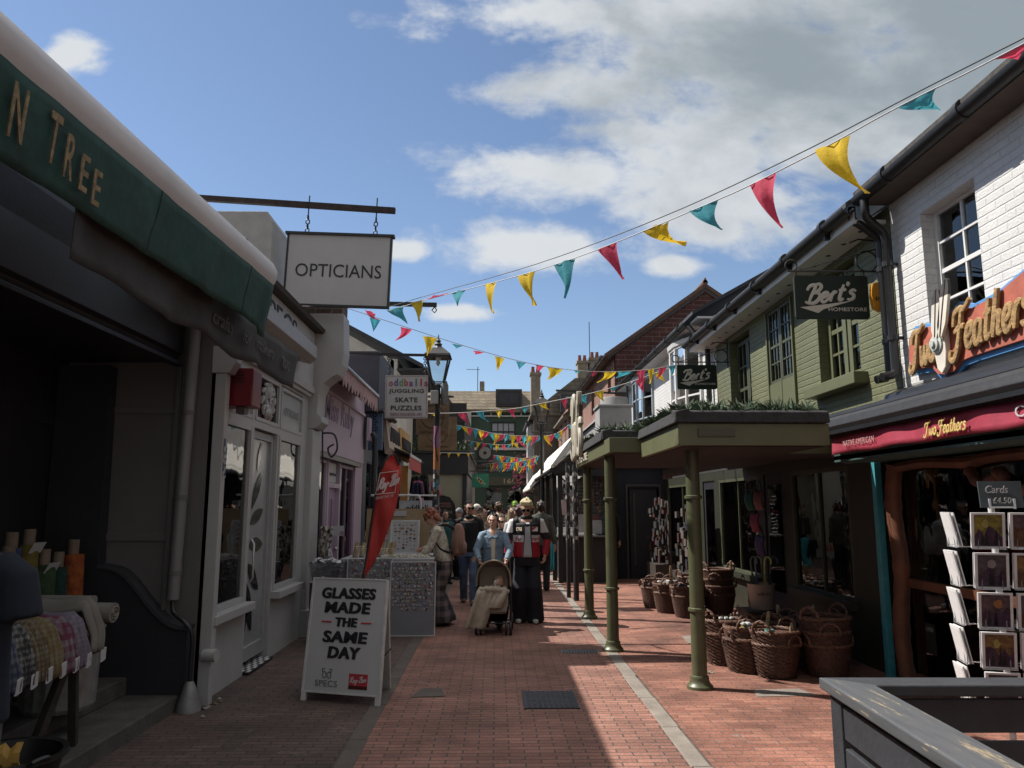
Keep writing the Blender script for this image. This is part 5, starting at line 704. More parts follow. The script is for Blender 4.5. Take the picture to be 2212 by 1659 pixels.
for y, p0, p1, q0, q1, lab in ((18, 898, 969, 866, 941, 'brown wooden sign with round emblem behind the street lamp post'), (20.5, 903, 986, 902, 975, 'larger brown wooden sign with round emblem partly hidden behind another')):
    x0, x1, z1, z0 = sx(y, p0), sx(y, p1), zy(y, q0), zy(y, q1); t = hang('emblem_sign', lab, x0, x1, y, z0, z1, brn, -2.6); c = V(((x0 + x1) / 2, y - .006, (z0 + z1) / 2 + .02)); b = B(); b.tube([c + V((cos(a * .2618) * .27, 0, sin(a * .2618) * .27)) for a in range(25)], .008, 6); b.build('emblem_ring', ring, t, smooth=True); b = B()
    for k in range(6): a = k * pi / 3 + .4; b.tube([c + V((cos(a) * .03, 0, sin(a) * .03 + .08)), c + V((cos(a) * .1, 0, sin(a) * .1 + .08))], .008, 5)
    b.build('emblem', ring, t); letters('KARA NIU', c, X, Z, .5, .09, ring, t, .004); letters('HANDMADE JEWELLERY', c - Z * .37, X, Z, .6, .05, ring, t, .004)
y = 30; t = hang('record_sign', 'square black sign with a vinyl record hung above the resident board', sx(y, 1030), sx(y, 1064.5), y, zy(y, 995), zy(y, 964), black, -1.2); c = ((sx(y, 1030) + sx(y, 1064.5)) / 2, y - .01, zy(y, 980)); b = B(); b.lathe(c, [(.001, .0), (.235, 0), (.235, .01), (.001, .012)], 28, (0, -1, 0)); b.build('disc', pm('disc_grey', (.27, .26, .23), .5), t, smooth=True); b = B(); b.lathe((c[0], c[1] - .014, c[2]), [(.001, 0), (.07, 0), (.07, .006), (.001, .008)], 20, (0, -1, 0)); b.build('disc_label', black, t)
t = hang('name_sign', 'long black resident sign hanging under the record sign', sx(y, 1029.5), sx(y, 1064), y, zy(y, 1015), zy(y, 999), black, -1.2); letters('resident', ((sx(y, 1029.5) + sx(y, 1064)) / 2, y - .008, zy(y, 1007)), X, Z, .56, .15, pm('dim_gold', (.17, .15, .10), .6), t, .004)
y = 27.5; t = hang('sweet_sign', 'green square sign with a wrapped sweet drawn on it', sx(y, 1020), sx(y, 1055), y, zy(y, 1054), zy(y, 1025), pm('mint_green', (.03, .24, .15), .5), -1.2); cx_, cz = sx(y, 1038), zy(y, 1040); u_ = V((.75, 0, -.66)); w_ = V((.66, 0, .75)); P = lambda a, c: V((cx_, y - .008, cz)) + u_ * a + w_ * c; lw = pm('cream_line', (.6, .55, .42), .6); b = B(); b.mat(0)
for pl in ([(-.1, -.055), (.1, -.055), (.13, 0), (.1, .055), (-.1, .055), (-.13, 0), (-.1, -.055)], [(.13, 0), (.22, .06), (.2, 0), (.22, -.06), (.13, 0)], [(-.13, 0), (-.22, .06), (-.2, 0), (-.22, -.06), (-.13, 0)]): b.tube([P(*q) for q in pl], .008, 5)
for k in range(4): q0 = -.1 + k * .05; b.mat(1 + k % 2).prism([(q0, -.05), (q0 + .048, -.05), (q0 + .048, .05), (q0, .05)], (cx_, y - .004, cz), u_, w_, Y * .003)
b.build('sweet_drawing', [lw, pm('maroon_stripe', (.13, .02, .04), .6), pm('yellow_stripe', (.5, .38, .1), .6)], t)
# red awning stall with hanging clothes
t = thing('clothes_stall', 'shop entrance with red canopy, orange door post and hanging clothes', 'stall', (-2.2, 18.5, 0)); b = B(); b.prism([(-2.6, 3.15), (-1.95, 2.86), (-1.93, 2.82), (-2.6, 3.05)], (0, 17.6, 0), X, Z, Y * 3.5); b.build('lean_to', felt, t); b = B(); b.grid(lambda a, c: V((-1.95 + .01 * sin(a * 40) * c, 17.6 + 2.6 * a, 2.82 - .30 * c)), 40, 3); b.build('valance', pm('coral_canvas', (.40, .06, .06), .8), t, solid=.008); b = B(); b.box(-1.96, -1.93, 17.6, 20.2, 2.80, 2.87); b.build('trim', offw, t); b = B(); b.box(-2.15, -2.0, 17.7, 17.82, 0, 2.6); b.build('door_post', pm('amber_wood', (.38, .16, .03), .5, .2, 6), t)
cl = [pm('cloth_%s' % n, c, .9, .3, 9) for n, c in (('black', (.015, .015, .017)), ('white', (.5, .5, .5)), ('pink', (.4, .12, .2)), ('navy', (.03, .03, .07)), ('tan', (.25, .19, .13)), ('grey', (.15, .15, .15)))]
for i in range(22):
    x, yq, z = rnd.uniform(-2.1, -1.5), rnd.uniform(18.2, 21), rnd.uniform(1.75, 2.5); w, h = rnd.uniform(.1, .17), rnd.uniform(.3, .6); b = B(); n = 6; b.grid(lambda a, c: V((x + (a - .5) * 2 * w * (.7 + .35 * c), yq + .03 * sin(a * 14 + i) + .04 * c, z - h * c - .05 * abs(a - .5))), n, 4); b.build('garment', cl[rnd.choice([0, 0, 1, 2, 3, 3, 4, 5])], t, smooth=True, solid=.015)
# street lamps
def lamp(x, y, h, lab, stick):
    t = thing('street_lamp', lab, 'lamp', (x, y, 0), 'old style lantern street lamps'); b = B(); b.lathe((x, y, 0), [(.11, 0), (.11, .7), (.085, .8), (.06, .86), (.055, 1.2), (.05, h - 1.0), (.06, h - .98), (.06, h - .94), (.035, h - .92)], 16); b.build('post', iron, t, smooth=True)
    b = B(); b.tube([(x - .3, y, h - 1.16), (x + .3, y, h - 1.16)], .018, 8); b.build('ladder_bar', iron, t, smooth=True); z0, z1 = h - .95, h - .42; b = B(); lo = [(x + a * .11, y + c * .11, z0 + .05) for a, c in ((-1, -1), (1, -1), (1, 1), (-1, 1))]; hi = [(x + a * .21, y + c * .21, z1) for a, c in ((-1, -1), (1, -1), (1, 1), (-1, 1))]
    for k in range(4): b.bar(lo[k], hi[k], .024); b.bar(lo[k], lo[(k + 1) % 4], .022); b.bar(hi[k], hi[(k + 1) % 4], .03)
    for s in (-1, 1): b.tube(spl([(x + s * .02, y, z0 - .2), (x + s * .12, y, z0 - .1), (x + s * .13, y, z0 + .05)], 5), .014, 6)
    fr = b.build('lantern_frame', iron, t); g = B(); g.loft([[V(p) for p in lo], [V(p) for p in hi]], caps=False); g.build('pane', pm('lantern_glass', (.42, .48, .5), .25, .05) if False else glassm('lantern_pane', (.82, .86, .86), .6), fr)
    b = B(); b.loft([[V((x + a * r_, y + c * r_, z)) for a, c in ((-1, -1), (1, -1), (1, 1), (-1, 1))] for r_, z in ((.25, z1 + .0), (.235, z1 + .04), (.10, z1 + .17), (.08, z1 + .18))]); b.lathe((x, y, z1 + .17), [(.10, 0), (.06, .05), (.075, .08), (.035, .12), (.05, .15), (.02, .18), (.008, .26), (.001, .28)], 14); b.build('lantern_roof', iron, t); b = B(); b.lathe((x, y, z1 - .16), [(.012, 0), (.04, .05), (.03, .1), (.05, .12), (.05, .16)], 12); b.build('light_fitting', pm('fitting_white', (.5, .5, .45), .4), t, smooth=True)
    if stick:
        b = B(); b.tube([(x, y, .3), (x, y, 2.35)], .059, 16, caps=False); b.build('sticker_layer', cellm('lamp_stickers', [(.03, .03, .03), (.25, .3, .32), (.03, .03, .03), (.08, .18, .22), (.4, .4, .38), (.25, .12, .05), (.05, .05, .05), (.12, .12, .13)], (.07, .07, .09), base=(.03, .03, .03), fill=.95), t, smooth=True)
        b = B(); b.tube([(x, y, 2.35), (x, y, 2.75)], .06, 16, caps=False); b.build('orange_band', pm('orange_paint', (.30, .12, .04), .6, .2, 9), t, smooth=True); b = B(); b.tube([(x, y, 2.75), (x, y, 3.15)], .061, 16, caps=False); b.build('mural_band', cellm('lilac_patches', [(.25, .1, .18), (.25, .14, .28), (.13, .16, .26)], (.12, .12, .2), 'ROUND'), t, smooth=True)
        b = B(); b.box(x - .12, x + .02, y - .13, y - .05, 3.55, 3.8); b.build('switch_box', pm('box_grey', (.28, .28, .27), .6), t, bevel=.01); b = B(); b.lathe((x + .13, y, 3.55), [(.06, 0), (.07, .1), (.07, .35), (.04, .44), (.001, .46)], 12); b.build('grey_bottle', pm('dull_grey', (.13, .13, .13), .6), t, smooth=True)
        b = B(); b.tube(spl([(x + .02, y - .07, 3.5), (x + .04, y - .075, 3.2), (x - .03, y - .075, 2.9), (x + .03, y - .07, 2.5)], 5), .014, 5); b.build('cable', black, t, smooth=True); b = B(); b.box(x + .03, x + .13, y - .075, y - .065, 1.28, 1.5); b.build('paper_notice', offw, t)
lamp(-1.08, 14.2, 4.86, 'black lantern lamp with stickered post behind the jewellery stall', True); lamp(1.27, 21, 4.85, 'plain black lantern lamp in front of the brick houses', False)
t = thing('wall_bracket', 'long black iron bracket projecting over the street from the tank roof', 'bracket', (2, 20, 4.6)); b = B(); b.bar((1.6, 20.2, 4.72), (3.5, 20.2, 4.64), .05); b.bar((2.7, 20.2, 4.62), (3.5, 20.2, 4.15), .05); b.build('arm', iron, t); b = B(); b.bar((3.5, 20.2, 4.0), (3.5, 20.2, 4.85), .06); b.build('wall_plate', iron, t)
t = thing('wall_bracket', 'short black iron bracket holding the near bunting by the opticians sign', 'bracket', (-1.5, 11, 4.6)); b = B(); b.bar((-2.8, 11, 4.64), (-.87, 11, 4.61), .045, .06); b.build('arm', iron, t); b = B(); b.tube([(-.90, 11, 4.58), (-.87, 11, 4.53), (-.90, 11, 4.49), (-.94, 11, 4.53), (-.90, 11, 4.58)], .009, 6); b.build('hook', iron, t, smooth=True); b = B(); chain(b, (-2.23, 11, 4.62), (-2.26, 11, 3.8), 16, .009); b.build('chain', iron, t, smooth=True)
# ---------------- pavement sign board
t = thing('pavement_sign', 'white A board reading GLASSES MADE THE SAME DAY on the left pavement', 'sign', (-1.36, 7.2, 0)); u = V((.72, -.23, 0)).normalized(); bk = V((.03, 1, 0)).normalized(); p0 = V((-1.35, 7.08, .07)); up = (Z * .966 + bk * .27).normalized(); nrm = u.cross(up)
def P(a, c, d=0): return p0 + u * a + up * c + nrm * d
b = B(); b.obox(P(0, .5, -.012), u * .362, up * .485, nrm * .011); pn = b.build('front_panel', offw, t); b = B(); wf = pm('worn_white_frame', (.46, .45, .44), .6, .2, 9, stain=.4)
for a0, a1, c0, c1 in ((-.385, -.362, .0, 1.0), (.362, .385, .0, 1.0), (-.362, .362, .985, 1.0), (-.362, .362, .0, .015)): b.obox(P((a0 + a1) / 2, (c0 + c1) / 2, -.014), u * (a1 - a0) / 2, up * (c1 - c0) / 2, nrm * .018)
for s in (-1, 1): b.obox(P(s * .36, -.03, -.014), u * .022, up * .04, nrm * .018)
b.build('frame', wf, t, bevel=.003); q0 = P(0, .99, -.04); q1 = p0 + bk * .62 - Z * .07; bu = (q0 - q1).normalized(); b = B(); b.obox((q0 + q1) / 2, u * .375, bu * ((q0 - q1).length / 2), u.cross(bu) * .014); b.build('back_panel', wf, t); b = B(); b.bar(P(.39, .35, -.03), P(.39, .35, -.03) + bk * .34, .012); b.build('hinge_strut', iron, t)
for s, c, w, h in (('GLASSES', .862, .54, .098), ('MADE', .735, .455, .098), ('THE', .607, .215, .078), ('SAME', .478, .44, .10), ('DAY', .345, .315, .10)): letters(s, P(0 if s != 'DAY' else .005, c, .002), u, up, w, h, letk, pn, .002, bold=.026, shear=.08); letters(s, P(.007 if s != 'DAY' else .012, c, .0026), u, up, w, h, letk, pn, .002, bold=.026, shear=.08); letters(s, P(-.004 if s != 'DAY' else .0, c + .003, .0032), u, up, w, h, letk, pn, .002, bold=.026, shear=.08)
b = B()
for s in (-1, 1): b.obox(P(s * .20, .607, .001), u * .05, up * .0065, nrm * .0025)
b.build('red_dash', red, pn); letters('SPECS', P(-.145, .085, .002), u, up, .22, .05, pm('soft_grey_letter', (.12, .12, .12), .5), pn, .003); b = B()
for s in (-1, 1): b.tube([P(-.145 + s * .024 + .019 * cos(k * .5236), .155 + .026 * sin(k * .5236), .003) for k in range(13)], .0028, 5); b.tube(spl([P(-.145 + s * .035, .17, .003), P(-.145 + s * .05, .2, .003), P(-.145 + s * .02, .205, .003)], 4), .0028, 5)
b.build('spectacles_emblem', letk, pn); b = B(); b.obox(P(.165, .115, .0), u * .09, up * .063, nrm * .002); lg = b.build('red_logo', red, pn); b = B(); b.obox(P(.165, .066, .0008), u * .09, up * .014, nrm * .0018); b.build('logo_strip', pm('deep_maroon', (.06, .005, .008), .5), pn); script('Ray-Ban', P(.165, .122, .004), u, up, .155, .07, offw, pn, .0012, .055, lift=.08)
# ---------------- feather flag
FL = [(787, 1246), (795, 1195), (805, 1125), (815, 1060), (823, 1022), (833, 998), (846, 982), (857, 986), (864, 1004), (866, 1030), (862, 1062), (852, 1105), (836, 1150), (818, 1195), (800, 1228)]
def unproj(px, py, y):                                               # photo pixel to a point at depth y (used for measured outlines)
    fw = Mx.Rotation(R(-1.2257), 3, 'Z') @ Mx.Rotation(R(8.975), 3, 'X') @ V((px - 1106, 1662, -(py - 829.5))); return V((fw.x * y / fw.y, y, 1.7 + fw.z * y / fw.y))
t = thing('feather_flag', 'red teardrop advertising flag leaning on its black pole by the jewellery boards', 'flag', (-1.55, 9.0, 0)); pts = [unproj(a, c, 9.0 + .05 * sin(i)) for i, (a, c) in enumerate(FL)]; c0 = sum(pts, V()) / len(pts); b = B()
L_ = pts[:7]; Rr = pts[6:] + [pts[0]]
def along(pl, s): k = s * (len(pl) - 1); i = min(int(k), len(pl) - 2); return pl[i].lerp(pl[i + 1], k - i)
b.grid(lambda a, c: along(L_, c).lerp(along(Rr[::-1], c), a) + V((0, .03 * sin(c * 22 + a * 3) * sin(pi * a) + .04 * a, 0)), 8, 40); b.build('cloth', pm('flag_red', (.42, .035, .03), .7, .12, 4, .2, 12), t, smooth=True, solid=.004, auto=180)
b = B(); b.tube([unproj(783, 1330, 9.02)] + [p + V((-.012, .012, 0)) for p in spl(L_ + [pts[7], pts[8]], 4)], .014, 8); b.build('pole', black, t, smooth=True); b = B(); b.lathe((unproj(783, 1330, 9.02).x, 9.02, 0), [(.2, 0), (.2, .05), (.04, .09), (.025, .5)], 16); b.build('base', black, t, smooth=True)
fw_ = pm('flag_white', (.55, .48, .46), .7); ux = (unproj(862, 1030, 9) - unproj(826, 1036, 9)).normalized(); c1 = unproj(840, 1044, 8.955); script('Ray-Ban', c1, ux, Z * .97 + X * .22, .23, .20, fw_, t, .003, .05, lift=.1); b = B()
for q in ([(821, 1022), (860, 1017)], [(860, 1017), (853, 1064)], [(811, 1068), (853, 1064)], [(821, 1022), (811, 1068)]): b.tube([unproj(*q[0], 8.955), unproj(*q[1], 8.955)], .004, 5)
b.build('printed_box', fw_, t); letters('GENUINE SINCE 1937', unproj(831, 1073, 8.955), ux, Z, .21, .03, fw_, t, .003)
# ---------------- jewellery stall
grb = pm('grey_felt_board', (.20, .205, .225), .9, .08, 3); alu = pm('white_frame_strip', (.55, .55, .55), .5); trk = [pm('trinket_metal_%d' % i, c, .3, metal=m_) for i, (c, m_) in enumerate((((.55, .55, .55), .6), ((.5, .4, .2), .6), ((.3, .06, .06), 0), ((.08, .12, .2), 0), ((.5, .5, .48), 0), ((.02, .02, .02), 0)))]
def jboard(x0, x1, y, z0, z1, lab, n, lean=.05):
    t = thing('jewellery_board', lab, 'display board', ((x0 + x1) / 2, y, 0), 'jewellery boards of the stall'); b = B(); n_ = V((0, -1, lean)).normalized(); up = V((0, lean, 1)).normalized(); Q = lambda a, c, d=0: V((x0 + (x1 - x0) * a, y, z0)) + up * (z1 - z0) * c + n_ * d; w = (x1 - x0) / 2; h = (z1 - z0) / 2
    b.obox(Q(.5, .5, -.012), X * w, up * h, n_ * .011); b.build('panel', grb, t); b = B()
    for a0, a1, c0, c1 in ((-.02, .0, -.012, 1.012), (1.0, 1.02, -.012, 1.012), (0, 1, 1.0, 1.014), (0, 1, -.014, 0)): b.obox(Q((a0 + a1) / 2, (c0 + c1) / 2, -.01), X * w * abs(a1 - a0), up * h * abs(c1 - c0), n_ * .016)
    b.build('edge_strip', alu, t); b = B(); rows = 13
    for i in range(n):
        r_ = rnd.randrange(rows); c = .36 + .61 * r_ / (rows - 1) + rnd.gauss(0, .006); a = rnd.uniform(.03, .97); b.mat(rnd.choice([0, 0, 0, 1, 4, 4, 2, 3, 5])); p = Q(a, c, .004); k = rnd.random()
        if k < .45: b.tube([p + X * .011 * cos(j * 1.047) + up * .011 * sin(j * 1.047) for j in range(7)], .0032, 4)
        elif k < .8: b.ball(p, rnd.uniform(.005, .010), 6, 4)
        else: b.obox(p, X * rnd.uniform(.004, .012), up * rnd.uniform(.006, .016), n_ * .003)
    b.build('jewellery', trk, t, kind='stuff')
jboard(-1.38, -.80, 10.5, .02, .95, 'tall grey board covered with rings and earrings, facing the camera at the kerb end', 420); jboard(-2.02, -1.42, 10.85, .3, .97, 'grey jewellery board partly hidden behind the white A board and red flag', 260)
t = thing('stall_table', 'long stall table with pale cloth laid out with small jewellery and glass', 'table', (-1.5, 11.5, 0)); b = B(); b.box(-2.15, -.86, 10.95, 12.3, .93, .97); b.build('tabletop', pm('pale_table', (.36, .36, .38), .6), t, bevel=.006); b = B(); b.box(-2.13, -.88, 11.0, 11.02, .45, .93); b.build('front_cloth', pm('grey_cloth', (.16, .16, .18), .9), t)
for x, y in ((-2.1, 11.05), (-.92, 11.05), (-2.1, 12.2), (-.92, 12.2)): b = B(); b.box(x - .02, x + .02, y - .02, y + .02, 0, .93); b.build('leg', steel, t)
t = thing('ring_tray', 'shallow tray of small glittering rings on the stall table', 'tray', (-1.2, 11.2, .97)); b = B(); b.box(-1.62, -.92, 11.02, 11.42, .972, .985); b.build('tray', pm('cream_tray', (.45, .43, .38), .7), t); b = B()
for i in range(330): b.mat(rnd.choice([0, 0, 1, 4, 4])).ball((rnd.uniform(-1.6, -.94), rnd.uniform(11.04, 11.4), .99 + rnd.uniform(0, .02)), rnd.uniform(.006, .014), 6, 4)
b.build('small_rings', trk, t, kind='stuff')
t = thing('box_display', 'brown cardboard boxes and bracelet holders on the left of the stall table', 'display', (-1.75, 11.5, .97)); b = B()
for i in range(7): x, y = -2.0 + i * .085, 11.25 + .06 * (i % 3); b.mat(i % 2).tube([(x, y, .975), (x + .03, y + .05, 1.17)], .035, 10)
b.build('bracelet_roll', [pm('kraft_card', (.30, .22, .13), .8, .2, 8), pm('tan_card', (.36, .30, .2), .7)], t); b = B()
for i in range(30): b.tube([V((-2.0 + (i % 7) * .085 + .015, 11.25, 1.0 + .03 * (i // 7))) + V((.04 * cos(j), .04 * sin(j), 0)) for j in range(7)], .004, 4)
b.build('bracelet', pm('bangle', (.5, .45, .3), .3, metal=.5), t)
def poster(name, lab, x0, x1, y, z0, z1, bm_, fm, lean=.12):
    t = thing(name, lab, 'poster', ((x0 + x1) / 2, y, z0)); up = V((0, lean, 1)).normalized(); n_ = V((0, -1, lean)).normalized(); c = V(((x0 + x1) / 2, y, (z0 + z1) / 2)); w, h = (x1 - x0) / 2, (z1 - z0) / 2; b = B(); b.obox(c, X * w, up * h, n_ * .006); b.build('sheet', bm_, t)
    if fm:
        b = B()
        for s in (-1, 1): b.obox(c + X * s * (w + .012), X * .012, up * (h + .024), n_ * .01); b.obox(c + up * s * (h + .012), X * w, up * .012, n_ * .01)
        b.build('frame', fm, t)
    return t, c, up, n_, w, h
musc = [(.22, .1, .06), (.12, .05, .06), (.3, .2, .1), (.08, .06, .06), (.28, .12, .12)]; mm = [pm('fungus_%d' % i, c, .8) for i, c in enumerate(musc)]
for x0, x1, y, z0, z1, lab in ((-1.56, -1.17, 11.9, 1.0, 1.46, 'white framed sheet of drawn mushrooms and leaves standing on the stall table'), (-1.88, -1.60, 11.95, 1.02, 1.45, 'smaller sheet of drawn insects partly behind the red flag')):
    t, c, up, n_, w, h = poster('mushroom_poster', lab, x0, x1, y, z0, z1, offw, alu); b = B(); nx, nz = (6, 8) if w > .15 else (5, 9)
    for i in range(nx):
        for j in range(nz):
            if rnd.random() < .1: continue
            p = c + X * (((i + .5) / nx * 2 - 1) * w * .9 + rnd.gauss(0, .009)) + up * (((j + .5) / nz * 2 - 1) * h * .88 + rnd.gauss(0, .009)) + n_ * (.008 + .0002 * (i + j)); s = rnd.choice([.011, .014, .019, .026]); b.mat(rnd.randrange(5)); q = [(-1, 0), (-.8, .6), (0, 1), (.8, .6), (1, 0), (.25, -.05), (.2, -1), (-.2, -1), (-.25, -.05)]; r_ = rnd.uniform(.5, 1); b.prism([(a * s, e * s * r_) for a, e in q], p, X, up, n_ * .001)
    b.build('drawings', mm, t)
b = B(); t = thing('cork_backboard', 'brown cork backboard behind the mushroom sheets', 'board', (-1.5, 12.05, .97)); b.obox((-1.48, 12.06, 1.32), (.5, 0, 0), (0, .01, .0), (0, .03, .33)); b.build('panel', pm('kraft_board', (.30, .22, .13), .8, .15, 5), t); b = B(); b.obox((-1.5, 12.06, 1.58), (.13, 0, 0), (0, .004, 0), (0, .0, .04)); b.build('paper_strip', offw, t)
t = thing('banner_board', 'grey oddballs banner board on white tube frame behind the stall', 'sign', (-1.25, 12.6, 1.0)); b = B(); b.box(-1.55, -1.02, 12.6, 12.62, 1.0, 1.78); bd = b.build('board', pm('pale_blue_grey', (.40, .42, .45), .6), t); letters('oddballs', (-1.24, 12.595, 1.66), X, Z, .40, .10, letk, bd, .003, bold=.03); letters('ESTABLISHED 1984', (-1.25, 12.595, 1.57), X, Z, .28, .03, letk, bd, .003); b = B()
for i, (x, z, rx, rz) in enumerate(((-1.42, 1.45, .05, .05), (-1.30, 1.44, .02, .06), (-1.17, 1.46, .05, .035), (-1.12, 1.24, .07, .045), (-1.1, 1.1, .05, .04), (-1.4, 1.2, .05, .07))): b.mat(i % 4).prism([(rx * cos(k * .524), rz * sin(k * .524)) for k in range(12)], (x, 12.594, z), X, Z, Y * .005)
b.build('pictures', [pm('pic_red', (.3, .05, .05), .6), pm('pic_black', (.03, .03, .03), .6), pm('pic_green', (.15, .25, .1), .6), pm('pic_yellow', (.5, .4, .06), .6)], bd)
b = B(); b.tube(spl([(-2.0, 12.56, 1.86), (-1.35, 12.56, 1.86), (-1.24, 12.56, 1.85), (-1.2, 12.56, 1.78)], 6) + [V((-1.2, 12.56, .9))], .018, 8); b.tube([(-2.0, 12.56, 1.86), (-.95, 12.62, 1.86)], .014, 8); b.build('tube_frame', alu, t, smooth=True)
t = thing('plastic_tub', 'clear plastic tub heaped with clear packets by the pink shop', 'tub', (-2.15, 10.15, .76)); b = B(); b.loft([[V((-2.15 + a * w, 10.15 + c * d, z)) for a, c in ((-1, -1), (1, -1), (1, 1), (-1, 1))] for w, d, z in ((.16, .12, .76), (.2, .15, .98), (.21, .16, .985), (.195, .145, .975), (.155, .115, .77))]); b.build('tub', glassm('clear_plastic', (.6, .62, .65), .5, .25, .2), t); b = B()
for i in range(46): p = V((-2.15 + rnd.uniform(-.16, .16), 10.15 + rnd.uniform(-.11, .11), .80 + .22 * rnd.random() ** .6)); d = V((rnd.gauss(0, 1), rnd.gauss(0, 1), rnd.gauss(0, .6))).normalized() * .05; s = d.cross(Z).normalized() * .035; b.mat(i % 2).add([p - d - s, p + d - s * .7, p + d * .8 + s, p - d * .9 + s * .8, p + Z * .02], [(0, 1, 4), (1, 2, 4), (2, 3, 4), (3, 0, 4)])
b.build('packets', [pm('cellophane', (.5, .5, .52), .2), pm('smoky_packet', (.22, .22, .24), .3)], t, kind='stuff'); t2 = thing('plinth', 'dark plinth carrying the clear plastic tub', 'stand', (-2.15, 10.15, 0)); b = B(); b.box(-2.33, -1.97, 10.0, 10.3, 0, .74); b.build('body', dgrey, t2); b = B(); b.box(-2.36, -1.94, 9.97, 10.33, .74, .757); b.build('top', pm('pale_lilac', (.4, .36, .4), .6), t2)
t = thing('scarf', 'speckled scarf hanging at the window of the pink shop', 'scarf', (-2.3, 10.7, 1)); b = B(); b.grid(lambda a, c: V((-2.38 + .16 * a + .02 * sin(c * 9), 10.7 + .03 * sin(a * 12 + c * 3), 1.42 - .5 * c)), 10, 8); b.build('cloth', cellm('speckle', [(.05, .05, .05), (.4, .38, .35), (.2, .15, .1), (.45, .45, .45)], (.03, .03, .04), 'ROUND'), t, smooth=True, solid=.01)
t = thing('small_notice', 'small white notice with purple seal on the pink shop door', 'notice', (-2.2, 11.0, 1.3)); b = B(); b.box(-2.28, -2.12, 11.0, 11.01, 1.28, 1.42); b.build('sheet', offw, t); b = B(); b.lathe((-2.14, 10.99, 1.32), [(.001, 0), (.03, 0), (.03, .005), (.001, .006)], 12, (0, -1, 0)); b.build('seal', purple, t)
# ---------------- fabric display
ml = [checkm('gingham_black', (0.174, 0.174, 0.167), (0.0124, 0.0124, 0.0124), .035), checkm('gingham_tan', (0.161, 0.143, 0.105), (0.0806, 0.0527, 0.0217), .03), checkm('gingham_yellow', (0.167, 0.149, 0.105), (0.136, 0.093, 0.031), .028), checkm('gingham_pink', (0.174, 0.143, 0.155), (0.0992, 0.0124, 0.0372), .07), checkm('gingham_lilac', (0.174, 0.155, 0.186), (0.124, 0.0992, 0.136), .03), pm('calico', (0.167, 0.155, 0.136), .9, .12, 6, .3, 20), checkm('check_blue', (0.124, 0.136, 0.161), (0.0186, 0.031, 0.062), .05), pm('denim_roll', (0.0372, 0.0558, 0.0992), .9, .3, 8, .3, 20)]
nm = [('blue checked', 7), ('dark denim blue', 6), ('blue and white checked', 6), ('black gingham', 0), ('brown and cream checked', 1), ('yellow gingham', 2), ('pink gingham', 3), ('pale lilac checked', 4), ('plain calico', 5)]
t = thing('trestle_table', 'dark trestle table stacked with folded fabric rolls on the shop steps', 'table', (-3.1, 4.6, .13)); b = B(); b.box(-3.5, -2.74, 3.3, 5.5, .80, .825); b.build('tabletop', pm('raw_board', (.2, .18, .15), .8, .2, 8), t)
for s, e in (((-2.78, 5.35, .8), (-2.85, 5.05, .13)), ((-2.78, 5.35, .8), (-2.8, 5.48, .13)), ((-3.4, 5.35, .8), (-3.45, 5.1, .27)), ((-3.4, 5.35, .8), (-3.4, 5.48, .27)), ((-2.78, 3.5, .8), (-2.85, 3.3, .13)), ((-3.4, 3.5, .8), (-3.45, 3.3, .27))): b = B(); b.bar(s, e, .05, .05); b.build('leg', wood_d, t)
for i, (n_, k) in enumerate(nm):
    y = 4.22 + i * .150 + (.04 if i > 7 else 0); zc = .93 + (.06 if i == 8 else 0); t = thing('fabric_roll', '%s fabric folded over the front of the trestle table' % n_, 'fabric roll', (-2.9, y, .83), 'fabric rolls on the trestle table'); b = B(); ph = i * 1.3
    def fold(a, c):
        yy = y + (a - .5) * .145 + .008 * sin(c * 20 + ph); s = c * 1.25
        if s < .7: return V((-3.45 + s * 1.0, yy, zc + .075 * sin(pi * min(1, max(0, a * 1.0))) + .012 * sin(s * 14 + ph)))
        q = (s - .7) / .55; return V((-2.75 + .07 * sin(q * pi * .55) + .012 * sin(a * 20 + ph), yy, zc - .26 * q + .06 * (1 - q) * sin(pi * a) + .01 * sin(a * 17)))
    b.grid(fold, 12, 22); b.build('cloth', ml[k], t, smooth=True, solid=.03, auto=180); b = B(); b.obox((-2.66, y + .05, .70), (.002, .01, 0), (0, .022, .006), (0, 0, .04)); b.build('price_tag', offw, t)
t = thing('fabric_roll', 'thick rolled calico lying on the far end of the trestle table', 'fabric roll', (-2.9, 5.6, .85)); b = B(); b.tube([(-3.4, 5.58, .98), (-2.66, 5.62, .96)], .085, 16, .8); b.tube([(-3.3, 5.5, 1.06), (-2.76, 5.54, 1.05)], .04, 12, .9); b.build('cloth', ml[5], t, smooth=True); b = B()
for r_ in (.03, .055): b.tube([V((-2.655, 5.62 + r_ * cos(k), .96 + .8 * r_ * sin(k))) for k in range(7)], .005, 4)
b.build('spiral_end', pm('calico_shade', (.2, .18, .15), .9), t)
bolts = [(-3.5, 6.32, 1.42, .085, (.20, .025, .012), 'red and orange batik'), (-3.52, 6.14, 1.33, .07, (.008, .035, .028), 'dark teal green'), (-3.54, 5.98, 1.36, .085, (.025, .055, .02), 'mottled leaf green'), (-3.6, 5.86, 1.52, .07, (.13, .1, .02), 'mustard yellow'), (-3.66, 5.74, 1.5, .07, (.04, .05, .12), 'navy'), (-3.6, 5.62, 1.4, .07, (.2, .2, .2), 'grey')]
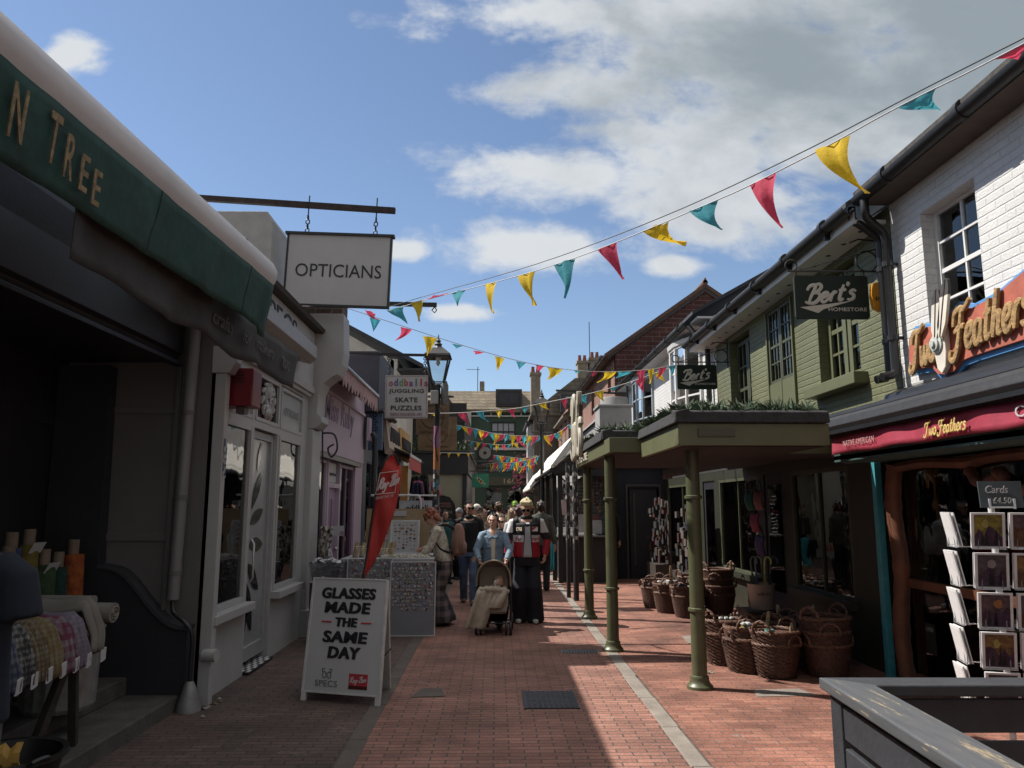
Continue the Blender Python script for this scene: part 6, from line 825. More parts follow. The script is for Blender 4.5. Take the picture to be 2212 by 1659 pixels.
for x, y, h, r_, c, n_ in bolts:
    y += .28
    t = thing('fabric_bolt', '%s fabric bolt standing upright behind the trestle table' % n_, 'fabric bolt', (x, y, .27), 'upright fabric bolts'); b = B(); b.tube([(x + .05, y - .03, .27), (x + .03, y - .02, .8), (x, y, h - .12)], [r_ * 1.05, r_ * 1.02, r_], 16); b.build('cloth', pm('bolt_' + n_.split()[0], c, .9, .45, 14, .3, 30, col2=(.24, .07, .012) if 'red' in n_ else None), t, smooth=True); b = B(); b.tube([(x, y, h - .13), (x, y, h)], .042, 12); b.build('cardboard_core', pm('cardboard', (.19, .14, .10), .8), t, smooth=True)
    if 'leaf' in n_ or 'must' in n_: b = B(); b.obox((x + .08, y - .02, h - .14), (.01, .06, .0), (.0, .004, 0), (.02, .0, .04)); b.build('paper_label', offw, t)
t = thing('metal_bin', 'ribbed galvanised bin under the trestle table', 'bin', (-3.15, 5.95, .13)); b = B(); n = 40; b.loft([[V((-3.12 + (r_ + .006 * (k % 2)) * cos(2 * pi * k / n), 5.85 + (r_ + .006 * (k % 2)) * sin(2 * pi * k / n), z)) for k in range(n)] for r_, z in ((.22, .27), (.235, .30), (.235, .34), (.25, .8), (.265, .81), (.265, .83), (.24, .83), (.23, .4))]); b.build('body', pm('galvanised', (.28, .28, .27), .45, .25, 12, metal=.5), t)
t = thing('black_tub', 'round black rubber tub beside the mannequin on the lower step', 'tub', (-2.62, 4.45, .125)); b = B(); b.lathe((-2.62, 4.45, .05), [(.2, 0), (.27, .30), (.30, .315), (.295, .34), (.265, .335), (.19, .03), (.001, .03)], 28); b.build('tub', black, t, smooth=True); b = B(); b.tube(spl([(-2.40, 4.28, .37), (-2.36, 4.24, .40), (-2.34, 4.32, .40), (-2.36, 4.4, .37)], 4), .014, 6); b.build('handle', black, t)
t = thing('yellow_folder', 'crumpled yellow paper packet sticking out of the black tub', 'packet', (-2.5, 4.4, .3)); b = B(); b.grid(lambda a, c: V((-2.62 + .10 * a, 4.36 + .05 * a + .02 * sin(c * 7), .22 + .22 * c + .02 * sin(a * 9))), 4, 5); b.build('sheet', pm('mustard_paper', (.40, .24, .05), .7, .2, 9), t, solid=.02)
# ---------------- baskets
wick = pm('wicker', (.075, .034, .022), .6, .75, 34, .5, 60); wick2 = pm('wicker_rim', (.11, .055, .035), .6, .5, 30, .5, 60)
def make_basket():
    t = thing('wicker_basket', 'x', 'basket', (0, 0, 0), 'brown wicker baskets in front of the olive shop'); n, m = 44, 18; b = B(); v = []; H = .34
    for j in range(m + 1):
        z = H * j / m; r0 = .185 + .065 * (j / m) ** .8
        for k in range(n): r_ = r0 + (.015 if ((k // 2) + j) % 2 else -.013); a = 2 * pi * k / n; v.append((r_ * cos(a), r_ * sin(a), z + .004 * sin(k * 1.7 + j)))
    f = [(j * n + k, j * n + (k + 1) % n, (j + 1) * n + (k + 1) % n, (j + 1) * n + k) for j in range(m) for k in range(n)]; b.add(v, f); b.lathe((0, 0, .02), [(.001, 0), (.17, 0), (.24, .30)], 24); b.build('body', wick, t, smooth=True, auto=70); b = B()
    for q in range(3): b.tube([((.247 + .012 * sin(k * 1.05 + q * 2.1)) * cos(k * pi / 30), (.247 + .012 * sin(k * 1.05 + q * 2.1)) * sin(k * pi / 30), H + .004 + .012 * cos(k * 1.05 + q * 2.1)) for k in range(61)], .011, 6)
    b.build('rim', wick2, t, smooth=True)
    for s in (-1, 1):
        b = B()
        for q in range(2): pl = spl([(s * .25, -.10, H - .01), (s * .262, -.085, H + .07), (s * .265, 0, H + .115), (s * .262, .085, H + .07), (s * .25, .10, H - .01)], 6); b.tube([p + V((.008 * cos(i * .9 + q * pi), 0, .008 * sin(i * .9 + q * pi))) for i, p in enumerate(pl)], .010, 6)
        b.build('handle', wick2, t, smooth=True)
    return t
bp = make_basket(); spots = [(2.84, 8.05, 0, -60, 'lower basket of the front pair beside the near column'), (2.84, 8.05, .115, 40, 'upper basket of the front pair, holding a teal mug'), (2.64, 8.32, 0, 20, 'lower basket of the second pair, left of the front pair'), (2.64, 8.32, .12, 70, 'upper basket of the second pair, full of bottles'), (2.52, 8.70, 0, 0, 'lower basket of the leftmost near pair'), (2.52, 8.70, .12, 30, 'upper basket of the leftmost near pair'), (3.36, 8.06, 0, 10, 'bottom basket of the near stack of three'), (3.36, 8.06, .12, 80, 'middle basket of the near stack of three'), (3.36, 8.06, .235, 35, 'top basket of the near stack of three'), (3.08, 8.62, 0, 5, 'lower basket behind the front pair'), (3.08, 8.62, .13, 50, 'upper basket behind the front pair'), (3.55, 8.75, .1, 15, 'dark basket of scarves under the shop window'), (3.2, 9.3, 0, 45, 'shaded basket in front of the umbrella bucket'),
         (2.98, 12.2, 0, 0, 'lower basket of the far front pair'), (2.98, 12.2, .125, 55, 'upper basket of the far front pair'), (2.80, 12.75, 0, 25, 'lower basket of the far middle pair'), (2.80, 12.75, .125, 75, 'upper basket of the far middle pair'), (2.72, 13.35, 0, 10, 'lower basket of the farthest pair'), (2.72, 13.35, .125, 60, 'upper basket of the farthest pair'), (3.5, 12.35, 0, 30, 'bottom basket of the far tall stack'), (3.5, 12.35, .125, 0, 'second basket of the far tall stack'), (3.5, 12.35, .25, 65, 'third basket of the far tall stack'), (3.5, 12.35, .375, 20, 'top basket of the far tall stack'), (3.3, 13.1, .2, 15, 'basket standing behind the far pairs')]
for i, (x, y, z, rz, lab) in enumerate(spots):
    o = bp if i == 0 else copy_tree(bp); o.location = (x, y, z + .004); o.rotation_euler = (R((i * 37) % 7 - 3) * .5, R((i * 53) % 7 - 3) * .5, R(rz)); s = .94 + .03 * (i % 3); o.scale = (s, s, s * .98); o['label'] = 'brown wicker basket, ' + lab
pad = pm('pale_wood', (.50, .40, .26), .7, .15, 8)
for i, (x, y, z, h, lean, lab) in enumerate(((3.02, 8.08, .30, .22, .05, 'near the teal mug'), (2.86, 8.35, .34, .26, .12, 'between the near pairs'), (2.66, 8.9, .30, .2, 0, 'at the leftmost near pair'), (3.62, 8.12, .42, .16, -.1, 'in the near stack of three'), (3.42, 8.5, .42, .22, .05, 'behind the near stack'), (3.2, 8.9, .4, .2, -.05, 'in the shade by the umbrella bucket'), (2.9, 13.0, .42, .30, .02, 'above the far pairs'), (3.72, 12.35, .55, .3, 0, 'beside the far tall stack'))):
    t = thing('price_paddle', 'pale wooden price paddle stuck in a basket ' + lab, 'price tag', (x, y, z), 'wooden price paddles in the baskets'); b = B(); b.prism([(-.022, 0), (.022, 0), (.026, h * .8), (.018, h * .95), (0, h), (-.018, h * .95), (-.026, h * .8)], (x, y, z), V((cos(.5), sin(.5), 0)), V((lean, 0, 1)), V((0, .008, 0))); b.build('blade', pad, t); b = B()
    for k in range(2): c = V((x, y - .003, z + h * (.7 - .12 * k))) + V((lean * h * .7, 0, 0)); b.obox(c, (.012, .0065, 0), (0, .0015, 0), (0, 0, .004))
    b.build('pencil_mark', pm('pencil', (.2, .15, .1), .8), t)
t = thing('mug', 'teal mug in the front basket', 'mug', (2.78, 8.0, .3)); b = B(); b.lathe((2.76, 7.98, .36), [(.035, 0), (.045, .01), (.045, .11), (.04, .11), (.038, .02), (.001, .02)], 16); b.build('cup', pm('teal_glaze', (.12, .30, .28), .3), t, smooth=True); b = B(); b.tube(spl([(2.805, 7.98, .45), (2.83, 7.98, .44), (2.83, 7.98, .39), (2.80, 7.98, .38)], 4), .007, 6); b.build('handle', pm('teal_glaze', (0, 0, 0)), t, smooth=True)
for i in range(9):
    x, y = (2.60 + .05 * (i % 3), 8.28 + .05 * (i // 3)) if i < 6 else (2.48 + .06 * (i - 6), 8.7); t = thing('bottle', 'small glass bottle with pale round cap in the basket of bottles', 'bottle', (x, y, .3), 'bottles in the second near basket' if i < 6 else 'bottles in the leftmost near basket')
    if i >= 6: t['label'] = 'small glass bottle in the leftmost near basket'
    b = B(); b.lathe((x, y, .33), [(.03, 0), (.034, .02), (.03, .09), (.014, .12), (.014, .14)], 12); b.build('body', pm('bottle_%d' % (i % 3), ((.25, .22, .06), (.2, .25, .28), (.08, .12, .1))[i % 3], .15), t, smooth=True); b = B(); b.lathe((x, y, .47), [(.022, 0), (.024, .01), (.022, .02), (.001, .022)], 12); b.build('cap', pm('pearl_cap', (.6, .64, .62), .25), t, smooth=True)
# scarves and parcels piled in shaded baskets
for x, y, z, n_, lab in ((3.55, 8.75, .42, 26, 'heap of dark and pale folded scarves under the shop window'), (2.98, 12.2, .44, 14, 'loose goods heaped in the far front pair of baskets'), (2.80, 12.75, .44, 14, 'loose goods heaped in the far middle pair of baskets')):
    t = thing('heaped_goods', lab, 'goods', (x, y, z)); b = B()
    for k in range(n_): p = V((x + rnd.gauss(0, .09), y + rnd.gauss(0, .09), z + rnd.uniform(-.02, .07))); d = V((rnd.gauss(0, 1), rnd.gauss(0, 1), rnd.gauss(0, .5))).normalized(); s = d.cross(V((.2, .3, 1))).normalized(); b.mat(rnd.randrange(5)).obox(p, d * rnd.uniform(.03, .07), s * rnd.uniform(.02, .045), d.cross(s) * rnd.uniform(.006, .02))
    b.build('pile', [pm('heap_pale', (.42, .42, .38), .7), pm('heap_dark', (.03, .03, .04), .8), pm('heap_orange', (.4, .17, .05), .7), pm('heap_grey', (.15, .15, .16), .8), pm('heap_blue', (.15, .22, .28), .6)], t, kind='stuff')
t = thing('umbrella_bucket', 'cream enamel bucket standing in front of the shop window', 'bucket', (3.35, 9.9, .42)); b = B(); b.lathe((3.35, 9.9, .42), [(.13, 0), (.17, .30), (.178, .31), (.165, .31), (.125, .02), (.001, .02)], 24); bb = b.build('bucket', pm('cream_enamel', (.32, .24, .20), .5, .1, 5), t, smooth=True); letters('umbrellas', (3.33, 9.735, .62), X, Z, .18, .05, pm('faint_brown', (.16, .1, .08), .7), bb, .003); t = thing('crate', 'dark low crate under the umbrella bucket', 'crate', (3.35, 9.9, 0)); b = B(); b.box(3.1, 3.6, 9.7, 10.1, .0, .40); b.build('box', wood_d, t, bevel=.01); b = B(); b.box(3.08, 3.62, 9.68, 10.12, .40, .418); b.build('lid', wood_d, t)
for i, (dx, dy, c, n_) in enumerate(((-.08, 0, (.05, .06, .05), 'dark green'), (-.03, .05, (.08, .09, .1), 'slate grey'), (.03, -.04, (.30, .22, .05), 'tan crook handled'), (.10, .02, (.03, .03, .04), 'black'))):
    t = thing('umbrella', '%s umbrella standing in the cream bucket' % n_, 'umbrella', (3.35 + dx, 9.9 + dy, .45), 'umbrellas in the cream bucket'); x, y = 3.35 + dx, 9.9 + dy; b = B(); b.tube([(x, y, .46), (x + dx * .3, y, .85)], [.03, .015], 8); b.build('canopy', pm('brolly_%d' % i, c, .7), t, smooth=True); b = B(); b.tube(spl([(x + dx * .3, y, .84), (x + dx * .5, y, 1.0), (x + dx * .5 + .03, y, 1.06), (x + dx * .5 + .075, y, 1.03), (x + dx * .5 + .08, y, .97)], 5), .011, 8); b.build('handle', pm('brolly_handle_%d' % i, [min(.5, k * 2.2) for k in c], .4), t, smooth=True)
# ---------------- card rack
t = thing('card_rack', 'rotating white wire rack holding greeting cards outside the shop', 'card rack', (3.03, 4.70, 0)); RK = V((3.03, 4.70, 0)); b = B(); b.tube([RK, RK + Z * 1.72], .018, 10); b.build('pole', alu, t, smooth=True); b = B()
for k in range(4): a = k * pi / 2 + .4; b.tube([RK + Z * .06, RK + V((cos(a) * .3, sin(a) * .3, .02))], .014, 6)
b.build('foot', alu, t); b = B(); tops = [1.655, 1.425, 1.20, .98, .76]; FC = [(-14, -.10, .20, 'front left'), (-14, .105, .20, 'front right'), (-104, 0, .23, 'left side'), (76, 0, .23, 'right side')]
pics = [[(.03, .03, .07), (.35, .30, .04), (.1, .05, .1)], [(.10, .055, .04), (.16, .08, .06), (.05, .035, .03)], [(.07, .05, .06), (.14, .09, .10), (.03, .03, .04)], [(.06, .055, .07), (.12, .11, .13), (.03, .03, .05)], [(.11, .06, .05), (.06, .035, .03), (.15, .09, .06)], [(.05, .05, .06), (.1, .085, .1), (.12, .1, .06)], [(.08, .05, .08), (.25, .15, .06), (.05, .035, .06)], [(.22, .09, .03), (.12, .07, .05), (.05, .04, .05)]]
def pc(i): c = pics[i % 8]; return pm('card_print_%d' % i, [x * .5 for x in c[2]], .6, .4, 24, col2=[x * .7 for x in c[1]] if i else (.2, .17, .03), spec=.15)
rown = ['top', 'second', 'third', 'fourth', 'bottom']; cardw = pm('card_white', (.62, .62, .62), .4)
for ri, zt in enumerate(tops):
    for ci, (ang, off, dep, cn) in enumerate(FC):
        n_ = V((sin(R(ang)), -cos(R(ang)), 0)); u = V((cos(R(ang)), sin(R(ang)), 0)); base = RK + n_ * (dep + .02) + u * off; up = (Z - n_ * -.0 + n_ * .18).normalized(); bot = base + Z * (zt - .205) - n_ * .03; wv = .09
        b.tube([bot + u * -wv + n_ * .012 + Z * .09, bot + u * -wv + n_ * .014, bot + u * wv + n_ * .014, bot + u * wv + n_ * .012 + Z * .09], .0028, 5); b.tube([bot + u * -wv * .6 + n_ * .014, bot + u * -wv * .6 + n_ * .02 + Z * .11], .0025, 4); b.tube([bot + u * wv * .6 + n_ * .014, bot + u * wv * .6 + n_ * .02 + Z * .11], .0025, 4); b.tube([bot + n_ * .01, RK + Z * (zt - .2)], .0035, 5)
        k = ri * 4 + ci; c = thing('greeting_card', 'greeting card with dark picture in the %s pocket, %s row of the wire rack' % (cn, rown[ri]), 'card', tuple(bot), 'greeting cards in the wire rack'); fn = u.cross(up); q = B(); q.obox(bot + up * .108 + n_ * .002, u * .09, up * .104, fn * .004); q.build('card', cardw, c); q = B(); q.obox(bot + up * .108 + n_ * .002 + fn * .0045, u * .074, up * .092, fn * .0012); pcm = cardw if ci == 2 else pc(0 if k == 0 else 1 + k % 7); q.build('picture', pcm, c)
        if ci < 2:                                                    # simple landscape and moon motifs
            o0 = bot + up * .108 + n_ * .002 + fn * .0062; q = B(); w_, h_ = .074, .092; hv = [rnd.uniform(-.5, .3) for _ in range(7)]; q.prism([(-w_, -h_)] + [(-w_ + w_ * 2 * m / 6, h_ * hv[m]) for m in range(7)] + [(w_, -h_)], o0, u, up, fn * .0006); q.mat(1).prism([(rnd.uniform(.012, .03) * cos(m * .5236) + w_ * .2 * (k % 3 - 1), .026 * sin(m * .5236) + h_ * .45) for m in range(12)], o0 + fn * .0006, u, up, fn * .0006)
            for m in range(3): xx = rnd.uniform(-.6, .6) * w_; q.mat(2).prism([(xx - .012, -h_ * .9), (xx + .012, -h_ * .9), (xx + .003, h_ * rnd.uniform(-.1, .4))], o0 + fn * .0012, u, up, fn * .0006)
            q.build('drawing', [pm('card_hill_%d' % (k % 4), ((.05, .03, .05), (.09, .05, .03), (.03, .05, .06), (.07, .06, .03))[k % 4], .6, .5, 40, spec=.15), pm('card_moon_%d' % (k % 3), ((.28, .24, .08), (.22, .2, .2), (.25, .12, .05))[k % 3], .6, .4, 30, spec=.15), pm('card_tree', (.02, .018, .02), .6, .5, 40, spec=.15)], c)
        for j in range(2): q = B(); q.obox(bot + up * .108 - n_ * (.010 + .007 * j) + u * rnd.uniform(-.004, .004), u * .09, up * (.106 - .003 * j), fn * .0025)
        q.build('spare_card', cardw, c)
b.build('wire_pocket', pm('chrome_wire', (.55, .55, .56), .25, metal=.7), t, smooth=True)
t = thing('price_slate', 'small slate reading Cards £4.50 on top of the card rack', 'slate', (2.99, 4.54, 1.69)); u = V((cos(R(-14)), sin(R(-14)), 0)); n_ = V((sin(R(-14)), -cos(R(-14)), 0)); b = B(); b.obox((2.99, 4.54, 1.765), u * .115, n_ * .008, (Z * .078 - n_ * .01)); b.build('slate', pm('slate_grey', (.035, .045, .05), .6, .2, 12), t); cw = pm('chalk', (.5, .5, .5), .9); pc0 = V((2.99, 4.54, 1.765)) + n_ * .012; letters('Cards', pc0 + Z * .03 - u * .02 - n_ * .004, u, Z, .12, .045, cw, t, .002, shear=.25); letters('£4.50', pc0 - Z * .035 + n_ * .004, u, Z, .10, .035, cw, t, .002, shear=.2); b = B(); b.obox(pc0 - Z * .075, u * .06, n_ * .006, Z * .005)
for s in (-1, 1): b.obox(pc0 - Z * .055 + u * s * .065, u * .006, n_ * .006, Z * .03)
b.build('clip', cardw, t)
# ---------------- grey timber fence near the camera
t = thing('timber_fence', 'dark grey painted timber fence with worn handrail in the near right corner', 'fence', (1.3, 2, 0)); rail = bpy.data.materials.new('worn_grey_rail'); MATS['worn_grey_rail'] = rail; rail.use_nodes = True; tr = rail.node_tree; bs = tr.nodes['Principled BSDF']; bs.inputs['Roughness'].default_value = .5; tcn = tr.nodes.new('ShaderNodeTexCoord'); mp = tr.nodes.new('ShaderNodeMapping'); mp.inputs['Scale'].default_value = (48, 4, 48); ns = tr.nodes.new('ShaderNodeTexNoise'); ns.inputs['Scale'].default_value = 1; ns.inputs['Detail'].default_value = 9; ns.inputs['Roughness'].default_value = .7; tr.links.new(tcn.outputs['Object'], mp.inputs[0]); tr.links.new(mp.outputs[0], ns.inputs['Vector']); rp = tr.nodes.new('ShaderNodeValToRGB'); e = rp.color_ramp.elements; e[0].position = .25; e[0].color = (.05, .054, .06, 1); e[1].position = .50; e[1].color = (.075, .08, .088, 1); q = e.new(.635); q.color = (.30, .24, .15, 1); q = e.new(.605); q.color = (.085, .085, .085, 1); tr.links.new(ns.outputs[0], rp.inputs[0]); tr.links.new(rp.outputs[0], bs.inputs['Base Color']); bpn = tr.nodes.new('ShaderNodeBump'); bpn.inputs['Strength'].default_value = .35; bpn.inputs['Distance'].default_value = .004; tr.links.new(ns.outputs[0], bpn.inputs['Height']); tr.links.new(bpn.outputs[0], bs.inputs['Normal'])
fg = pm('fence_grey', (.032, .035, .041), .55, .2, 9, .25, 40, stain=.1); f0 = V((1.24, 3.06, 0)); fd = V((-.06, -1, 0)).normalized(); fr = V((1, -.02, 0)).normalized()
b = B(); b.prism([(0, 0), (3.6, 0), (3.6, .16), (.14, .16)], f0 + Z * 1.01, fd, fr, Z * .042); b.build('handrail', rail, t, bevel=.006, label='worn front handrail with cream scuffs'); b = B(); b.prism([(0.004, .002), (1.9, .002), (1.9, -.13), (.16, -.13)], f0 + Z * 1.008, fr, Y, Z * .042); b.build('handrail', fg, t, bevel=.006)
b = B(); c = f0 + fd * .09 + fr * .07; b.box(c.x - .045, c.x + .045, c.y - .045, c.y + .045, 0, 1.01); b.build('post', fg, t, bevel=.005)
for z0, z1 in ((.865, .985), (.66, .835), (.45, .63), (.24, .42), (.05, .21)):
    b = B(); a = f0 + fd * .14 + fr * .045; b.obox(a + fd * 1.7 + Z * (z0 + z1) / 2, fd * 1.7, fr * .012, Z * (z1 - z0) / 2); b.build('board', fg, t, bevel=.004)
    b = B(); a = f0 + fr * .12 - Y * .05; b.obox(a + fr * .9 + Z * (z0 + z1) / 2, fr * .9, Y * .012, Z * (z1 - z0) / 2); b.build('board', fg, t, bevel=.004)
b = B(); a = f0 + fd * 1.5 + fr * .09; b.box(a.x - .045, a.x + .045, a.y - .045, a.y + .045, 0, 1.0); b.build('post', fg, t, bevel=.005)
# ---------------- ground details
t = thing('manhole_cover', 'rectangular dark iron manhole cover set in the brick street', 'manhole', (.48, 7.15, 0)); b = B(); b.box(.27, .70, 6.85, 7.46, -.05, .008); b.box(.25, .27, 6.83, 7.48, -.05, .012); b.box(.70, .72, 6.83, 7.48, -.05, .012); b.build('frame', iron, t); b = B()
for i in range(9):
    for j in range(13): b.box(.285 + i * .046, .285 + i * .046 + .03, 6.87 + j * .0455, 6.87 + j * .0455 + .03, .008, .0125)
b.build('tread', pm('worn_iron', (.05, .045, .042), .5, .4, 20), t)
t = thing('drain_grate', 'slotted iron drain grate beside the right kerb strip', 'drain', (1.0, 9.42, 0)); b = B(); b.box(.78, 1.22, 9.32, 9.54, -.05, .005); b.build('frame', pm('grate_grey', (.14, .14, .14), .5, .2, 12), t); b = B()
for i in range(12): b.box(.80 + i * .0345, .80 + i * .0345 + .018, 9.335, 9.525, .005, .009)
b.build('slot', black, t)
for x0, x1, y0, y1, lab in ((2.35, 2.9, 7.2, 7.5, 'pale concrete patch near the baskets'), (2.4, 3.0, 9.9, 10.5, 'grey paving slab let into the bricks behind the near column'), (-.75, -.45, 7.25, 7.6, 'dark iron plate near the left kerb')):
    t = thing('ground_slab', lab, 'slab', ((x0 + x1) / 2, (y0 + y1) / 2, 0)); b = B(); b.prism([(x0, y0), (x1, y0 + .04), (x1 - .05, y1), (x0 + .06, y1 - .03)], (0, 0, -.03), X, Y, Z * .038); tag(b.build('slab', conc if 'dark' not in lab else kerbd, t))
for i, (x, y) in enumerate(((-2.36, 6.62), (-2.42, 7.05), (-2.44, 6.9), (-2.43, 7.2), (-2.40, 7.12), (2.2, 8.2))):
    t = thing('litter', 'scrap of pale paper or dry leaf lying on the ground', 'litter', (x, y, 0), 'scraps of litter on the ground'); b = B(); s = .02 + .012 * (i % 3); b.grid(lambda a, c: V((x + (a - .5) * s * 1.6, y + (c - .5) * s, .008 + .012 * sin(a * 4 + i) * sin(c * 3 + i) + .008)), 4, 3); b.build('scrap', pm('scrap_%d' % (i % 3), ((.3, .3, .28), (.12, .09, .05), (.2, .18, .14))[i % 3], .8), t, solid=.002)
t = thing('turquoise_cloth', 'turquoise cloth hanging at the corner of the market hut', 'cloth', (1.2, 17.3, .6)); b = B(); b.grid(lambda a, c: V((1.13 + .16 * a, 17.3 + .05 * sin(a * 9 + c), .98 - .68 * c)), 8, 8); b.build('cloth', pm('turquoise_cloth', (.05, .38, .46), .8, .1, 4), t, smooth=True, solid=.02)
# mannequin torso at the left edge
def fused(b, name, mats, parent, vox, sm=4, matfn=None, **k):
    """join overlapping shapes into ONE continuous smooth surface"""
    me = bpy.data.meshes.new(name); org = ORG.get(parent.name, V()) if parent else V(); me.from_pydata([tuple(p - org) for p in b.v], [], b.f); bmm = bmesh.new(); bmm.from_mesh(me); bmesh.ops.recalc_face_normals(bmm, faces=bmm.faces); bmm.to_mesh(me); bmm.free(); o = bpy.data.objects.new('tmp', me); sc = TMP; sc.collection.objects.link(o)
    m = o.modifiers.new('r', 'REMESH'); m.mode = 'VOXEL'; m.voxel_size = vox; m.use_smooth_shade = True
    if sm: q = o.modifiers.new('s', 'SMOOTH'); q.factor = .5; q.iterations = sm
    vl = sc.view_layers[0]; vl.update(); dg = vl.depsgraph; ev = o.evaluated_get(dg); n = bpy.data.meshes.new_from_object(ev, depsgraph=dg); bpy.data.objects.remove(o); n.name = name; n.materials.clear()
    for m_ in (mats if isinstance(mats, (list, tuple)) else [mats]): n.materials.append(m_)
    if matfn: n.polygons.foreach_set('material_index', [matfn(p.center) for p in n.polygons])
    r_ = bpy.data.objects.new(name, n); COL.objects.link(r_); r_.parent = parent; ORG[r_.name] = ORG.get(parent.name, V()); return tag(r_, **k)
TMP = bpy.data.scenes.new('workbench')
t = thing('mannequin', 'headless mannequin in a navy T shirt and grey trousers at the left edge', 'mannequin', (-2.19, 3.3, 0)); b = B(); E_ = lambda z, rx, ry, x=0, y=0, n=20: [V((x + rx * cos(2 * pi * k / n), y + ry * sin(2 * pi * k / n), z)) for k in range(n)]
b.loft([E_(.84, .23, .16), E_(1.0, .215, .15), E_(1.2, .205, .145), E_(1.38, .22, .14), E_(1.47, .20, .12), E_(1.52, .11, .09), E_(1.535, .09, .08)])
for s in (-1, 1): b.tube([(s * .14, 0, 1.45), (s * .22, 0, 1.40), (s * .25, -.01, 1.24)], [.08, .082, .09], 12)
b.v = [p + V((-2.19, 3.3, 0)) for p in b.v]; fused(b, 'tshirt', pm('navy_jersey', (.004, .009, .018), .9, .2, 6, .2, 30), t, .014, 3); b = B(); b.tube([(0, 0, 1.45), (0, 0, 1.6)], [.06, .055], 16); b.lathe((0, 0, 1.6), [(.06, 0), (.06, .025), (.001, .03)], 16); b.v = [p + V((-2.19, 3.3, 0)) for p in b.v]; b.build('neck_cap', black, t, smooth=True); b = B()
for s in (-1, 1): b.tube([(s * .1, 0, .95), (s * .11, 0, .5), (s * .11, 0, .04)], [.11, .09, .09], 12)
b.tube([(0, 0, .92), (0, 0, .82)], .16, 14); b.v = [p + V((-2.19, 3.3, 0)) for p in b.v]; fused(b, 'trousers', pm('grey_twill', (.09, .09, .09), .9), t, .02, 3)
# ---------------- bunting
BN1= [[2,-1.596,11.0,4.527,-1.281,10.403,4.44,-1.251,10.633,4.232],[1,-1.175,10.203,4.421,-0.938,9.756,4.358,-0.989,9.963,4.105],[0,-0.923,9.729,4.351,-0.558,9.04,4.246,-0.795,9.408,4.3],[2,-0.539,9.005,4.236,-0.358,8.666,4.18,-0.442,8.784,4.006],[1,-0.136,8.251,4.116,0.017,7.966,4.069,-0.057,8.106,3.753],[1,0.228,7.572,4.007,0.383,7.285,3.977,0.354,7.474,3.666],[2,0.551,6.975,3.94,0.705,6.691,3.911,0.61,6.794,3.563],[0,0.865,6.4,3.892,1.015,6.127,3.872,1.098,6.272,3.593],[1,1.168,5.852,3.868,1.318,5.582,3.844,1.512,5.774,3.766],[2,1.429,5.386,3.852,1.566,5.145,3.837,1.635,5.239,3.656],[0,1.707,4.9,3.836,1.829,4.69,3.842,1.882,4.817,3.502],[1,1.974,4.449,3.876,2.102,4.236,3.868,2.175,4.28,3.52],[2,2.258,3.986,3.913,2.373,3.806,3.928,2.434,3.882,3.836],[0,2.529,3.564,3.943,2.637,3.406,3.969,2.628,3.519,3.921]]
BL1= [[-1.596,11.0,4.513],[-0.782,9.462,4.297],[-0.058,8.106,4.09],[0.4,7.254,3.972],[0.775,6.564,3.9],[1.059,6.047,3.868],[1.254,5.697,3.853],[1.452,5.344,3.843],[1.672,4.96,3.835],[1.867,4.628,3.851],[2.041,4.337,3.871],[2.199,4.08,3.904],[2.343,3.853,3.925],[2.474,3.649,3.937],[2.709,3.3,3.978]]
CB1= [[-1.597,11.0,4.568],[-0.782,9.462,4.351],[0.4,7.254,4.038],[1.255,5.697,3.906],[1.869,4.628,3.899],[2.345,3.853,3.955],[2.712,3.3,4.002]]
BN2= [[0,-2.103,12.047,4.809,-1.931,12.09,4.745,-1.856,12.009,4.633],[2,-2.028,12.065,4.677,-1.856,12.109,4.642,-1.964,12.075,4.436],[0,-1.545,12.188,4.556,-1.362,12.234,4.521,-1.644,12.247,4.339],[1,-1.192,12.277,4.432,-0.956,12.338,4.408,-1.117,12.26,4.084],[2,-0.731,12.395,4.328,-0.543,12.443,4.3,-0.648,12.419,4.248],[0,-0.376,12.486,4.232,-0.193,12.533,4.211,-0.347,12.557,4.176],[1,-0.024,12.576,4.165,0.146,12.62,4.12,0.031,12.562,3.905],[2,0.333,12.667,4.09,0.505,12.712,4.067,0.388,12.701,3.955],[0,0.671,12.754,4.044,0.822,12.793,4.028,0.698,12.833,3.931],[1,0.87,12.805,4.015,1.142,12.875,3.988,0.861,12.816,3.786],[2,1.321,12.921,3.989,1.484,12.962,3.981,1.364,12.965,3.941],[0,1.632,13.0,3.98,1.764,13.034,3.978,1.649,12.957,3.884],[1,1.855,13.057,3.983,2.098,13.119,3.994,1.75,13.076,3.791],[2,2.114,13.124,3.995,2.385,13.193,4.016,2.075,13.194,3.893],[0,2.471,13.214,4.029,2.625,13.254,4.053,2.489,13.186,3.689],[1,2.66,13.263,4.063,2.799,13.298,4.086,2.689,13.28,3.802],[0,2.868,13.315,4.098,3.026,13.355,4.131,2.81,13.383,3.885],[2,3.061,13.364,4.141,3.203,13.4,4.173,3.116,13.346,3.938]]
BL2= [[-2.407,11.97,4.817],[-2.015,12.069,4.708],[-1.362,12.234,4.529],[-0.956,12.338,4.416],[-0.193,12.533,4.219],[0.505,12.712,4.075],[1.142,12.875,3.996],[1.83,13.051,3.981],[2.625,13.254,4.053],[3.291,13.422,4.186]]
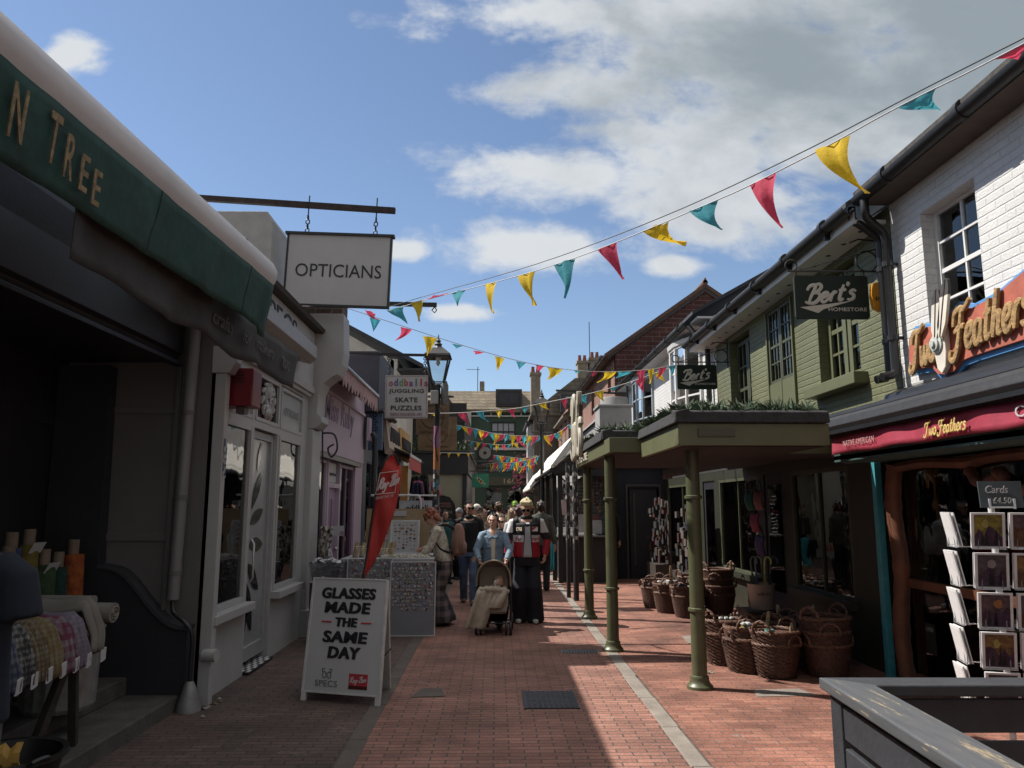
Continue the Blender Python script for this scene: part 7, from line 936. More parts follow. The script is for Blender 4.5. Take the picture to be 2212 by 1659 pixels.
BN3= [[1,-1.275,15.0,3.482,-1.109,14.954,3.486,-1.177,14.917,3.427],[0,-0.742,14.853,3.465,-0.543,14.798,3.477,-0.488,14.814,3.245],[2,-0.381,14.753,3.481,-0.22,14.709,3.494,-0.13,14.767,3.304],[1,-0.006,14.65,3.497,0.144,14.609,3.51,0.074,14.582,3.338],[0,0.224,14.587,3.516,0.382,14.544,3.529,0.373,14.565,3.337],[2,0.487,14.515,3.544,0.626,14.477,3.566,0.558,14.544,3.423],[1,0.808,14.427,3.595,0.963,14.384,3.625,1.014,14.37,3.483],[0,1.22,14.314,3.66,1.357,14.277,3.691,1.322,14.308,3.467],[2,1.509,14.235,3.712,1.721,14.178,3.757,1.711,14.267,3.585],[1,1.83,14.148,3.779,2.022,14.096,3.815,2.01,14.098,3.599],[2,2.122,14.069,3.846,2.305,14.02,3.909,2.146,14.069,3.768],[0,2.569,13.949,3.976,2.766,13.896,4.046,2.7,13.862,3.74],[1,2.898,13.861,4.101,3.061,13.817,4.154,3.107,13.827,3.924]]
BL3= [[-1.321,15.013,3.483],[-0.742,14.853,3.475],[-0.22,14.709,3.494],[0.382,14.544,3.529],[0.963,14.384,3.625],[1.721,14.178,3.757],[2.305,14.02,3.9],[2.766,13.896,4.046],[3.288,13.757,4.23]]
BL4= [[-1.268,22.0,4.007],[-0.604,22.0,3.876],[-0.14,22.0,3.757],[0.391,22.0,3.691],[1.055,22.0,3.666],[1.72,22.0,3.734],[2.324,22.0,4.163]]
BL5= [[-0.171,34.0,3.897],[0.605,34.0,3.817],[1.217,34.0,3.756],[1.831,34.0,3.879]]
BL6= [[-1.099,38.0,3.723],[-0.234,38.0,3.701],[0.676,38.0,3.634],[1.36,38.0,3.59],[1.93,38.0,3.704]]
BL7= [[-2.079,26.2,3.469],[-0.76,26.2,3.455]]
BL8= [[-0.544,30.0,3.279],[0.084,30.0,3.334],[0.894,30.0,3.371],[1.706,30.0,3.605]]
BL9= [[-1.187,28.0,4.063],[-0.344,28.0,3.929],[0.498,28.0,3.897],[1.511,28.0,4.152]]
fcol = [pm('bunting_pink', (.62, .07, .13), .8, .22, 7, .5, 16), pm('bunting_yellow', (.72, .50, .03), .8, .22, 7, .5, 16), pm('bunting_teal', (.06, .33, .40), .8, .22, 7, .5, 16)]
for m in fcol:                                                       # thin cloth lets some sun through
    tt = m.node_tree; bs = tt.nodes['Principled BSDF']; tl = tt.nodes.new('ShaderNodeBsdfTranslucent'); mx = tt.nodes.new('ShaderNodeMixShader'); mx.inputs[0].default_value = .45; src = bs.inputs['Base Color'].links[0].from_socket; tt.links.new(src, tl.inputs[0]); tt.links.new(bs.outputs[0], mx.inputs[1]); tt.links.new(tl.outputs[0], mx.inputs[2]); tt.links.new(mx.outputs[0], tt.nodes['Material Output'].inputs[0])
tape = pm('white_tape', (.42, .42, .42), .5); wire = pm('dark_wire', (.03, .03, .03), .6)
def flag(t, ci, p, q, r_, i):
    p, q, r_ = V(p), V(q), V(r_); mid = (p + q) / 2; nr = (q - p).cross(r_ - p).normalized(); L0 = (r_ - mid).length; b = B(); n = 9
    def f(a, c):
        e = p.lerp(q, a); w = e.lerp(r_, c); bend = (mid + V((0, 0, -L0 * .75)) - r_) * .35 * sin(pi * c) * .8
        return w + bend + nr * (.22 * L0 * sin(c * 3.0 + i) * c * (.6 + .4 * cos(a * 5 + i)) + .05 * L0 * sin(a * 9 + i * 2) * (1 - c))
    v = []; fc = []
    for j in range(n + 1):
        for k in range(7): v.append(f(k / 6, min(j / n, .985)))
    b.add(v, [(j * 7 + k, j * 7 + k + 1, j * 7 + k + 8, j * 7 + k + 7) for j in range(n) for k in range(6)]); return b.build('flag', fcol[ci], t, smooth=True, auto=180)
def string(lab, line, flags, r_=.006, cable=None):
    t = thing('bunting', lab, 'bunting', line[0], 'strings of bunting across the street'); b = B(); b.tube(spl(line, 5), r_, 5); b.build('tape', tape, t, smooth=True)
    if cable: b = B(); b.tube(spl(cable, 5), .004, 5); b.build('support_wire', wire, t)
    for i, (c, *w) in enumerate(flags): flag(t, c, w[0:3], w[3:6], w[6:9], i)
    return t
s = string('nearest bunting string rising from the opticians bracket to the upper right', BL1, BN1, .0045, CB1); string('second bunting string crossing behind the opticians sign to the olive shop', BL2, BN2); string('third bunting string running from the oddballs lamp up to the olive shop', BL3, BN3)
def auto(lab, line, n, ln, wd, y_only=False, seed=0):
    pl = spl(line, 12); tot = [0]
    for i in range(1, len(pl)): tot.append(tot[-1] + (pl[i] - pl[i - 1]).length)
    def at(s):
        for i in range(1, len(pl)):
            if tot[i] >= s: return pl[i - 1].lerp(pl[i], (s - tot[i - 1]) / max(1e-6, tot[i] - tot[i - 1]))
        return pl[-1]
    r_ = random.Random(seed); fl = []
    for i in range(n):
        s = tot[-1] * (i + .5) / n; p, q = at(s - wd / 2), at(s + wd / 2); m_ = (p + q) / 2; d = V((r_.gauss(-.25, .45), r_.gauss(0, .3), -1)).normalized() if not y_only else V((0, 0, -1)); fl.append([1 if y_only else (0, 2, 1)[i % 3], *p, *q, *(m_ + d * ln * r_.uniform(.8, 1.1))])
    return string(lab, [tuple(p) for p in pl[::6]] + [tuple(pl[-1])], fl, .008)
auto('dense bunting string sagging across the middle of the street in front of the green building', BL4, 24, .33, .2, seed=3); auto('small bunting string far away just left of the tall white house', BL5, 12, .42, .24, seed=5); auto('lowest and farthest dense bunting string near the end of the street', BL6, 22, .40, .22, seed=6); auto('short string of plain yellow flags on the corner shop parapet', BL7, 4, .16, .14, True); auto('bunting string beside the record sign', BL8, 14, .36, .2, seed=9); auto('thin bunting string above the record sign', BL9, 12, .28, .17, seed=12)
# ---------------- people
skin1 = pm('skin_light', (.46, .27, .20), .5, .08, 10, .08, 60); skin2 = pm('skin_tan', (.34, .19, .13), .5, .08, 10, .08, 60); lipm = pm('lip', (.32, .09, .09), .4); eyem = pm('eye_dark', (.03, .02, .02), .2); shade_m = pm('sunglass_black', (.008, .008, .009), .1)
def ell(b, c, r, rot=None, n=14, m=10):
    k = len(b.v); b.ball((0, 0, 0), r, n, m); c = V(c)
    for i in range(k, len(b.v)): b.v[i] = (rot @ b.v[i] if rot else b.v[i]) + c
def ik(s, t_, l1, l2, pole):
    s, t_, pole = V(s), V(t_), V(pole); d = t_ - s; L0 = min(d.length, (l1 + l2) * .995); d = d.normalized(); a = (l1 * l1 - l2 * l2 + L0 * L0) / (2 * L0); h = math.sqrt(max(0, l1 * l1 - a * a)); p = (pole - d * pole.dot(d)).normalized(); return s + d * a + p * h, s + d * L0
def hand(b, w, d, pn, side, curl=.5, s=1.0):
    """palm, four unequal bent fingers and a thumb leaving the side of the palm"""
    w, d, pn = V(w), V(d).normalized(), V(pn); pn = (pn - d * pn.dot(d)).normalized(); x = d.cross(pn) * side
    c = w + d * .045 * s; b.obox(c, d * .042 * s, x * .036 * s, pn * .013 * s); ell(b, c, V((.03, .03, .03)) * s)
    for i, (o, ln) in enumerate(((-.028, .066), (-.0095, .075), (.0095, .070), (.027, .055))):
        p = w + d * .083 * s + x * o * s; e1 = (d * cos(curl * .6) + pn * sin(curl * .6)); e2 = (d * cos(curl * 1.5) + pn * sin(curl * 1.5)); b.tube([p - d * .02 * s, p, p + e1 * ln * .5 * s, p + (e1 * .5 + e2 * .5) * ln * s], [.0095 * s, .009 * s, .0085 * s, .0065 * s], 7)
    p = w + d * .02 * s - x * .03 * s; e = (d * .6 - x * .65 + pn * .35).normalized(); b.tube([p, p + e * .032 * s, p + (e * .7 + d * .4).normalized() * .065 * s], [.013 * s, .011 * s, .008 * s], 7)
def person(lab, loc, rz, H, skin, hair, top, bot, shoe, lh=(.28, -.03, .81), rh=(-.28, -.03, .81), feet=((.10, -.02), (-.10, .02)), pitch=0, yaw=0, lean=0, vox=.012, wide=1.0, bulk=1.0, glasses=False, sleeve=True, topz=.88, group=None, name='person', topname='jacket', botname='trousers', face=True, hem=.03, topfn=None, curlv=(.5, .5), botvox=None, shw=.178):
    t = thing(name, lab, 'person', (0, 0, 0), group); sc = H / 1.75; t.location = loc; t.rotation_euler = (0, 0, R(rz)); t.scale = (sc,) * 3; ORG[t.name] = V(); Y0 = lambda z: -math.sin(R(lean)) * max(0, z - .9)
    E = lambda z, rx, ry, k=1., x=0: [V((x + rx * k * cos(2 * pi * i / 24), Y0(z) + ry * k * sin(2 * pi * i / 24), z)) for i in range(24)]
    sh = [V((s * shw, Y0(1.42), 1.415)) for s in (1, -1)]; hd = [V(lh), V(rh)]; el = []
    for i in (0, 1): e, w = ik(sh[i], hd[i], .285, .26, ((.75, -.75)[i], .7, -.1)); el.append(e); hd[i] = w
    kn = []
    for i, s in enumerate((1, -1)): f = feet[i]; k_, _ = ik((s * .09, 0, .90), (f[0], f[1], .09), .42, .42, (0, -1, .0)); kn.append(k_)
    # body: head, neck, trunk, arms with hands and legs in one surface
    b = B(); b.loft([E(.84, .15, .10), E(.95, .155, .105), E(1.08, .125, .088), E(1.28, .145, .10), E(1.40, .15, .095), E(1.46, .10, .075), E(1.50, .055, .058)]); hdB = B(); rot = Mx.Rotation(R(yaw), 3, 'Z') @ Mx.Rotation(R(pitch), 3, 'X')
    for i in (0, 1): b.tube([sh[i] - V(((1, -1)[i] * .05, 0, 0)), sh[i], el[i], hd[i]], [.05, .048, .038, .026], 10); d = (hd[i] - el[i]).normalized(); hand(b, hd[i], d, ((-.9, .9)[i], -.3, 0), (1, -1)[i], curlv[i])
    for i, s in enumerate((1, -1)): b.tube([(s * .09, 0, .92), kn[i], (feet[i][0], feet[i][1], .09), (feet[i][0], feet[i][1] - .06, .04)], [.075, .055, .035, .03], 10)
    b.tube([(0, Y0(1.45), 1.45), (0, Y0(1.55) - .012, 1.56), (0, Y0(1.6) - .01, 1.60)], [.058, .05, .05], 12)
    ell(hdB, (0, .008, .105), (.074, .092, .10)); ell(hdB, (0, -.035, .045), (.054, .055, .055)); ell(hdB, (0, -.06, .015), (.03, .03, .022)); hdB.tube([(0, -.084, .115), (0, -.100, .082), (0, -.092, .07)], [.009, .014, .012], 8); ell(hdB, (0, -.078, .125), (.045, .018, .012)); ell(hdB, (0, -.080, .042), (.022, .015, .010))
    for s in (-1, 1): ell(hdB, (s * .076, .012, .095), (.012, .02, .032)); ell(hdB, (s * .038, -.066, .075), (.02, .018, .02))
    nk = V((0, Y0(1.56) - .008, 1.535)); b.v += []; k0 = len(b.v); b.f += [[i + k0 for i in f] for f in hdB.f]; b.mi += [0] * len(hdB.f); b.v += [rot @ p + nk for p in hdB.v]; fused(b, 'body', skin, t, vox if vox < .01 else .011, 2)
    HP = lambda p: rot @ V(p) + nk
    if face:
        for s in (-1, 1):
            q = B(); q.ball(HP((s * .031, -.080, .105)), .0085, 8, 6); q.build('eye', eyem, t, smooth=True); q = B(); q.tube([HP((s * .014, -.093, .128)), HP((s * .034, -.089, .134)), HP((s * .052, -.074, .128))], .0042, 5); q.build('eyebrow', hair[0], t)
        q = B(); q.tube([HP((-.022, -.086, .045)), HP((-.008, -.095, .048)), HP((.008, -.095, .048)), HP((.022, -.086, .045))], [.002, .0055, .0055, .002], 6); q.build('mouth', lipm, t, smooth=True)
    if glasses:
        q = B()
        for s in (-1, 1): q.prism([(s * .033 + .026 * cos(k * .628), .105 + .02 * sin(k * .628)) for k in range(10)], HP((0, -.105, 0)), rot @ X, rot @ Z, rot @ V((0, .012, 0))); q.tube([HP((s * .058, -.098, .11)), HP((s * .078, -.03, .112)), HP((s * .078, .02, .105))], .004, 5)
        q.tube([HP((-.012, -.104, .112)), HP((.012, -.104, .112))], .004, 5); q.build('sunglasses', shade_m, t)
    # hair
    hm, style = hair; q = B(); rr = random.Random(int(H * 1000) + int(loc[1] * 77))
    if style != 'cap':
        ell(q, (0, .030, .125), (.080, .091, .088)); ell(q, (0, .05, .085), (.076, .063, .085))
        for _ in range(60 if style in ('curly', 'shag', 'blond') else 34):
            a = rr.uniform(0, 2 * pi); e = rr.uniform(.12, 1.45) if rr.random() < .75 else rr.uniform(-.25, .3); c = V((cos(a) * cos(e) * .084, .026 + sin(a) * cos(e) * .096, .126 + sin(e) * .097))
            if c.y < -.035 and c.z < .185: continue
            d = V((c.x * .4 + rr.gauss(0, .3), rr.gauss(.25, .4), rr.gauss(-.3, .4))).normalized() * .035; s = .019 if style in ('curly', 'shag', 'blond') else .012; q.tube([c - d, c, c + d], [s * .5, s, s * .45], 6)
    if style == 'long':
        for k in range(9): a = (k - 4) * .38; q.tube([(sin(a) * .075, .03 + .06 * cos(a), .13), (sin(a) * .088, .05 + .05 * cos(a), .0), (sin(a) * .10, .075 + .04 * cos(a), -.14), (sin(a) * .085, .08 + .03 * cos(a), -.26 - .03 * cos(k * 2))], [.03, .03, .032, .012], 7)
    if style == 'bob':
        for k in range(9): a = (k - 4) * .42; q.tube([(sin(a) * .075, .03 + .06 * cos(a), .13), (sin(a) * .092, .04 + .06 * cos(a), .03), (sin(a) * .085, .05 + .05 * cos(a), -.05)], [.03, .03, .014], 7)
    if style == 'bun': ell(q, (0, .13, .13), (.04, .035, .04))
    if style == 'shag':
        for k in range(7): a = (k - 3) * .5; q.tube([(sin(a) * .075, .04 + .06 * cos(a), .08), (sin(a) * .08, .07 + .04 * cos(a), .0), (sin(a) * .07, .085 + .03 * cos(a), -.05)], [.028, .022, .008], 6)
        for k in range(7): a = (k - 3) * .2; q.tube([(sin(a) * .08, -.03, .20), (sin(a) * .10, -.075, .17), (sin(a) * .11, -.092, .135)], [.02, .018, .007], 6)
    if style == 'blond':
        for k in range(9): a = (k - 4) * .22; q.tube([(sin(a) * .07, .0, .215), (sin(a) * .085 - .008, -.055, .208), (sin(a) * .088 - .012, -.092, .170)], [.022, .020, .007], 6)
    if style == 'cap':
        ell(q, (0, .02, .142), (.088, .104, .088)); q.prism([(.07 * cos(k * pi / 8), -.06 * sin(k * pi / 8)) for k in range(9)], (0, -.075, .155), X, Y, (0, .0, .012)); q.tube([(0, .02, .23), (0, .02, .236)], .012, 8)
    if style == 'beanie': ell(q, (0, .015, .15), (.092, .108, .095)); q.lathe((0, .015, .11), [(.088, 0), (.1, .01), (.1, .04), (.09, .05)], 18)
    q.v = [HP(p) for p in q.v]; fused(q, {'cap': 'cap', 'beanie': 'beanie'}.get(style, 'hair'), hm, t, min(vox, .009), 1)
    # clothing
    k = bulk; q = B(); hz = topz; q.loft([E(hz, .178 * k, .132 * k), E(hz + .06, .185 * k, .138 * k), E(1.1, .172 * k, .128 * k), E(1.28, .182 * k, .135 * k), E(1.40, .19 * k, .122 * k), E(1.455, .15, .098), E(1.50, .075, .072)])
    for w_i in range(len(q.v) - 48, len(q.v)): q.v[w_i].z += .55 * (q.v[w_i].y - Y0(1.47)) - .005
    for i in (0, 1):
        s0 = sh[i] - V(((1, -1)[i] * .06, 0, -.01)); cut = hd[i].lerp(el[i], .10) if sleeve else sh[i].lerp(el[i], .6); q.tube([s0, sh[i] + V((0, 0, .005)), el[i], cut] if sleeve else [s0, sh[i], cut], [.068 * k, .07 * k, .060 * k, .043 * k] if sleeve else [.066, .068, .062], 12)
    if topname in ('jacket', 'coat', 'hoodie'): q.lathe((0, Y0(1.5) - .004, 1.468), [(.085, 0), (.088, .03), (.078, .055), (.062, .05), (.06, 0)], 18)
    tp = fused(q, topname, top, t, vox, 2, topfn); q = B(); w_ = wide
    q.loft([E(.80, .165 * k * min(w_, 1.1), .125 * k), E(.9, .168 * k, .128 * k), E(1.0, .150 * k, .112 * k)])
    for i, s in enumerate((1, -1)): fx, fy = feet[i]; q.tube([(s * .085, 0, .93), (s * .092, 0, .80), kn[i] + V((0, .005, 0)), (fx, fy + .015, hem + .03), (fx, fy + .015, hem)], [.09, .098, .078 * w_, .066 * w_ * w_, .066 * w_ * w_], 14)
    if botname == 'skirt': q.loft([E(.06, .22, .19), E(.4, .20, .17), E(.8, .17, .14)])
    fused(q, botname, bot, t, botvox or vox, 2)
    for i in (0, 1): q = B(); fx, fy = feet[i]; q.loft([[V((fx + a * w, fy + .08 - l, z)) for a, l, w in [(cos(j * pi / 8), .02 + .25 * (.5 - .5 * sin(j * pi / 8 + pi / 2 * 0) * 0) * 0 + (.135 - .135 * sin(j * pi / 8)), .045) for j in range(16)]] for z in (.003, .03, .06, .085)]); q.v = [V((p.x, p.y, p.z if p.y > fy - .05 else p.z * .72)) for p in q.v]; q.build('shoe', shoe, t, smooth=True, sub=1)
    return t
denim = pm('denim_blue', (.15, .215, .29), .9, .35, 8, 1.0, 16); jean = pm('jeans_blue', (.07, .11, .18), .9, .5, 6, .9, 14); blk = pm('black_cloth', (.010, .010, .012), .9, .4, 8, .9, 16); navyt = pm('navy_trousers', (.011, .012, .018), .9, .5, 5, 1.0, 9)
hblond = pm('hair_blond', (.42, .35, .20), .5, .4, 30); hdark = pm('hair_dark', (.018, .013, .011), .45, .4, 30); hred = pm('hair_copper', (.20, .055, .02), .5, .4, 30); hbrown = pm('hair_brown', (.07, .04, .022), .5, .4, 30); hgrey = pm('hair_grey', (.10, .095, .09), .5, .4, 30); hlight = pm('hair_light_brown', (.20, .13, .075), .5, .4, 30)
whs = pm('white_shoe', (.58, .58, .56), .5); bls = pm('black_shoe', (.012, .012, .012), .4); crm = pm('cream_top', (.52, .47, .38), .8, .08, 8)
# woman pushing the pram
t = person('woman in a light blue denim jacket pushing the beige pram', (-.03, 11.35, 0), 0, 1.58, skin1, (hdark, 'bun'), denim, blk, bls, lh=(.21, -.33, 1.03), rh=(-.21, -.33, 1.03), feet=((.10, -.10), (-.10, .12)), vox=.009, topname='denim_jacket', bulk=1.0, shw=.165, curlv=(1.3, 1.3), yaw=-14, topz=.86); 
def front(z, k): pr = [(.86, .135), (.94, .138), (1.1, .128), (1.28, .135), (1.36, .118), (1.42, .085)]; i = max(m for m in range(5) if z >= pr[m][0] - 1e-6); f = min(1, (z - pr[i][0]) / (pr[i + 1][0] - pr[i][0])); return -(pr[i][1] + (pr[i + 1][1] - pr[i][1]) * f) * k
b = B(); b.grid(lambda a, c: V(((a - .5) * (.05 + .03 * c), front(.87 + .51 * c, 1.0) - .006, .87 + .51 * c)), 4, 14); b.build('cream_vest', crm, t, smooth=True, solid=.006)
for s in (-1, 1):
    b = B(); b.tube([(s * (.028 + .017 * c), front(.87 + .51 * c, 1.0) - .008, .87 + .51 * c) for c in [m / 10 for m in range(11)]], .007, 6); b.build('jacket_edge', denim, t, smooth=True); b = B(); b.obox((s * .092, -.128, 1.23), (.045, s * .014, 0), (0, .006, 0), (0, 0, .012)); b.build('pocket_flap', pm('denim_seam', (.10, .15, .21), .85), t, bevel=.003)
    b = B(); b.obox((s * .066, -.108, 1.425), (.03, s * .012, .012), (0, .006, 0), (.02 * s, .03, .045)); b.build('collar_flap', denim, t, bevel=.003)
# man in racing jacket
jk = [pm('jacket_black', (.012, .012, .014), .7, .3, 8, .8, 13), pm('jacket_white', (.58, .58, .60), .7, .1, 6, .8, 13), pm('jacket_red', (.34, .010, .022), .7, .25, 7, .8, 13)]
def jfn(p):
    if abs(p.x) > .20: return 1 if p.z > 1.27 else 0 if p.z > 1.17 else 2
    return 0 if p.z > 1.235 else 1 if p.z > 1.14 else 2
t = person('blond man in a black white and red racing jacket looking down', (.47, 11.75, 0), 0, 1.79, skin1, (hblond, 'blond'), jk, navyt, whs, lh=(.26, -.06, .93), rh=(-.33, -.10, .84), feet=((.12, -.04), (-.12, .0)), pitch=24, yaw=-6, vox=.009, wide=1.42, bulk=1.08, shw=.19, glasses=True, topfn=jfn, topz=.92, curlv=(1.2, 1.0), hem=.02)
b = B(); b.grid(lambda a, c: V(((a - .5) * (.135 - .07 * c) + .01, front(.925 + .49 * c, 1.08) - .007, .925 + .49 * c)), 5, 14); b.build('white_shirt', pm('shirt_grey_white', (.40, .40, .42), .8, .06, 8, .2, 20), t, smooth=True, solid=.006)
for s in (-1, 1): b = B(); b.tube([(s * (.07 - .035 * c) + .01, front(.925 + .49 * c, 1.08) - .009, .925 + .49 * c) for c in [m / 10 for m in range(11)]], .007, 6); b.build('jacket_edge', jk[0], t, smooth=True)
letters('rari', (.125, -.157, 1.187), X + Y * .24, Z, .105, .058, jk[2], t, .005, bold=.02); letters('Fer', (-.118, -.157, 1.187), X - Y * .26, Z, .085, .058, jk[2], t, .005, bold=.02)
b = B(); b.obox((.115, -.143, 1.325), (.042, .014, 0), (0, .004, 0), (0, .008, .032)); bd = b.build('white_badge', jk[1], t); b = B(); b.prism([(-.043, -.025), (-.043, .03), (.03, .03)], (.115, -.149, 1.325), V((1, .30, 0)), V((0, .22, 1)), V((0, -.003, 0))); b.build('red_triangle', jk[2], t); b = B(); b.obox((-.115, -.143, 1.325), (.04, -.013, 0), (0, .004, 0), (0, .008, .025)); b.build('cream_badge', pm('badge_cream', (.5, .42, .32), .6), t); b = B()
for s in (-1, 1): q = B(); q.ball((-.115 + s * .02, -.149, 1.325), (.012, .004, .015), 8, 6); q.build('badge_crest', pm('crest_brown', (.15, .06, .03), .5), t)
# red haired shopper
lace = cellm('cream_lace', [(.50, .46, .38), (.42, .38, .31), (.55, .51, .43), (.36, .32, .26)], (.025, .025, .03), 'ROUND', .85); plaid = checkm('plaid', (.20, .15, .14), (.025, .024, .035), .15)
t = person('copper haired person in cream lace top and plaid wide trousers browsing the stall', (-.74, 11.5, 0), -90 + 8, 1.66, skin1, (hred, 'shag'), lace, plaid, bls, lh=(.13, -.42, .98), rh=(-.13, -.34, 1.12), feet=((.09, -.03), (-.10, .05)), pitch=34, lean=14, vox=.009, wide=1.45, topname='lace_top', hem=.06, glasses=True, topz=.95)
bp_ = thing('backpack', 'dusty brown backpack with black straps worn by the copper haired person', 'backpack', (-.58, 11.5, 1.15)); brn_ = pm('dusty_brown', (.24, .13, .10), .8, .2, 8, .3, 30); b = B(); el8 = lambda z, rx, ry, y=0: [V((-.545 + .02 * (z - 1) + ry * sin(k * pi / 8), 11.5 + rx * cos(k * pi / 8), z)) for k in range(16)]
b.loft([el8(.98, .10, .07), el8(1.02, .14, .095), el8(1.2, .145, .10), el8(1.34, .13, .085), el8(1.42, .09, .05), el8(1.44, .03, .02)]); b.build('bag', brn_, bp_, smooth=True); b = B(); el9 = lambda z, rx, ry: [V((-.465 + ry * sin(k * pi / 8), 11.5 + rx * cos(k * pi / 8), z)) for k in range(16)]; b.loft([el9(1.0, .08, .03), el9(1.03, .11, .05), el9(1.14, .11, .05), el9(1.18, .08, .03)]); b.build('pocket', brn_, bp_, smooth=True)
for s in (-1, 1): b = B(); b.tube(spl([(-.62, 11.5 + s * .11, 1.02), (-.78, 11.5 + s * .16, 1.08), (-.88, 11.5 + s * .15, 1.25), (-.86, 11.5 + s * .12, 1.38), (-.72, 11.5 + s * .10, 1.42), (-.6, 11.5 + s * .08, 1.36)], 5), .018, 6); b.build('strap', blk, bp_, smooth=True)
# man in sunglasses walking
person('grey haired man in sunglasses, black jacket and blue jeans walking towards the camera', (-.47, 14.0, 0), 0, 1.76, skin2, (hgrey, 'short'), blk, jean, pm('brown_shoe', (.10, .06, .04), .6), feet=((.09, -.22), (-.09, .22)), yaw=20, vox=.011, glasses=True, bulk=1.05)
person('small fair haired person in sunglasses and olive coat behind the denim jacket woman', (.10, 13.4, 0), 10, 1.52, skin1, (hlight, 'short'), pm('olive_coat', (.03, .03, .018), .9), blk, bls, glasses=True, vox=.012, yaw=-15)
cg = 'crowd farther down the street'; cr = lambda n, c: pm('crowd_' + n, c, .9, .35, 8, .9, 14)
person('person in a white cap and pale jacket looking left in the crowd', (-.42, 17, 0), -70, 1.72, skin1, (cr('white_cap', (.55, .54, .5)), 'cap'), cr('stone', (.40, .37, .33)), jean, whs, vox=.016, group=cg)
person('woman with long brown hair beside the white capped person', (-.26, 16.2, 0), 60, 1.65, skin1, (hbrown, 'long'), cr('taupe', (.2, .16, .12)), blk, bls, vox=.016, group=cg)
person('woman with light brown bob in front of the long brown hair', (-.32, 15.3, 0), -60, 1.56, skin1, (hlight, 'bob'), cr('beige', (.30, .25, .2)), blk, bls, vox=.016, group=cg)
person('curly brown haired man seen from behind with a cream hood', (.08, 18, 0), 180, 1.76, skin1, (hbrown, 'curly'), cr('cream_fleece', (.45, .40, .32)), blk, bls, vox=.016, bulk=1.12, group=cg, face=False, topname='hoodie')
t = thing('backpack', 'plain black backpack on the curly haired man seen from behind', 'backpack', (.08, 17.8, 1.2)); b = B(); b.loft([[V((.08 + rx * cos(k * pi / 8), 17.83 - ry + ry * sin(k * pi / 8), z)) for k in range(16)] for z, rx, ry in ((.98, .12, .07), (1.02, .16, .1), (1.3, .16, .1), (1.42, .13, .07), (1.47, .05, .03))]); b.build('bag', blk, t, smooth=True)
for s in (-1, 1): b = B(); b.tube(spl([(.08 + s * .12, 17.86, 1.4), (.08 + s * .12, 17.98, 1.5), (.08 + s * .13, 18.12, 1.4)], 5), .02, 6); b.build('strap', blk, t, smooth=True)
person('girl with long straight hair and black top seen from behind', (.37, 17, 0), 180, 1.65, skin1, (hlight, 'long'), blk, cr('cream_trousers', (.4, .36, .3)), whs, vox=.016, group=cg, face=False, sleeve=False)
person('person in a lime green and grey beanie', (.50, 20, 0), 175, 1.80, skin1, (cr('lime', (.25, .42, .08)), 'beanie'), cr('grey_coat', (.18, .18, .19)), blk, bls, vox=.018, group=cg, face=False)
person('dark haired man in grey green jacket behind the racing jacket', (.94, 16, 0), 170, 1.79, skin2, (hdark, 'short'), cr('sage', (.06, .065, .055)), blk, bls, vox=.016, group=cg, face=False)
person('person in a pale grey hoodie directly behind the racing jacket', (.40, 13.2, 0), 185, 1.70, skin1, (pm('hair_plum', (.06, .03, .035), .5, .4, 30), 'curly'), cr('pale_grey', (.36, .37, .39)), blk, whs, vox=.014, group=cg, face=False, topname='hoodie', bulk=1.1)
person('person in black hooded jacket browsing at the chalkboard', (-.86, 18.5, 0), -40, 1.62, skin1, (cr('grey_hood', (.2, .2, .22)), 'beanie'), blk, blk, bls, vox=.016, group=cg)
person('woman in a dark teal jacket near the street lamp', (-1.12, 17.4, 0), 30, 1.60, skin1, (hdark, 'bob'), cr('teal', (.015, .07, .075)), blk, bls, vox=.016, group=cg)
for i, (x, y, rz, H, hr, st, c, lab) in enumerate(((-.02, 24, 170, 1.82, hdark, 'short', (.015, .015, .018), 'tall man in black seen from behind in the far crowd'), (.42, 23, 20, 1.7, cr('grey_cap', (.15, .15, .15)), 'cap', (.1, .1, .11), 'person in a grey cap and grey coat in the far crowd'), (-.35, 27, 180, 1.75, hbrown, 'short', (.05, .08, .12), 'man in a blue coat near the sweet sign'), (.75, 26, 0, 1.68, hdark, 'long', (.03, .03, .03), 'long dark haired woman in black under the white awning'), (.2, 31, 0, 1.74, hbrown, 'short', (.15, .03, .04), 'man in dark red far down the street'), (-.15, 34, 180, 1.7, hlight, 'bob', (.2, .18, .15), 'fair haired woman in beige far down the street'), (.6, 35, 180, 1.78, hdark, 'short', (.02, .03, .05), 'man in navy far down the street'), (1.05, 30, 0, 1.7, hdark, 'bob', (.12, .1, .16), 'woman in lilac grey at the right kerb far away'), (-.55, 22, 10, 1.7, hbrown, 'curly', (.06, .05, .04), 'curly haired person in brown by the record shop'), (.95, 22, 180, 1.66, hbrown, 'long', (.25, .22, .2), 'long haired woman in cream by the plain lamp'), (.25, 40, 0, 1.74, hdark, 'short', (.05, .05, .06), 'man in dark grey at the end of the street'), (-.2, 43, 180, 1.7, hbrown, 'short', (.2, .2, .22), 'person in light grey at the end of the street'), (.8, 44, 0, 1.72, hlight, 'short', (.1, .04, .04), 'person in maroon at the end of the street'))):
    person(lab, (x, y, 0), rz, H, skin1 if i % 3 else skin2, (hr, st), cr('coat_%d' % i, c), (blk, jean, navyt)[i % 3], bls, vox=.022, group=cg, face=y < 28, feet=((.1, -.12), (-.1, .12)))
person('dim figure in black standing in the alley doorway', (2.75, 18.2, 0), -60, 1.75, skin2, (hdark, 'short'), blk, blk, bls, vox=.018)
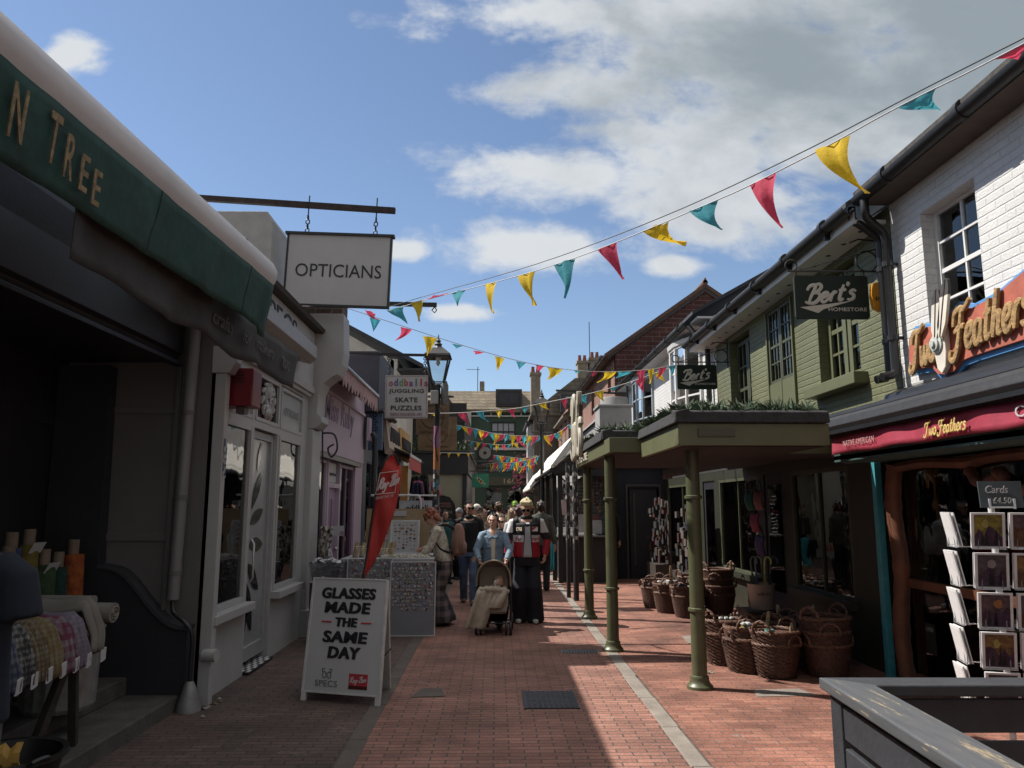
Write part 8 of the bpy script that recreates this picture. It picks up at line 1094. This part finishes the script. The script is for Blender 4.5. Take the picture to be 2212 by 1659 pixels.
# ---------------- pram with baby
t = thing('pram', 'beige pushchair with arched hood and black frame pushed by the denim jacket woman', 'pram', (-.02, 10.9, 0)); bg_ = pm('pram_beige', (.36, .30, .23), .85, .1, 6, .15, 40); bgd = pm('pram_beige_lining', (.25, .20, .155), .9, .1, 6); PX, PY = -.02, 10.9
hood = lambda a, c: V((PX + .235 * cos(pi * a) * (.96 + .04 * c), PY + .22 - .36 * c * (.55 + .45 * sin(pi * a)), .60 + (.36 - .03 * (1 - c)) * (sin(pi * a) ** .7)))
b = B(); b.grid(hood, 24, 10); hd_ = b.build('hood', bg_, t, smooth=True, solid=.012, auto=180); b = B(); b.prism([(.228 * cos(pi * k / 20), .34 * sin(pi * k / 20) ** .7) for k in range(21)], (PX, PY + .19, .60), X, Z, Y * .012); b.build('hood_lining', bgd, t); b = B(); b.tube([hood(k / 24, 1.0) for k in range(25)], .013, 6); b.build('hood_rim', bg_, t, smooth=True)
b = B(); b.prism([(-.15, .05), (.15, .05), (.17, .2), (.13, .27), (-.13, .27), (-.17, .2)], (PX, PY + .183, .60), X, Z, Y * .006); b.build('mesh_window', pm('pram_window', (.19, .15, .12), .8, .1, 20), t); b = B(); b.loft([[V((PX + a * w, y_, z_)) for a in (-1, -.6, .6, 1)] + [V((PX + a * w, y_ + .03, z_ - .03)) for a in (1, .6, -.6, -1)] for w, y_, z_ in ((.19, PY + .17, .85), (.2, PY + .06, .50), (.2, PY - .08, .42), (.2, PY - .24, .44), (.17, PY - .30, .30))]); b.build('seat', bgd, t, smooth=True)
for s in (-1, 1):
    b = B(); b.tube(spl([(PX + s * .23, PY + .42, 1.01), (PX + s * .235, PY + .20, .70), (PX + s * .24, PY - .02, .40), (PX + s * .235, PY - .22, .12)], 5), .013, 8); b.tube([(PX + s * .24, PY + .02, .44), (PX + s * .25, PY + .25, .12)], .012, 8); b.build('side_frame', black, t, smooth=True)
b = B(); b.tube([(PX - .23, PY + .42, 1.01), (PX + .23, PY + .42, 1.01)], .017, 10); b.build('handlebar', black, t, smooth=True); b = B(); b.tube([(PX - .23, PY - .22, .14), (PX + .23, PY - .22, .14)], .010, 8); b.build('front_axle', black, t); b = B(); b.tube([(PX - .25, PY + .25, .12), (PX + .25, PY + .25, .12)], .010, 8); b.build('rear_axle', black, t); b = B(); b.loft([[V((PX + a, y_, z_)) for a, y_ in ((-w, PY - .2), (w, PY - .2), (w, PY + .22), (-w, PY + .22))] for w, z_ in ((.18, .16), (.2, .30), (.205, .30), (.185, .17))]); b.build('basket', blk, t)
for x, y, r_ in ((PX - .23, PY - .26, .085), (PX - .17, PY - .26, .085), (PX + .17, PY - .26, .085), (PX + .23, PY - .26, .085), (PX - .26, PY + .25, .11), (PX + .26, PY + .25, .11)):
    b = B(); b.lathe((x - .016, y, r_), [(r_ * .62, 0), (r_ * .9, 0), (r_, .008), (r_, .024), (r_ * .9, .032), (r_ * .62, .032)], 20, (1, 0, 0)); w = b.build('wheel', black, t, smooth=True); b = B(); b.lathe((x - .010, y, r_), [(.001, 0), (r_ * .6, 0), (r_ * .6, .02), (.001, .02)], 14, (1, 0, 0)); b.build('hub', pm('hub_grey', (.12, .12, .12), .4), w)
by = thing('person', 'baby lying under the blanket in the pram', 'person', (PX + .06, PY - .05, .6)); b = B(); ell(b, (PX + .07, PY - .02, .66), (.065, .07, .075)); ell(b, (PX + .07, PY - .075, .64), (.04, .03, .035)); ell(b, (PX + .07, PY - .10, .655), (.010, .012, .010)); b.tube([(PX + .05, PY + .0, .6), (PX + .02, PY - .1, .50), (PX + .0, PY - .22, .47)], [.05, .08, .07], 12); hand(b, (PX + .0, PY - .16, .60), (.2, -.4, .8), (0, -1, 0), 1, .8, .5); b.tube([(PX + .02, PY - .06, .56), (PX + .0, PY - .15, .57), (PX, PY - .16, .60)], .022, 8); fused(b, 'body', skin1, by, .007, 2); b = B(); ell(b, (PX + .07, PY + .0, .69), (.07, .075, .065)); b.build('bonnet', pm('bonnet_tan', (.26, .17, .12), .9), by, smooth=True)
for s in (-1, 1): q = B(); q.ball((PX + .07 + s * .022, PY - .097, .665), .006, 6, 5); q.build('eye', eyem, by)
bl = thing('blanket', 'soft cream blanket draped over the pram seat and hanging to one side', 'blanket', (PX - .1, PY - .25, .4)); blm = pm('cream_fleece', (.40, .34, .27), .95, .2, 9, 1.0, 18); b = B()
def blf(a, c):
    x = PX - .20 + .38 * a - .10 * c * (1 - a) ** .5; s = c * .62; f = .02 * sin(a * 15 + c * 2) * c + .012 * sin(a * 29)
    if s < .16: return V((x, PY - .10 - s * 1.1, .585 - s * .25 + .03 * sin(pi * a) + f))
    return V((x - (s - .16) * .16, PY - .28 - f - .05 * sin(min(1, (s - .16) * 4)) * 1, .545 - (s - .16) * (1.0 if a < .62 else .42)))
b.grid(blf, 36, 20); b.build('cloth', blm, bl, smooth=True, solid=.02, auto=180); b = B(); b.tube(spl([(PX - .20, PY - .2, .57), (PX - .05, PY - .26, .585), (PX + .1, PY - .25, .57), (PX + .2, PY - .2, .55)], 5), [.03, .035, .04, .04, .042, .045, .045, .045, .042, .04, .04, .04, .036, .034, .032, .03], 10); b.build('folded_edge', blm, bl, smooth=True)
ty = thing('soft_toy', 'pale soft toy standing up on the blanket in the pram', 'toy', (PX + .03, PY - .24, .58)); b = B(); ell(b, (PX + .02, PY - .26, .66), (.022, .02, .05)); ell(b, (PX + .02, PY - .27, .60), (.03, .025, .03)); ell(b, (PX + .05, PY - .265, .69), (.012, .01, .035)); fused(b, 'body', pm('toy_white', (.50, .46, .4), .95), ty, .006, 2)
bpy.data.scenes.remove(TMP)
